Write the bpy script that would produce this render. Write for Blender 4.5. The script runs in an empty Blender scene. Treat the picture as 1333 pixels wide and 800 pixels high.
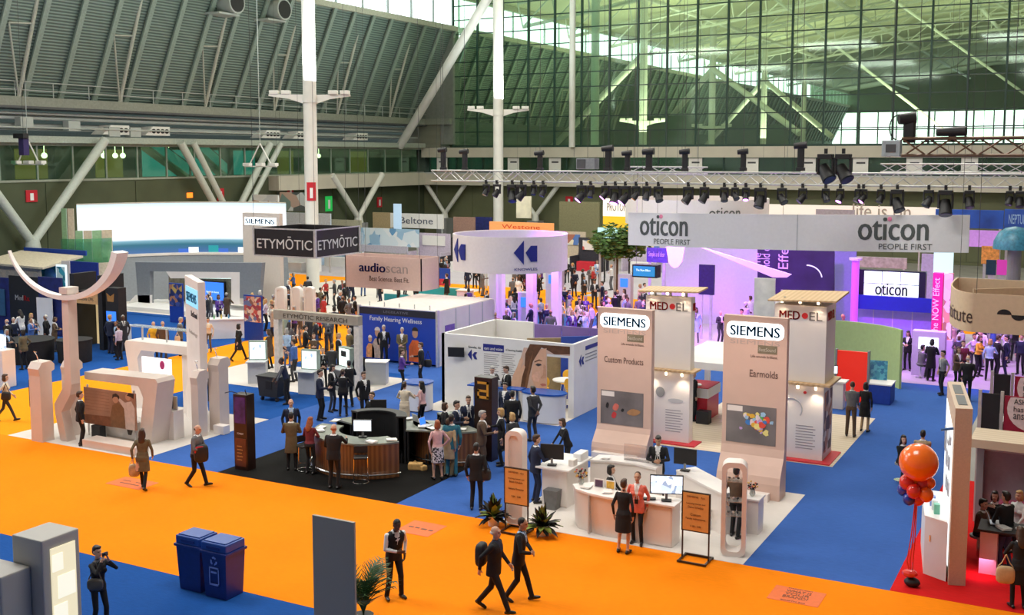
import bpy, bmesh, math, random
import numpy as np
from mathutils import Vector, Matrix
PI = math.pi
scn = bpy.context.scene
COL = scn.collection
random.seed(7)

# ------------------------------------------------------------------ camera
F_PX, CX, CY, HOR, CAM_H = 1443.0, 666.5, 353.0, 204.0, 9.1
PITCH = math.atan((CY - HOR) / F_PX)
YAW = math.atan(774.5 / math.hypot(F_PX, CY - HOR))
FW = Vector((-math.sin(YAW) * math.cos(PITCH), math.cos(YAW) * math.cos(PITCH), -math.sin(PITCH)))
RT = Vector((math.cos(YAW), math.sin(YAW), 0))
UP = RT.cross(FW)
cd = bpy.data.cameras.new('camera')
cam = bpy.data.objects.new('camera', cd)
COL.objects.link(cam)
cd.sensor_width = 36.0
cd.lens = F_PX / 1333.0 * 36.0
cd.shift_y = -(400.0 - CY) / 1333.0
cd.clip_start, cd.clip_end = 0.5, 900
cam.matrix_world = Matrix(((RT.x, UP.x, -FW.x, 0), (RT.y, UP.y, -FW.y, 0), (RT.z, UP.z, -FW.z, CAM_H), (0, 0, 0, 1)))
scn.camera = cam

# ------------------------------------------------------------------ world, hall lights, exposure
vs = scn.view_settings
vs.view_transform = 'Standard'
try: vs.look = 'None'
except Exception: pass
vs.gamma = 1.0
vs.use_curve_mapping = False
vs.exposure = 0.0
wld = bpy.data.worlds.new('world'); scn.world = wld
wld.use_nodes = True
wbg = wld.node_tree.nodes['Background']
wbg.inputs[0].default_value = (0.92, 0.97, 1.0, 1)
wbg.inputs[1].default_value = 3.4

def area_light(name, loc, sx, sy, power, col=(1, 1, 1), rot=(0, 0, 0)):
    l = bpy.data.lights.new(name, 'AREA'); l.shape = 'RECTANGLE'; l.size = sx; l.size_y = sy
    l.energy = power; l.color = col
    o = bpy.data.objects.new(name, l); o.location = loc; o.rotation_euler = rot; COL.objects.link(o)
    return o
def spot_light(name, loc, target, power, col, angle=50, blend=0.6, size=0.15):
    l = bpy.data.lights.new(name, 'SPOT'); l.energy = power; l.color = col
    l.spot_size = math.radians(angle); l.spot_blend = blend; l.shadow_soft_size = size
    o = bpy.data.objects.new(name, l); o.location = loc; COL.objects.link(o)
    d = Vector(target) - Vector(loc)
    o.rotation_euler = d.to_track_quat('-Z', 'Y').to_euler()
    return o
HALL = (1.0, 0.97, 0.92)
for lx in (-44, -27, -8):
    for ly in (18, 44, 72):
        area_light('hall_ceiling_light', (lx, ly, 21.5), 8, 8, 2450, HALL)
for lx, ly in ((-45, 125), (-15, 125), (-45, 175), (-10, 175)):
    area_light('far_hall_up_fill', (lx, ly, 12.0), 14, 14, 4300, (1.0, 0.93, 0.66), (PI, 0, 0))  # unseen upward fill added to brighten the far vault

for lx, ly in ((-46, 34), (-46, 60), (-46, 86), (-14, 40), (-14, 80)):
    area_light('cool_up_fill', (lx, ly, 14.2), 3, 3, 2600, (0.88, 1.0, 0.95), (PI, 0, 0))  # added cool upward fill, offsets the orange bounce on ceiling and deck
# ------------------------------------------------------------------ picture-to-place helpers (points on the floor or on a wall)
def ray(px, py): return FW * F_PX + RT * (px - CX) - UP * (py - CY)
def G(px, py, z=0.0):
    d = ray(px, py); t = (z - CAM_H) / d.z
    return (d.x * t, d.y * t)
def WY(px, py, Y):
    d = ray(px, py); t = Y / d.y
    return (d.x * t, CAM_H + d.z * t)
def WX(px, py, X):
    d = ray(px, py); t = X / d.x
    return (d.y * t, CAM_H + d.z * t)

# ------------------------------------------------------------------ materials
MATS = {}
def _new(name):
    m = bpy.data.materials.new(name); m.use_nodes = True
    nt = m.node_tree; b = nt.nodes['Principled BSDF']
    return m, nt, b
def mat(name, col, rough=0.6, metal=0.0, var=0.12, scale=8.0, bump=0.0, bscale=60.0, emit=None, estr=0.0, coat=0.0, alpha=1.0):
    if name in MATS: return MATS[name]
    m, nt, b = _new(name)
    N, L = nt.nodes, nt.links
    b.inputs['Roughness'].default_value = rough
    b.inputs['Metallic'].default_value = metal
    if coat: b.inputs['Coat Weight'].default_value = coat
    tc = N.new('ShaderNodeTexCoord')
    if var > 0:
        nz = N.new('ShaderNodeTexNoise'); nz.inputs['Scale'].default_value = scale; nz.inputs['Detail'].default_value = 4
        L.new(tc.outputs['Object'], nz.inputs['Vector'])
        rp = N.new('ShaderNodeValToRGB')
        rp.color_ramp.elements[0].position = 0.3; rp.color_ramp.elements[1].position = 0.7
        rp.color_ramp.elements[0].color = tuple(c * (1 - var) for c in col[:3]) + (1,)
        rp.color_ramp.elements[1].color = tuple(min(1, c * (1 + var)) for c in col[:3]) + (1,)
        L.new(nz.outputs['Fac'], rp.inputs['Fac']); L.new(rp.outputs['Color'], b.inputs['Base Color'])
    else:
        b.inputs['Base Color'].default_value = tuple(col[:3]) + (1,)
    if bump > 0:
        n2 = N.new('ShaderNodeTexNoise'); n2.inputs['Scale'].default_value = bscale; n2.inputs['Detail'].default_value = 3
        L.new(tc.outputs['Object'], n2.inputs['Vector'])
        bp = N.new('ShaderNodeBump'); bp.inputs['Strength'].default_value = bump; bp.inputs['Distance'].default_value = 0.02
        L.new(n2.outputs['Fac'], bp.inputs['Height']); L.new(bp.outputs['Normal'], b.inputs['Normal'])
    if emit is not None:
        b.inputs['Emission Color'].default_value = tuple(emit[:3]) + (1,)
        b.inputs['Emission Strength'].default_value = estr
    MATS[name] = m
    return m
def glass(name, tint, opac=0.1, gloss=0.12, rough=0.05):
    if name in MATS: return MATS[name]
    m = bpy.data.materials.new(name); m.use_nodes = True
    nt = m.node_tree; N, L = nt.nodes, nt.links
    for n in list(N): N.remove(n)
    out = N.new('ShaderNodeOutputMaterial'); tr = N.new('ShaderNodeBsdfTransparent'); tr.inputs[0].default_value = tuple(tint) + (1,)
    gl = N.new('ShaderNodeBsdfGlossy'); gl.inputs['Roughness'].default_value = rough; gl.inputs[0].default_value = (0.9, 1, 0.95, 1)
    mx = N.new('ShaderNodeMixShader'); fr = N.new('ShaderNodeLayerWeight'); fr.inputs[0].default_value = 0.25
    mm = N.new('ShaderNodeMath'); mm.operation = 'MULTIPLY_ADD'; mm.inputs[1].default_value = gloss; mm.inputs[2].default_value = gloss * 0.35
    L.new(fr.outputs['Fresnel'], mm.inputs[0]); L.new(mm.outputs[0], mx.inputs[0])
    L.new(tr.outputs[0], mx.inputs[1]); L.new(gl.outputs[0], mx.inputs[2])
    df = N.new('ShaderNodeBsdfDiffuse'); df.inputs[0].default_value = tuple(tint) + (1,)
    m2 = N.new('ShaderNodeMixShader'); m2.inputs[0].default_value = opac
    L.new(mx.outputs[0], m2.inputs[1]); L.new(df.outputs[0], m2.inputs[2]); L.new(m2.outputs[0], out.inputs[0])
    MATS[name] = m
    return m
def carpet_mat(name, col, var=0.1, dark=0.75):
    if name in MATS: return MATS[name]
    m, nt, b = _new(name); N, L = nt.nodes, nt.links
    b.inputs['Roughness'].default_value = 0.95
    b.inputs['Specular IOR Level'].default_value = 0.15
    tc = N.new('ShaderNodeTexCoord')
    n1 = N.new('ShaderNodeTexNoise'); n1.inputs['Scale'].default_value = 0.35; n1.inputs['Detail'].default_value = 5
    mp = N.new('ShaderNodeMapping'); mp.inputs['Scale'].default_value = (0.35, 1.6, 1)
    n2 = N.new('ShaderNodeTexNoise'); n2.inputs['Scale'].default_value = 14; n2.inputs['Detail'].default_value = 6
    L.new(tc.outputs['Object'], n1.inputs['Vector']); L.new(tc.outputs['Object'], mp.inputs['Vector']); L.new(mp.outputs[0], n2.inputs['Vector'])
    ad = N.new('ShaderNodeMath'); ad.operation = 'ADD'; L.new(n1.outputs['Fac'], ad.inputs[0]); L.new(n2.outputs['Fac'], ad.inputs[1])
    rp = N.new('ShaderNodeValToRGB')
    rp.color_ramp.elements[0].position = 0.35; rp.color_ramp.elements[1].position = 0.65
    dv = N.new('ShaderNodeMath'); dv.operation = 'MULTIPLY'; dv.inputs[1].default_value = 0.5; L.new(ad.outputs[0], dv.inputs[0])
    rp.color_ramp.elements[0].color = tuple(c * (1 - var) for c in col) + (1,)
    rp.color_ramp.elements[1].color = tuple(min(1, c * (1 + var)) for c in col) + (1,)
    L.new(dv.outputs[0], rp.inputs[0]); L.new(rp.outputs[0], b.inputs['Base Color'])
    n3 = N.new('ShaderNodeTexNoise'); n3.inputs['Scale'].default_value = 90; L.new(tc.outputs['Object'], n3.inputs['Vector'])
    bp = N.new('ShaderNodeBump'); bp.inputs['Strength'].default_value = 0.5; bp.inputs['Distance'].default_value = 0.01
    L.new(n3.outputs['Fac'], bp.inputs['Height']); L.new(bp.outputs[0], b.inputs['Normal'])
    MATS[name] = m
    return m
def stripe_mat(name, c0, c1, scale, axis='Z', rough=0.6, bump=0.6, metal=0.0):
    if name in MATS: return MATS[name]
    m, nt, b = _new(name); N, L = nt.nodes, nt.links
    b.inputs['Roughness'].default_value = rough; b.inputs['Metallic'].default_value = metal
    tc = N.new('ShaderNodeTexCoord'); wv = N.new('ShaderNodeTexWave'); wv.bands_direction = axis
    wv.inputs['Scale'].default_value = scale; wv.inputs['Distortion'].default_value = 0.4; wv.inputs['Detail'].default_value = 1
    L.new(tc.outputs['Object'], wv.inputs['Vector'])
    rp = N.new('ShaderNodeValToRGB'); rp.color_ramp.elements[0].color = tuple(c0) + (1,); rp.color_ramp.elements[1].color = tuple(c1) + (1,)
    L.new(wv.outputs['Fac'], rp.inputs[0]); L.new(rp.outputs[0], b.inputs['Base Color'])
    bp = N.new('ShaderNodeBump'); bp.inputs['Strength'].default_value = bump; bp.inputs['Distance'].default_value = 0.05
    L.new(wv.outputs['Fac'], bp.inputs['Height']); L.new(bp.outputs[0], b.inputs['Normal'])
    MATS[name] = m
    return m
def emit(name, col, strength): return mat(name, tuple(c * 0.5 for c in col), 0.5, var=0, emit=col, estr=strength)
def blotch_mat(name, cols, scale=3.0, rough=0.5, est=0.0):
    """printed picture: coloured patches"""
    if name in MATS: return MATS[name]
    m, nt, b = _new(name); N, L = nt.nodes, nt.links
    b.inputs['Roughness'].default_value = rough
    tc = N.new('ShaderNodeTexCoord'); vo = N.new('ShaderNodeTexVoronoi'); vo.inputs['Scale'].default_value = scale
    L.new(tc.outputs['Object'], vo.inputs['Vector'])
    sp = N.new('ShaderNodeSeparateColor'); L.new(vo.outputs['Color'], sp.inputs[0])
    rp = N.new('ShaderNodeValToRGB'); rp.color_ramp.interpolation = 'CONSTANT'
    while len(rp.color_ramp.elements) < len(cols): rp.color_ramp.elements.new(0.5)
    for i, c in enumerate(cols):
        rp.color_ramp.elements[i].position = i / len(cols); rp.color_ramp.elements[i].color = tuple(c) + (1,)
    L.new(sp.outputs[0], rp.inputs[0]); L.new(rp.outputs[0], b.inputs['Base Color'])
    if est: L.new(rp.outputs[0], b.inputs['Emission Color']); b.inputs['Emission Strength'].default_value = est
    MATS[name] = m
    return m

WHITE = mat('white_paint', (0.80, 0.79, 0.77), 0.5, var=0.04, scale=1.5)
WHITEP = mat('warm_white_laminate', (0.80, 0.74, 0.70), 0.4, var=0.04, scale=1.5)
PANELPINK = mat('blush_white_panel', (0.64, 0.45, 0.37), 0.5, var=0.03, scale=2)
GREYL = mat('light_grey_paint', (0.50, 0.51, 0.52), 0.5, var=0.06, scale=2)
GREYM = mat('mid_grey_paint', (0.25, 0.26, 0.27), 0.55, var=0.08, scale=2)
GREYD = mat('dark_grey_paint', (0.08, 0.085, 0.09), 0.5, var=0.1, scale=3)
BLACK = mat('black_matt', (0.012, 0.012, 0.014), 0.55, var=0.15, scale=5)
BLACKG = mat('black_gloss', (0.01, 0.01, 0.012), 0.2, var=0)
CHROME = mat('chrome', (0.75, 0.75, 0.75), 0.18, 1.0, var=0)
ALU = mat('aluminium', (0.62, 0.63, 0.62), 0.35, 0.6, var=0.08, scale=6)
STEELG = mat('painted_steel_grey', (0.42, 0.46, 0.44), 0.5, 0.1, var=0.08, scale=1)
STEELW = mat('painted_steel_white', (0.74, 0.74, 0.70), 0.5, var=0.05, scale=1)
BLUEINK = mat('blue_ink', (0.012, 0.02, 0.22), 0.5, var=0)
DARKINK = mat('charcoal_ink', (0.05, 0.05, 0.055), 0.5, var=0)
TEALINK = mat('petrol_blue_ink', (0.0, 0.12, 0.24), 0.5, var=0)
REDINK = mat('red_ink', (0.65, 0.02, 0.02), 0.5, var=0)
REDP = mat('red_paint', (0.55, 0.015, 0.03), 0.4, var=0.05)
BLUEP = mat('blue_board', (0.01, 0.05, 0.35), 0.5, var=0.1)
WHITEINK = mat('white_ink', (0.85, 0.85, 0.85), 0.5, var=0)
SILVERINK = mat('silver_ink', (0.6, 0.6, 0.6), 0.4, var=0)
PINK = mat('pink_ink', (0.85, 0.25, 0.4), 0.5, var=0)
WOOD = stripe_mat('walnut_veneer', (0.13, 0.05, 0.02), (0.24, 0.10, 0.035), 3.0, 'X', 0.35, 0.05)
WOODL = stripe_mat('pale_wood', (0.62, 0.50, 0.36), (0.72, 0.60, 0.45), 1.5, 'Y', 0.5, 0.05)

# ------------------------------------------------------------------ mesh builder
class MB:
    def __init__(s): s.bm = bmesh.new()
    def box(s, c, d, rz=0.0, bev=0.0, rx=0.0, ry=0.0):
        m = Matrix.Translation(c) @ Matrix.Rotation(rz, 4, 'Z') @ Matrix.Rotation(ry, 4, 'Y') @ Matrix.Rotation(rx, 4, 'X') @ Matrix.Diagonal((d[0], d[1], d[2], 1))
        r = bmesh.ops.create_cube(s.bm, size=1.0, matrix=m)
        if bev > 0:
            es = list({e for v in r['verts'] for e in v.link_edges})
            bmesh.ops.bevel(s.bm, geom=es, offset=bev, segments=2, affect='EDGES', profile=0.6)
        return s
    def bb(s, x0, x1, y0, y1, z0, z1, bev=0.0):
        return s.box(((x0 + x1) / 2, (y0 + y1) / 2, (z0 + z1) / 2), (abs(x1 - x0), abs(y1 - y0), abs(z1 - z0)), bev=bev)
    def cyl(s, p0, p1, r0, r1=None, n=12, caps=True):
        p0, p1 = Vector(p0), Vector(p1); d = p1 - p0
        if d.length < 1e-6: return s
        q = d.to_track_quat('Z', 'Y').to_matrix().to_4x4()
        m = Matrix.Translation((p0 + p1) / 2) @ q
        bmesh.ops.create_cone(s.bm, cap_ends=caps, segments=n, radius1=r0, radius2=r0 if r1 is None else r1, depth=d.length, matrix=m)
        return s
    def tube(s, pts, r, n=8):
        for a, b in zip(pts[:-1], pts[1:]): s.cyl(a, b, r, n=n)
        return s
    def sph(s, c, r, sc=(1, 1, 1), u=12, v=8, rot=None):
        m = Matrix.Translation(c)
        if rot is not None: m = m @ rot
        m = m @ Matrix.Diagonal((r * sc[0], r * sc[1], r * sc[2], 1))
        bmesh.ops.create_uvsphere(s.bm, u_segments=u, v_segments=v, radius=1.0, matrix=m)
        return s
    def prism(s, pts, vec):
        """closed outline pts (3D, planar) pushed along vec"""
        a = [s.bm.verts.new(p) for p in pts]; b = [s.bm.verts.new(Vector(p) + Vector(vec)) for p in pts]
        n = len(pts)
        s.bm.faces.new(a[::-1]); s.bm.faces.new(b)
        for i in range(n): s.bm.faces.new((a[i], a[(i + 1) % n], b[(i + 1) % n], b[i]))
        return s
    def strip(s, la, lb, th=None):
        """thick ribbon between two 3D polylines, thickness vectors th(i)"""
        n = len(la)
        A = [s.bm.verts.new(p) for p in la]; B = [s.bm.verts.new(p) for p in lb]
        C = [s.bm.verts.new(Vector(p) + Vector(th(i))) for i, p in enumerate(la)]
        D = [s.bm.verts.new(Vector(p) + Vector(th(i))) for i, p in enumerate(lb)]
        for i in range(n - 1):
            s.bm.faces.new((A[i], A[i + 1], B[i + 1], B[i])); s.bm.faces.new((C[i], D[i], D[i + 1], C[i + 1]))
            s.bm.faces.new((A[i], C[i], C[i + 1], A[i + 1])); s.bm.faces.new((B[i], B[i + 1], D[i + 1], D[i]))
        s.bm.faces.new((A[0], B[0], D[0], C[0])); s.bm.faces.new((A[-1], C[-1], D[-1], B[-1]))
        return s
    def lathe(s, prof, c=(0, 0, 0), n=20, a0=0.0, a1=2 * PI):
        """profile [(r,z)...] turned about z through c"""
        full = abs(a1 - a0 - 2 * PI) < 1e-6
        k = n if full else n + 1
        rings = []
        for r, z in prof:
            rings.append([s.bm.verts.new((c[0] + r * math.cos(a0 + (a1 - a0) * i / n), c[1] + r * math.sin(a0 + (a1 - a0) * i / n), c[2] + z)) for i in range(k)])
        for q in range(len(rings) - 1):
            for i in range(n if full else n):
                j = (i + 1) % k
                if not full and i == n: continue
                s.bm.faces.new((rings[q][i], rings[q][j], rings[q + 1][j], rings[q + 1][i]))
        if full:
            for ring, (r, z) in ((rings[0], prof[0]), (rings[-1], prof[-1])):
                if r > 1e-4:
                    try: s.bm.faces.new(ring)
                    except Exception: pass
        return s
    def arc(s, c, r, a0, a1, th, z0, z1, n=24):
        """upright curved wall: arc of radius r (inner) thickness th"""
        k = n + 1
        rows = []
        for rr, z in ((r, z0), (r + th, z0), (r + th, z1), (r, z1)):
            rows.append([s.bm.verts.new((c[0] + rr * math.cos(a0 + (a1 - a0) * i / n), c[1] + rr * math.sin(a0 + (a1 - a0) * i / n), z)) for i in range(k)])
        full = abs(abs(a1 - a0) - 2 * PI) < 1e-6
        for q in range(4):
            A, B = rows[q], rows[(q + 1) % 4]
            for i in range(n): s.bm.faces.new((A[i], A[i + 1], B[i + 1], B[i]))
        if not full:
            s.bm.faces.new([rows[q][0] for q in range(4)]); s.bm.faces.new([rows[q][-1] for q in range(3, -1, -1)])
        return s
    def mesh(s, name):
        bmesh.ops.recalc_face_normals(s.bm, faces=s.bm.faces)
        me = bpy.data.meshes.new(name); s.bm.to_mesh(me); s.bm.free()
        return me
def wloc(o):
    v = Vector((0, 0, 0))
    while o is not None: v += o.location; o = o.parent
    return v
def link(name, me, m, parent=None, smooth=False):
    o = bpy.data.objects.new(name, me); COL.objects.link(o)
    if m is not None and not len(me.materials): me.materials.append(m)
    if parent is not None: o.parent = parent
    if smooth:
        for p in me.polygons: p.use_smooth = True
    return o
def smooth_angle(me, deg=40):
    bm = bmesh.new(); bm.from_mesh(me)
    for f in bm.faces: f.smooth = True
    c = math.radians(deg)
    for e in bm.edges:
        e.smooth = not (len(e.link_faces) == 2 and e.calc_face_angle(0) > c)
    bm.to_mesh(me); bm.free()
def obj(name, mb, m, parent=None, smooth=False, local=False):
    """one mesh object; coordinates are given in world space unless local"""
    me = mb.mesh(name)
    if parent is not None and not local:
        v = wloc(parent); me.transform(Matrix.Translation(-v))
    if smooth: smooth_angle(me)
    return link(name, me, m, parent)
def thing(name, label, cat, loc=(0, 0, 0), rz=0.0, group=None):
    o = bpy.data.objects.new(name, None); COL.objects.link(o); o.empty_display_size = 0.2
    o.location = loc if len(loc) == 3 else (loc[0], loc[1], 0); o.rotation_euler = (0, 0, rz)
    o['label'] = label; o['category'] = cat
    if group: o['group'] = group
    return o
def tag(o, label, cat, group=None):
    o['label'] = label; o['category'] = cat
    if group: o['group'] = group
    return o
def struct(o): o['kind'] = 'structure'; return o
def copy_tree(o, parent=None):
    c = o.copy(); COL.objects.link(c); c.parent = parent
    for ch in list(o.children): copy_tree(ch, c)
    return c
BENCH = bpy.data.scenes.new('workbench')          # empty side scene in which modifiers and letters are turned into plain meshes
def baked(o):
    BENCH.collection.objects.link(o)
    vl = BENCH.view_layers[0]; vl.update(); dg = vl.depsgraph
    me = bpy.data.meshes.new_from_object(o.evaluated_get(dg))
    BENCH.collection.objects.unlink(o)
    return me
def text_mesh(s, extrude, bold):
    cu = bpy.data.curves.new('lettering', 'FONT'); cu.body = s; cu.size = 1.0; cu.extrude = extrude
    cu.resolution_u = 3
    cu.align_x = 'LEFT'
    o = bpy.data.objects.new('lettering_tmp', cu)
    me = baked(o)
    bpy.data.objects.remove(o); bpy.data.curves.remove(cu)
    if bold:
        bm = bmesh.new()
        for dx, dy in ((-.022, 0), (.022, 0), (0, 0)):
            k = len(bm.verts); bm.from_mesh(me); bm.verts.ensure_lookup_table()
            for v in bm.verts[k:]: v.co.x += dx; v.co.y += dy
        bm.to_mesh(me); bm.free()
    return me
def text(s, org, right, up, width, m, parent, height=None, extrude=0.01, bold=False, name='lettering', warp=None):
    """lettering whose lower left corner is org, running along right, fitted to width"""
    me = text_mesh(s, 0.0, bold)
    xs = [v.co.x for v in me.vertices]; ys = [v.co.y for v in me.vertices]
    if not xs: return None
    x0, x1, y0, y1 = min(xs), max(xs), min(ys), max(ys)
    sx = width / (x1 - x0); sy = (height / (y1 - y0)) if height else sx
    right, up = Vector(right).normalized(), Vector(up).normalized(); nrm = right.cross(up)
    org = Vector(org); off = wloc(parent) if parent is not None else Vector()
    bm = bmesh.new(); bm.from_mesh(me)
    if extrude > 0:
        r = bmesh.ops.extrude_face_region(bm, geom=list(bm.faces))
        for g in r['geom']:
            if isinstance(g, bmesh.types.BMVert): g.co.z += 1.0
    for v in bm.verts:
        u, w, e = (v.co.x - x0) * sx, (v.co.y - y0) * sy, v.co.z * extrude
        if warp: v.co = Vector(warp(u, w, e)) - off
        else: v.co = org + right * u + up * w + nrm * (e + 0.003) - off
    bm.to_mesh(me); bm.free()
    me.name = 'lettering'
    return link(name, me, m, parent)
def flat(name, pts, nrm, m, parent, th=0.006):
    """thin printed shape: outline (world) laid on a surface with normal nrm"""
    mb = MB(); n = Vector(nrm) * th
    mb.prism([Vector(p) + Vector(nrm) * 0.002 for p in pts], n)
    return obj(name, mb, m, parent)
# ================================================================== THE HALL
GW = 100.0       # far glazed wall
LWX = -64.0      # left wall
CONC = mat('concrete_floor', (0.30, 0.29, 0.27), 0.7, var=0.12, scale=0.6)
OLIVE = mat('olive_wall', (0.07, 0.085, 0.045), 0.8, var=0.12, scale=0.5)
OLIVE2 = mat('grey_green_wall', (0.14, 0.15, 0.08), 0.8, var=0.1, scale=0.5)
DECK = stripe_mat('ribbed_metal_deck', (0.07, 0.105, 0.095), (0.22, 0.30, 0.265), 1.6, 'Z', 0.55, 0.7)
BEAMW = mat('beige_fascia', (0.56, 0.52, 0.44), 0.6, var=0.05, scale=0.7)
GREENG = glass('green_glass', (0.76, 0.91, 0.78), 0.03, 0.10)
DARKG = glass('dark_green_glass', (0.62, 0.85, 0.68), 0.03, 0.2)
MULL = mat('dark_green_mullion', (0.012, 0.05, 0.035), 0.4, var=0.1)
CEILW = mat('pale_ceiling', (0.72, 0.70, 0.52), 0.8, var=0.06, scale=0.2)

o = obj('floor', MB().bb(-85, 30, -6, 100, -0.2, 0.0), CONC); struct(o)
o['label'] = 'grey concrete hall floor'
# left wall below the windows
lw = struct(obj('wall_left', MB().bb(LWX - 0.5, LWX, -6, GW, 0, 7.4), OLIVE))
for k in range(9):
    obj('wall_panel', MB().bb(LWX, LWX + 0.06, 28 + k * 8 + 0.05, 36 + k * 8 - 0.05, 0.3, 7.3), OLIVE, lw)
# back wall below the glazing
bw = struct(obj('wall_back', MB().bb(LWX - 6, 30, GW, GW + 0.5, 0, 6.2), OLIVE2))
for k in range(11):
    obj('wall_panel', MB().bb(-64 + k * 6 + 0.05, -58 + k * 6 - 0.05, GW - 0.06, GW, 0.3, 6.1), OLIVE2, bw)
# window band of the left wall and the corridor behind it
cor = struct(obj('wall_corridor', MB().bb(-74, -73.5, 20, GW + 6, 7.0, 10.4), mat('dark_corridor', (0.05, 0.06, 0.03), 0.7), None))
struct(obj('floor_corridor', MB().bb(-73.5, LWX - 0.5, 20, GW + 6, 7.0, 7.3), CONC))
struct(obj('ceiling_corridor', MB().bb(-73.5, LWX, 20, GW + 6, 10.05, 10.3), GREYM))
w1 = struct(obj('window_1', MB().bb(LWX - 0.15, LWX + 0.05, 20, GW, 7.4, 7.55).bb(LWX - 0.15, LWX + 0.05, 20, GW, 9.85, 10.05), mat('sill_grey_green', (0.30, 0.33, 0.27), 0.6)))
for k in range(27):
    y = 22 + k * 2.95
    if y > GW - 2.9: break
    obj('pane', MB().bb(LWX - 0.06, LWX - 0.03, y + 0.06, y + 2.89, 7.55, 9.85), DARKG, w1)
    obj('mullion', MB().bb(LWX - 0.12, LWX + 0.02, y - 0.06, y + 0.06, 7.5, 9.9), mat('grey_green_steel', (0.25, 0.30, 0.25), 0.5), w1)
# lit panels and fittings in the corridor
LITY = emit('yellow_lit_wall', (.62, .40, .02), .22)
LITW = emit('corridor_lamp', (1.0, .9, .6), 5.0)
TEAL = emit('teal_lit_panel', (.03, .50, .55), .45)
DIMO = mat('dim_olive_panel', (.10, .09, .03), .7)
for i, (pa, pb, m, lab) in enumerate(((20, 62, LITY, 'olive yellow corridor panel behind the leftmost upper windows'), (72, 118, DIMO, 'dim olive corridor panel left of the tall yellow one'), (125, 160, LITY, 'tall olive yellow panel left of the escalator'), (186, 244, TEAL, 'teal lit backdrop behind the nearer escalator'), (250, 287, TEAL, 'teal lit backdrop behind the farther escalator'), (305, 332, TEAL, 'teal lit panel left of the white column'), (362, 382, LITY, 'olive yellow panel just left of the white column'), (455, 478, LITY, 'yellow lit panel behind the windows right of the white column'), (482, 500, mat('pale_green_panel', (.35, .42, .33), .6), 'pale panel behind the far upper windows'))):
    ya, yb = WX(pa, 215, -73.3)[0], WX(pb, 215, -73.3)[0]
    tag(obj('corridor_wall_panel', MB().bb(-73.4, -73.3, ya, yb, 7.4, 9.7), m), lab, 'wall panel')
for i, (px, py) in enumerate(((58, 211), (135, 205), (150, 205), (160, 204), (220, 205), (415, 212))):
    y, z = WX(px, py, -71)
    tag(obj('corridor_lamp', MB().sph((-71, y, 9.2), 0.22).cyl((-71, y, 9.3), (-71, y, 10.05), .03, n=6), LITW), 'round glowing ceiling lamp in the upper corridor, number %s from the left' % ['one', 'two', 'three', 'four', 'five', 'six'][i], 'lamp', 'corridor lamps')
def escalator(y0, y1, label):
    t = thing('escalator', label, 'escalator', (-69.5, y0, 7.3))
    dy = y1 - y0
    obj('truss', MB().prism([(-69, y0, 9.7), (-69, y0, 10.3), (-69, y1, 7.9), (-69, y1, 7.3)], (-1.0, 0, 0)), STEELW, t)
    for s in (0.02, -1.08):
        obj('glass_side', MB().prism([(-69 + s, y0, 10.0), (-69 + s, y0, 10.9), (-69 + s, y1, 8.5), (-69 + s, y1, 7.6)], (0.04, 0, 0)), mat('teal_balustrade', (0.15, 0.60, 0.66), 0.3, var=0.05, emit=(.1, .6, .65), estr=.25), t)
        obj('handrail', MB().tube([(-69 + s, y0, 10.95), (-69 + s, y1, 8.55)], 0.06), BLACK, t)
escalator(66.4, 70.7, 'escalator behind the upper windows, the nearer teal glass one')
escalator(71.6, 75.4, 'escalator behind the upper windows, the farther teal glass one')

struct(obj('wall_corridor_end', MB().bb(-74, -60.5, GW + 5.4, GW + 5.9, 7.0, 10.4), mat('dark_corridor', (0, 0, 0)), None))
struct(obj('wall_far_left', MB().bb(-66, -64.2, GW + .5, 300, 7.0, 13.1), mat('far_cross_wall', (.10, .15, .12), .8)))
# service zone above the windows: beams, ducts, catwalk
struct(obj('wall_service', MB().bb(-68, -67.6, 20, GW + 2, 10.3, 13.4), mat('service_wall', (0.10, 0.13, 0.12), 0.7)))
struct(obj('trim_1', MB().bb(-64.2, -63.4, 20, GW, 10.05, 10.5), mat('pale_green_beam', (0.36, 0.41, 0.36), 0.5)))
struct(obj('trim_2', MB().bb(-64.6, -63.2, 20, GW, 12.45, 13.05), mat('catwalk_fascia', (0.24, 0.26, 0.22), 0.55)))
struct(obj('trim_3', MB().bb(-66.0, -63.2, 20, GW, 12.3, 12.45), GREYD))
for i, (x, z, r) in enumerate(((-63.9, 12.0, 0.09), (-64.2, 11.7, 0.13), (-64.8, 11.2, 0.16), (-65.6, 11.9, 0.22), (-63.5, 11.05, 0.06))):
    tag(obj('service_pipe', MB().cyl((x, 22, z), (x, 98, z), r, n=10), STEELG), ['slim grey pipe just under the catwalk', 'grey pipe running below the catwalk edge', 'thick grey pipe behind the duct vents', 'fat grey duct pipe at the back of the service zone', 'thin pipe above the window beam'][i], 'pipe')
tag(obj('cable_tray', MB().bb(-65.6, -65.0, 22, 98, 10.9, 11.0), STEELG), 'long grey cable tray above the window beam', 'cable tray')
def vent(i, px, py, lab):
    y, z = WX(px, py, -63.6); z = 11.0
    t = thing('air_duct', lab, 'air duct', (-63.7, y, z), 0, 'white air ducts above the windows')
    obj('duct_box', MB().prism([(-63.6, y - 1.4, z - .3), (-63.6, y + 1.1, z - .3), (-63.6, y + 1.1, z + .38), (-63.6, y - .6, z + .38)], (-1.2, 0, 0)), STEELW, t)
    for k in range(4):
        obj('round_nozzle', MB().cyl((-63.62, y - .55 + k * .44, z + .03), (-63.54, y - .55 + k * .44, z + .03), .17, n=14), BLACK, t)
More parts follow.
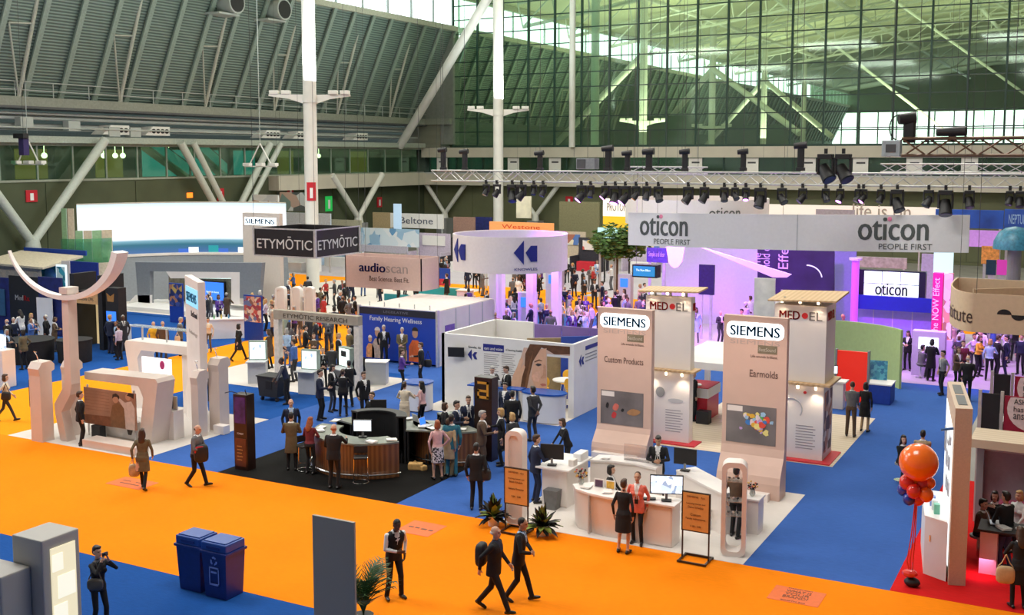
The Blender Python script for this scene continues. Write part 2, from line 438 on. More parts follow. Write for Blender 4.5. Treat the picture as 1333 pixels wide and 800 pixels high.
for i, (px, py) in enumerate(((153, 166), (207, 169), (354, 176), (394, 177), (470, 182))):
    vent(i, px, py, 'white air duct with four round nozzles, %s from the left' % ['first', 'second', 'third', 'fourth', 'fifth'][i])
grey_boxes = ((30, 160), (92, 165), (145, 190), (172, 176))
for i, (px, py) in enumerate(grey_boxes):
    y, z = WX(px, py, -63.9)
    tag(obj('service_box', MB().bb(-64.1, -63.5, y - .5, y + .5, max(10.55, z - .3), max(10.55, z - .3) + .7, .02), STEELG), 'grey service box fixed above the window beam, %s from the left' % ['first', 'second', 'third', 'fourth'][i], 'box')
# catwalk railing
t = thing('catwalk_railing', 'long grey catwalk railing below the sloping ribbed roof', 'railing', (-63.4, 60, 13.05))
for z in (13.5, 14.05): obj('rail', MB().cyl((-63.35, 22, z), (-63.35, GW - .5, z), .035, n=6), STEELG, t)
for k in range(26): obj('post', MB().cyl((-63.35, 22.5 + 3 * k, 13.0), (-63.35, 22.5 + 3 * k, 14.08), .035, n=6), STEELG, t)

# sloping roof underside, its ribs and struts (near hall and on behind the glass)
def roof_side(y0, y1, first, n0, labs):
    r = struct(obj('ceiling' if first else 'ceiling_far', MB().prism([(-64.15, y0, 13.05), (-60.15, y0, 22), (-60.45, y0, 22.1), (-64.5, y0, 13.1)], (0, y1 - y0, 0)), DECK))
    y = n0
    i = 0
    while y < y1:
        if y > y0:
            obj('rib', MB().prism([(-63.95, y - .12, 13.05), (-59.95, y - .12, 22), (-60.2, y - .12, 22), (-64.2, y - .12, 13.05)], (0, .24, 0)), mat('rib_steel', (0.13, 0.18, 0.16), .5), r)
            obj('rib_flange', MB().prism([(-63.80, y - .2, 13.05), (-59.80, y - .2, 22), (-59.95, y - .2, 22), (-63.95, y - .2, 13.05)], (0, .4, 0)), mat('rib_steel2', (0.24, 0.31, 0.27), .5), r)
        y += 2.9; i += 1
    return r
roof_side(20, GW, True, 21.6, None)
roof_side(GW + 2.5, 300, False, GW + 3, None)
def strut(y, far):
    t = thing('roof_strut', '', 'strut', (-63.5, y, 13.05), 0, 'white Y shaped struts ' + ('behind the glass wall' if far else 'in front of the sloping roof'))
    M_ = mat('strut_paint', (.42, .44, .38), .5)
    obj('main_strut', MB().cyl((-63.4, y, 13.05), (-60.5, y + .2, 22), .13, n=8), M_, t)
    obj('stay', MB().cyl((-63.4, y, 13.05), (-62.0, y - 1.6, 17.6), .07, n=6), M_, t)
    obj('cross_tie', MB().cyl((-62.0, y - 1.6, 17.6), (-61.9, y + .1, 17.7), .06, n=6), M_, t)
    return t
SY = (41.2, 49.8, 58.3, 67.0, 75.3, 84.2, 92.8)
for i, y in enumerate(SY):
    strut(y, False)['label'] = 'white Y shaped roof strut rising from the catwalk, %s from the left' % ['zeroth', 'first', 'second', 'third', 'fourth', 'fifth', 'sixth'][i]
for i, y in enumerate((106, 114.6, 123, 131.5, 140, 150, 160)):
    strut(y, True)['label'] = 'white roof strut seen through the glass wall, %s from the left' % ['first', 'second', 'third', 'fourth', 'fifth', 'sixth', 'seventh'][i]
# clerestory above the sill
def clere(nm, y0, y1):
    c = struct(obj(nm, MB().bb(-60.6, -59.7, y0, y1, 21.95, 22.45).bb(-60.4, -60.0, y0, y1, 25.4, 26.0), mat('clerestory_frame', (0.45, 0.46, 0.38), .5)))
    y = y0
    while y < y1 - .5:
        obj('mullion', MB().bb(-60.3, -60.1, y - .06, y + .06, 22.4, 25.5), mat('clerestory_mullion', (.3, .34, .32), .5), c)
        obj('pane', MB().bb(-60.24, -60.2, y + .06, min(y1, y + 3.9), 22.45, 25.4), glass('clear_glass', (.92, .97, .95), .02, .05), c)
        y += 4.0
    return c
clere('window_2', 60, GW); clere('window_3', GW + 1, 300)
# end pier, roof
struct(obj('wall_pier', MB().prism([(-64.2, GW - .4, 10.4), (-60.1, GW - .4, 10.4), (-60.1, GW - .4, 22), (-64.2, GW - .4, 13)], (0, 1.2, 0)), mat('grey_pier', (0.20, 0.22, 0.20), .8, var=.1, scale=3)))
struct(obj('wall_louvre', MB().bb(-66, -61.6, GW - .6, GW - .4, 10.1, 12.6), stripe_mat('louvre', (.1, .11, .08), (.36, .36, .28), 3.5, 'Z')))
struct(obj('trim_4', MB().bb(-66, -60.2, GW - 1.0, GW - .3, 12.45, 13.05), mat('catwalk_fascia', (0, 0, 0))))
struct(obj('ceiling_near', MB().prism([(-60.4, -6, 26), (-20, -6, 30), (30, -6, 30), (30, -6, 30.3), (-20, -6, 30.3), (-60.4, -6, 26.3)], (0, 106, 0)), CEILW))
struct(obj('ceiling_vault', MB().prism([(-60.4, GW, 26), (-45, GW, 28.3), (-25, GW, 31.5), (0, GW, 33), (30, GW, 33.5), (30, GW, 34), (0, GW, 33.5), (-25, GW, 32), (-45, GW, 28.8), (-60.4, GW, 26.4)], (0, 200, 0)), CEILW))
struct(obj('wall_right', MB().bb(29.5, 30, -6, 300, 0, 34), mat('grey_side_wall', (.35, .36, .34), .8)))
struct(obj('wall_front', MB().bb(-85, 30, -6.5, -6, 0, 30), mat('grey_front_wall', (.35, .36, .34), .8)))
struct(obj('floor_far', MB().bb(-85, 30, GW + 4, 300, 9.0, 9.3), CONC))
fe = struct(obj('wall_far_end', MB().bb(-70, 30, 299.5, 300, 20.5, 34).bb(-70, 30, 299.5, 300, 9, 12), mat('far_end_wall', (.12, .16, .10), .8)))
for k in range(20): obj('mullion', MB().bb(-62 + k * 4.6, -61.7 + k * 4.6, 299.4, 299.7, 12, 20.5), MULL, fe)
obj('rail', MB().bb(-70, 30, 299.4, 299.7, 16, 16.3), MULL, fe)
# dark cross gallery walls in the far hall
for i, y in enumerate((152, 205)):
    struct(obj('wall_far_%d' % (i + 1), MB().prism([(-64.2, y, 10.4), (-60.2, y, 10.4), (-60.2, y, 22), (-64.2, y, 13)], (0, 1.5, 0)).bb(-60.2, -52, y, y + .6, 9.3, 15), mat('far_cross_wall', (.10, .15, .12), .8)))

# fascia, ledge and windows of the back wall
struct(obj('trim_5', MB().bb(LWX, 30, GW - .5, GW + .4, 9.05, 10.05), BEAMW))
struct(obj('trim_6', MB().bb(LWX, 30, GW - 1.6, GW + .4, 6.2, 7.45), BEAMW))
struct(obj('trim_9', MB().bb(LWX, LWX + 1.2, 75, GW - 1.6, 6.2, 7.45), BEAMW))
struct(obj('trim_7', MB().bb(LWX, 30, GW - 1.65, GW - 1.55, 7.38, 7.5), GREYL))
for k in range(22):
    x = -63 + k * 4.2
    obj('joint', MB().bb(x - .02, x + .02, GW - .52, GW - .5, 9.06, 10.04), GREYM, bpy.data.objects['trim_5'])
struct(obj('wall_gallery', MB().bb(LWX, 30, GW + 5, GW + 5.3, 7.4, 9.2), mat('gallery_wall', (.05, .10, .07), .8)))
struct(obj('floor_gallery', MB().bb(LWX, 30, GW + .4, GW + 5, 7.2, 7.4), CONC))
struct(obj('ceiling_gallery', MB().bb(LWX, 30, GW + .4, GW + 5, 9.1, 9.3), GREYM))
w4 = struct(obj('window_4', MB().bb(LWX, 30, GW - .1, GW + .1, 7.45, 7.55), MULL))
for k in range(20):
    x = -63.2 + k * 3.2
    obj('pane', MB().bb(x + .07, x + 3.13, GW - .03, GW, 7.55, 9.05), DARKG, w4)
    obj('mullion', MB().bb(x - .07, x + .07, GW - .1, GW + .1, 7.5, 9.05), MULL, w4)
# glass wall
w5 = struct(obj('window_5', MB().bb(-60.4, 6, GW - .12, GW + .12, 10.05, 10.25), MULL))
def share(nm, me, m, parent, loc):
    o = bpy.data.objects.new(nm, me); COL.objects.link(o); o.parent = parent; o.location = loc
    if not len(me.materials): me.materials.append(m)
    return o
ROWH, COLW = 1.43, 2.93
pane_me = MB().box((0, 0, 0), (COLW - .16, .03, ROWH - .12)).mesh('pane')
tr_me = MB().box((0, 0, 0), (COLW - .1, .12, .10)).mesh('transom')
for c in range(20):
    x = -60.3 + c * COLW
    obj('mullion', MB().bb(x - .08, x + .08, GW - .15, GW + .15, 10.1, 26.5), MULL, w5)
    for r in range(11):
        z = 10.2 + r * ROWH
        share('pane', pane_me, GREENG, w5, (x + COLW / 2, GW, z + ROWH / 2))
        if r: share('transom', tr_me, MULL, w5, (x + COLW / 2, GW, z))
struct(obj('trim_8', MB().bb(-60.4, 6, GW - .3, GW + .3, 26.0, 27.0), MULL))

# round columns with floodlights
def column(X, Y, r, z0, z1, lab, lights=True, sign=False):
    t = thing('column', lab, 'column', (X, Y, z0), 0, None)
    obj('shaft', MB().cyl((X, Y, z0), (X, Y, z1), r, n=28), STEELW, t, True)
    if lights:
        zf = 13.2
        for s in (-1, 1):
            d = Vector((RT.x, RT.y, 0)) * s
            spot_light('column_uplight', (X + d.x * 1.7 + FW.x * -1.2, Y + d.y * 1.7 + FW.y * -1.2, zf + .4), (X, Y, 19.5), 330 if Y < 100 else 200, (1, .98, .92), 60, .6, .2)
        obj('collar', MB().cyl((X, Y, zf - .45), (X, Y, zf + .1), r + .06, n=28), STEELW, t)
        for s in (-1, 1):
            d = Vector((RT.x, RT.y, 0)) * s
            p = Vector((X, Y, zf))
            obj('bracket', MB().prism([p + d * r + Vector((0, 0, -.5)), p + d * (r + .9) + Vector((0, 0, -.2)), p + d * (r + 2.3) + Vector((0, 0, 0)), p + d * (r + 2.3) + Vector((0, 0, .12)), p + d * r + Vector((0, 0, .1))], Vector((-d.y, d.x, 0)) * .2), STEELW, t)
            for q in (1.15, 1.95):
                c = p + d * (r + q) + Vector((0, 0, .25))
                f = obj('floodlight', MB().box(c, (.62, .55, .26), YAW, .04), STEELW, t)
                obj('lens', MB().box(c + Vector((0, 0, -.14)), (.5, .42, .04), YAW), GREYL, f)
    if sign:
        c = Vector((X, Y, 0)) + Vector((-FW.x * -1, FW.y * -1, 0)).normalized() * 0
        d = Vector((-X, -Y, 0)).normalized()
        fe_ = obj('fire_sign', MB().box(Vector((X, Y, 6.75)) + d * (r + .03), (.62, .05, 1.25), YAW, .01), REDP, t)
        obj('extinguisher_symbol', MB().box(Vector((X, Y, 6.65)) + d * (r + .07), (.2, .03, .7), YAW), WHITEINK, fe_)
    return t
column(-48, 60.7, .45, 0, 29, 'white round column with floodlights above the black hanging cube sign', True, True)
column(-48, 87.3, .45, 0, 30, 'white round column with floodlights left of the glass wall centre')
column(-46.3, 99.2, .30, 10.05, 29, 'slim white column standing on the ledge before the glass wall', False)
column(-46.0, 104, .42, 9.3, 31, 'green tinted column just behind the glass wall', False)
for i, y in enumerate((122.4, 148, 174, 200)):
    column(-48, y, .45, 9.3, 30 + i, 'white column with floodlights behind the glass, %s from the left' % ['first', 'second', 'third', 'fourth'][i], i < 2)
def brace(a, b, r, lab):
    return tag(obj('diagonal_brace', MB().cyl(a, b, r, n=16), STEELW, None, True), lab, 'brace', 'diagonal tube braces')
brace((-63.6, 94.9, 10.2), (-48, 87.3, 24.5), .42, 'thick diagonal tube brace rising to the column left of the glass')
brace((-63.6, 130, 10.2), (-48, 122.4, 21), .4, 'diagonal tube brace behind glass, foot at the far ribbed wall')
brace((-48, 148, 21), (-62, 158, 10.2), .4, 'left diagonal brace from the second column behind the glass')
brace((-48, 148, 21), (-34, 140, 12), .4, 'right diagonal brace from the second column behind the glass')
brace((-48, 174, 21), (-62, 186, 10.2), .4, 'left diagonal brace from the third column behind the glass')
brace((-48, 174, 21), (-36, 168, 12), .4, 'right diagonal brace from the third column behind the glass')
# space frame under the far vault
rs = random.Random(3)
def zr(x): return 26 + (x + 60.4) * 0.148 if x < -25 else 31.3 + (x + 25) * .05
def truss_line(x0, x1, y, lab):
    t = thing('roof_truss', lab, 'roof truss', ((x0 + x1) / 2, y, zr((x0 + x1) / 2)), 0, 'pale roof trusses behind the glass')
    n = int((x1 - x0) / 4)
    pu = [(x0 + (x1 - x0) * i / n, y, zr(x0 + (x1 - x0) * i / n) - .5) for i in range(n + 1)]
    pl = [(a, y + 1.2, c - 2.4) for a, b, c in pu]
    obj('top_chord', MB().tube(pu, .16, 6), STEELW, t); obj('bottom_chord', MB().tube(pl, .2, 6), STEELW, t)
    for i in range(n):
        obj('web_bar', MB().cyl(pl[i], pu[i + 1], .1, n=5), STEELW, t); obj('web_bar', MB().cyl(pu[i], pl[i], .09, n=5), STEELW, t)
names = ['first', 'second', 'third', 'fourth', 'fifth', 'sixth', 'seventh', 'eighth', 'ninth', 'tenth']
for i, y in enumerate((110, 122, 135, 148, 161, 174, 190, 206, 226, 250)):
    truss_line(-58, 20, y, 'pale roof truss across the hall behind the glass, %s from the front' % names[i])
for i, x in enumerate((-44, -30, -16, -2)):
    tag(obj('roof_purlin', MB().cyl((x, 104, zr(x) - 2.6), (x, 290, zr(x) - 2.6), .28, n=8), STEELW), 'long pale tube running away under the far vault, %s from the left' % names[i], 'beam', 'long tubes under the far vault')
for i in range(5):
    x = -34 + i * 9; y = 118 + i * 11
    tag(obj('roof_diagonal', MB().cyl((x, y, zr(x) - 2.4), (x + 18, y + 14, 12 + (i % 3) * 3), .16, n=6), STEELW), 'pale diagonal stay under the far vault, %s from the left' % names[i], 'stay', 'diagonal stays under the far vault')
# V columns
def vcol(b, a1, a2, r, lab, m=STEELW, two=False):
    t = thing('v_column', lab, 'column', (b[0], b[1], 0), 0, 'V shaped columns along the walls')
    for e in (a1, a2):
        obj('arm', MB().cyl(b, e, r * .85, r, n=16), m, t, True)
        if two: obj('arm', MB().cyl((b[0] + .25, b[1] + .7, b[2]), (e[0] + .25, e[1] + 1.1, e[2]), r * .8, r * .8, n=12), m, t, True)
    obj('shoe', MB().cyl((b[0], b[1], b[2] - .5), (b[0], b[1], b[2] + .25), r * 1.6, r * 1.2, n=12), m, t, True)
    obj('pier', MB().bb(b[0] - .6, b[0] + .6, b[1] - .7, b[1] + .7, 0, b[2] - .45), GREYM, t)
VG = mat('painted_steel_green', (0.50, 0.55, 0.50), .5, var=.06)
vcol((-62.8, 49.9, 3.4), (-62.8, 44.5, 10.4), (-62.8, 56.3, 10.3), .34, 'pale green V shaped column at the left edge of the hall', VG)
vcol((-62.8, 68.6, 3.2), (-62.8, 63.6, 10.2), (-62.8, 74.0, 10.2), .3, 'pale V shaped column behind the bright curved screen', VG, True)
vcol((-62.8, 86.5, 3.3), (-62.8, 82.5, 7.4), (-62.8, 90.5, 7.4), .3, 'small pale V shaped column left of the beige hanging sign')
for i, px in enumerate((579, 697)):
    x, z = WY(px, 276, GW - 1)
    vcol((x, GW - 1, 3.2), (x - 2.3, GW - 1, 6.3), (x + 2.5, GW - 1, 6.3), .24, ['V shaped column under the ledge left of the round white sign', 'V shaped column under the ledge above the round white sign'][i])
# ================================================================== PEOPLE
def V3(*a): return Vector(a)
class Acc:
    def __init__(s): s.v, s.f = [], []
    def add(s, vs, fs):
        k = len(s.v); s.v += vs; s.f += [tuple(i + k for i in f) for f in fs]
    def mesh(s, name):
        me = bpy.data.meshes.new(name); me.from_pydata([tuple(v) for v in s.v], [], s.f); me.update(); return me
def _usph(n, m):
    vs = [(0, 0, -1.0)] + [(math.sin(PI * j / m) * math.cos(2 * PI * i / n), math.sin(PI * j / m) * math.sin(2 * PI * i / n), -math.cos(PI * j / m)) for j in range(1, m) for i in range(n)] + [(0, 0, 1.0)]
    fs = [(0, 1 + (i + 1) % n, 1 + i) for i in range(n)]
    for j in range(m - 2):
        for i in range(n): fs.append((1 + j * n + i, 1 + j * n + (i + 1) % n, 1 + (j + 1) * n + (i + 1) % n, 1 + (j + 1) * n + i))
    b = 1 + (m - 2) * n; fs += [(b + i, b + (i + 1) % n, len(vs) - 1) for i in range(n)]
    return [Vector(v) for v in vs], fs
US = _usph(12, 8); UE = _usph(16, 12)
def _caps(bm, a, b, ra, rb, seg=12):
    """tapered capsule: a sphere whose lower half sits at a and upper half at b"""
    a, b = Vector(a), Vector(b); d = b - a
    q = d.to_track_quat('Z', 'Y').to_matrix() if d.length > 1e-5 else Matrix.Identity(3)
    bm.add([(b + q @ (v * rb)) if v.z > 1e-4 else (a + q @ (v * ra)) for v in US[0]], US[1])
def _ell(bm, M, c, r):
    c = Vector(c); bm.add([M @ (c + Vector((v.x * r[0], v.y * r[1], v.z * r[2]))) for v in UE[0]], UE[1])
def _loft(bm, M, rings, n=20):
    vs_, fs = [], []
    for z, hw, hd, yo in rings:
        for i in range(n):
            t = 2 * PI * i / n; c, s = math.cos(t), math.sin(t)
            vs_.append(M @ Vector((hw * math.copysign(abs(c) ** 0.85, c), yo + hd * math.copysign(abs(s) ** 0.85, s), z)))
    for k in range(len(rings) - 1):
        for i in range(n): fs.append((k * n + i, k * n + (i + 1) % n, (k + 1) * n + (i + 1) % n, (k + 1) * n + i))
    fs.append(tuple(range(n))[::-1]); fs.append(tuple((len(rings) - 1) * n + i for i in range(n)))
    bm.add(vs_, fs)
def _ik(a, b, l1, l2, hint):
    a, b = Vector(a), Vector(b); d = b - a; L = min(d.length, (l1 + l2) * 0.999)
    u = d.normalized(); b = a + u * L
    x = (l1 * l1 - l2 * l2 + L * L) / (2 * L); h = math.sqrt(max(0.0, l1 * l1 - x * x))
    hv = Vector(hint); hv = hv - u * hv.dot(u)
    if hv.length < 1e-5: hv = Vector((0, 0, 1))
    return a + u * x + hv.normalized() * h, b
TOP, SHIRT, BOT, SHOE, DARK, LIPS, SLEEVE, TIE = 1, 2, 3, 4, 5, 6, 7, 8
BODY = {}
def make_body(key, pose, garment, female=False, heavy=0.0, vox=.0115):
    bm = Acc()
    segs = []           # (a, b, ra, rb, slot)
    W = 1.0 + heavy
    pel = Vector(pose.get('pelvis', (0, 0, 0.93)))
    T = Matrix.Translation(pel) @ Matrix.Rotation(math.radians(pose.get('twist', 0)), 4, 'Z') @ Matrix.Rotation(math.radians(pose.get('lean', 2)), 4, 'X') @ Matrix.Translation((0, 0, -0.93))
    sw = 0.158 if female else 0.178
    coat = garment == 'coat'; dress = garment == 'dress'; suit = garment in ('suit', 'coat')
    sit = pose.get('sit', False)
    pad = 1.06 if suit else 1.0
    if female:
        rings = [(.86, .168, .125, .01), (.95, .172, .125, .01), (1.05, .135, .10, 0), (1.15, .135, .102, 0), (1.27, .158, .120, -.012), (1.36, .165, .11, -.005), (1.42, .150, .085, 0), (1.465, .085, .06, 0), (1.49, .055, .05, 0)]
    else:
        rings = [(.86, .160, .118, 0), (.95, .162, .120, 0), (1.06, .155, .112, 0), (1.18, .168, .116, 0), (1.30, .188, .122, -.005), (1.38, .192, .112, 0), (1.43, .175, .092, 0), (1.47, .105, .068, 0), (1.495, .060, .055, 0)]
    rings = [(z, hw * W * pad, hd * (1 + 1.6 * heavy) * pad, yo) for z, hw, hd, yo in rings]
    _loft(bm, T, rings)
    hem = .80 if (suit and not sit) else .88
    if coat and not sit: hem = .55
    if suit and not sit:
        _loft(bm, T, [(hem, .185 * W + (.02 if coat else 0), .135, .0), (.95, .176 * W, .130 * (1 + heavy), 0), (1.08, .160 * W, .115 * (1 + 1.4 * heavy), 0)])
    skirt_lo = .52
    if dress and not sit:
        _loft(bm, T, [(skirt_lo, .19, .15, 0), (.75, .188, .142, 0), (.95, .172, .125, 0), (1.06, .138, .10, 0)])
    if female:
        for s in (-1, 1): _ell(bm, T, (s * .07, -.10, 1.27), (.065, .055, .06))
    # legs
    hips = [T @ Vector((s * .088, 0, .92)) for s in (-1, 1)]
    feet = pose.get('feet', ((-.12, .02, .085), (.12, -.01, .085)))
    kh = pose.get('knee', (0, -1, 0.05)); slim = .88 if (female or dress) else 1.0
    for i, (hp, ft) in enumerate(zip(hips, feet)):
        kn, ak = _ik(hp, ft, .43, .42, kh)
        bare = dress
        r0, r1, r2 = (.088 * slim, .064 * slim, .056 * slim) if not bare else (.085, .052, .036)
        if not bare:
            cf = (kn + ak) / 2
        _caps(bm, hp, kn, r0 * W, r1); _caps(bm, kn, ak, r1 * .97, r2 if not bare else .033)
        if bare: _ell(bm, Matrix.Translation(kn.lerp(ak, .3)) , (0, .012, 0), (.046, .05, .10))
        segs.append((hp, kn, r0, r1, BOT)); segs.append((kn, ak, r1, r2, 0 if bare else BOT))
        fd = Vector(pose.get('foot_dir', (0, -1, 0))); fd = (fd + Vector(((-.18, .18)[i], 0, 0))).normalized()
        pit = pose.get('foot_pitch', (0, 0))[i]
        fd2 = Vector((fd.x, fd.y, math.sin(math.radians(pit)))).normalized()
        heel = ak + Vector((0, 0, -.042)) - fd2 * .05; toe = ak + Vector((0, 0, -.048)) + fd2 * .155
        ball = ak + Vector((0, 0, -.042)) + fd2 * .09
        _caps(bm, heel, ball, .038, .042); _caps(bm, ball, toe, .042, .032); _caps(bm, ak, heel.lerp(ball, .4), .044, .042)
        segs.append((heel, toe, .05, .045, SHOE))
    # arms
    for i, s in enumerate((-1, 1)):
        sh = T @ Vector((s * sw * pad * (1 + heavy * .4), 0, 1.405))
        wr = T @ Vector(pose['hands'][i])
        eh = T.to_3x3() @ Vector(pose.get('elbow', ((-.6, .8, -.3), (.6, .8, -.3)))[i])
        el, wr = _ik(sh, wr, .285, .255, eh)
        ra = (.060, .047, .039) if suit else (.054, .042, .033)
        if female: ra = tuple(r * .88 for r in ra)
        _caps(bm, sh, el, ra[0], ra[1]); _caps(bm, el, wr, ra[1] * .98, ra[2])
        slv = SLEEVE if garment in ('vest',) else TOP
        if garment == 'tee' or garment == 'dress_short':
            segs.append((sh, sh.lerp(el, .75), ra[0], ra[1], TOP)); segs.append((sh.lerp(el, .8), wr, ra[1], ra[2], 0))
        else:
            segs.append((sh, el, ra[0], ra[1], slv)); segs.append((el, wr, ra[1], ra[2], slv))
        d = (wr - el).normalized()
        hd_ = pose.get('hand_dir', (None, None))[i]
        if hd_ is not None: d = (d * .4 + (T.to_3x3() @ Vector(hd_)).normalized()).normalized()
        w0 = Vector((0, 0, 1)) if abs(d.z) < .75 else T.to_3x3() @ Vector((0, -1, 0))
        w = (w0 - d * w0.dot(d)).normalized(); nrm = d.cross(w).normalized()
        if nrm.dot(Vector((-s, 0, 0))) < 0 and abs(d.z) > .75: nrm = -nrm
        cu = nrm if nrm.dot(T.to_3x3() @ Vector((-s, 0, -.3))) > 0 else -nrm
        pc = wr + d * .055
        _caps(bm, wr, wr + d * .03, .028, .03)
        for k in (-1.2, -.4, .4, 1.2):
            _caps(bm, wr + d * .02 + w * (k * .014), wr + d * .095 + w * (k * .019), .016, .0135, 8)
        for k, ln in ((-1.5, .060), (-.5, .074), (.5, .080), (1.5, .070)):
            p0 = wr + d * .095 + w * (k * .0185); p1 = p0 + (d + cu * .28).normalized() * ln * .52; p2 = p1 + (d * .75 + cu * .75).normalized() * ln * .5
            _caps(bm, p0, p1, .0115, .0105, 8); _caps(bm, p1, p2, .0105, .0095, 8)
        t0 = wr + d * .03 + w * .026; t1 = t0 + (d * .6 + w * .75 + cu * .25).normalized() * .045; t2 = t1 + (d + w * .15 + cu * .3).normalized() * .035
        _caps(bm, t0, t1, .015, .0125, 8); _caps(bm, t1, t2, .0125, .010, 8)
        segs.append((wr + d * .012, wr + d * .18, .04, .035, 0))
    # neck and head
    Hm = T @ Matrix.Translation((0, .0, 1.50)) @ Matrix.Rotation(math.radians(pose.get('head_yaw', 0)), 4, 'Z') @ Matrix.Rotation(math.radians(pose.get('head_pitch', 0) - pose.get('lean', 2) * .7), 4, 'X') @ Matrix.Translation((0, 0, -1.50))
    _caps(bm, T @ Vector((0, .012, 1.42)), Hm @ Vector((0, .008, 1.56)), .062 if not female else .05, .052 if not female else .045)
    _ell(bm, Hm, (0, .012, 1.668), (.074, .095, .100))
    _ell(bm, Hm, (0, -.022, 1.605), (.060, .072, .074))
    _ell(bm, Hm, (0, -.060, 1.565), (.034, .032, .028))
    _ell(bm, Hm, (0, -.098, 1.628), (.013, .020, .026)); _ell(bm, Hm, (0, -.085, 1.655), (.011, .014, .03))
    _ell(bm, Hm, (0, -.078, 1.688), (.052, .018, .014))
    for s in (-1, 1): _ell(bm, Hm, (s * .074, .012, 1.640), (.012, .024, .033))
    me = bm.mesh('person_body')
    o = bpy.data.objects.new('tmp', me)
    r = o.modifiers.new('r', 'REMESH'); r.mode = 'VOXEL'; r.voxel_size = vox
    s_ = o.modifiers.new('s', 'SMOOTH'); s_.factor = .5; s_.iterations = 2
    if vox < .014: dm = o.modifiers.new('d', 'DECIMATE'); dm.ratio = .6
    out = baked(o)
    bpy.data.objects.remove(o); bpy.data.meshes.remove(me)
    # which garment a face belongs to
    n = len(out.polygons)
    cen = np.empty(n * 3); out.polygons.foreach_get('center', cen); cen = cen.reshape(-1, 3)
    nor = np.empty(n * 3); out.polygons.foreach_get('normal', nor); nor = nor.reshape(-1, 3)
    def xf(M, p): M = np.array(M); return p @ M[:3, :3].T + M[:3, 3]
    h = xf(Hm.inverted(), cen); q = xf(T.inverted(), cen); nq = nor @ np.array(T.inverted())[:3, :3].T
    best = np.full(n, 9.0); bs = np.full(n, TOP)
    for a, b, ra, rb, sl in segs:
        a_, ab = np.array(a), np.array(b - a)
        t = np.clip((cen - a_) @ ab / (ab @ ab), 0, 1)
        dd = np.linalg.norm(cen - a_ - t[:, None] * ab, axis=1) - (ra + (rb - ra) * t)
        k = dd < best; best[k] = dd[k]; bs[k] = sl
    zz = [r[0] for r in rings]
    hw = np.interp(q[:, 2], zz, [r[1] for r in rings]); hd = np.interp(q[:, 2], zz, [r[2] for r in rings])
    tor = (np.sqrt((q[:, 0] / hw) ** 2 + (q[:, 1] / hd) ** 2) - 1) * np.minimum(hw, hd)
    tor[(q[:, 2] < .84) | (q[:, 2] > 1.5)] = 9
    X, Y, Z = np.abs(q[:, 0]), q[:, 1], q[:, 2]
    leg = (bs == BOT) | (bs == SHOE) | ((bs == 0) & (Z < .9) if dress else False)
    if suit and not sit: tor[(Z > hem - .012) & (Z < .97) & leg] = -1
    if dress and not sit: tor[(Z > skirt_lo - .012) & (Z < 1.06) & leg & (best > -.5) & ((bs == BOT) | (best > .012))] = -1
    ist = tor < best + .004
    mi = bs.copy(); mi[ist] = TOP
    fr = nq[:, 1] < .15
    if garment in ('shirt', 'vest', 'tee'): mi[ist & (Z < .97)] = BOT
    if dress: mi[ist & (Z < .985)] = BOT
    mi[ist & (Z > 1.462) & (X < .085)] = 0 if garment in ('tee', 'dress') else SHIRT
    if suit:
        v = ist & fr & (Z > 1.12) & (X < (Z - 1.12) * .20); mi[v] = SHIRT
        if not female: mi[v & (X < .024)] = TIE
    if garment == 'vest': mi[ist & fr & (Z > 1.22) & (X < (Z - 1.22) * .22)] = SHIRT
    if garment in ('tee', 'dress'): mi[ist & fr & (Z > 1.40) & (X < (Z - 1.40) * .8)] = 0
    hx = np.abs(h[:, 0]); face = (h[:, 2] > 1.512) & (Z > 1.44)
    mi[face] = 0
    ff = face & (h[:, 1] < -.06)
    mi[ff & (np.abs(h[:, 2] - 1.655) < .0075) & (hx > .017) & (hx < .042)] = DARK
    mi[ff & (np.abs(h[:, 2] - 1.586) < .007) & (hx < .022)] = LIPS
    out.materials.clear()
    for _ in range(9): out.materials.append(None)
    out.polygons.foreach_set('material_index', mi.tolist())
    out.polygons.foreach_set('use_smooth', [True] * len(out.polygons))
    out.name = 'person_body'
    BODY[key] = (out, Hm, T)
    return out
# hair styles, in head coordinates of the upright figure
HAIR = {}
def make_hair(key, ells, vox=.011):
    bm = Acc()
    for c, r in ells: _ell(bm, Matrix.Identity(4), c, r)
    me = bm.mesh('hair')
    o = bpy.data.objects.new('tmp', me)
    r = o.modifiers.new('r', 'REMESH'); r.mode = 'VOXEL'; r.voxel_size = vox
    dm = o.modifiers.new('d', 'DECIMATE'); dm.ratio = .35
    out = baked(o); bpy.data.objects.remove(o)
    out.polygons.foreach_set('use_smooth', [True] * len(out.polygons)); out.name = 'hair'
    out.materials.clear(); out.materials.append(None)
    HAIR[key] = out
cap = [((0, .030, 1.692), (.080, .092, .092)), ((0, .050, 1.650), (.078, .070, .085)), ((0, -.03, 1.745), (.062, .06, .035))]
make_hair('short', cap)
make_hair('crop', [((0, .030, 1.688), (.0775, .090, .090)), ((0, .045, 1.655), (.076, .068, .07))])
make_hair('bald', [((0, .055, 1.640), (.078, .062, .045))])
make_hair('bob', cap + [((0, .055, 1.60), (.088, .065, .10)), ((-.072, .02, 1.60), (.026, .05, .09)), ((.072, .02, 1.60), (.026, .05, .09))])
make_hair('long', cap + [((0, .065, 1.58), (.09, .06, .13)), ((0, .085, 1.46), (.10, .045, .15)), ((-.075, .02, 1.58), (.026, .05, .11)), ((.075, .02, 1.58), (.026, .05, .11))])
make_hair('bun', cap + [((0, .115, 1.70), (.045, .04, .045))])
HANG = ((-.235, .0, .90), (.235, .0, .90))
HFRONT = ((-.12, -.30, 1.10), (.10, -.30, 1.12))
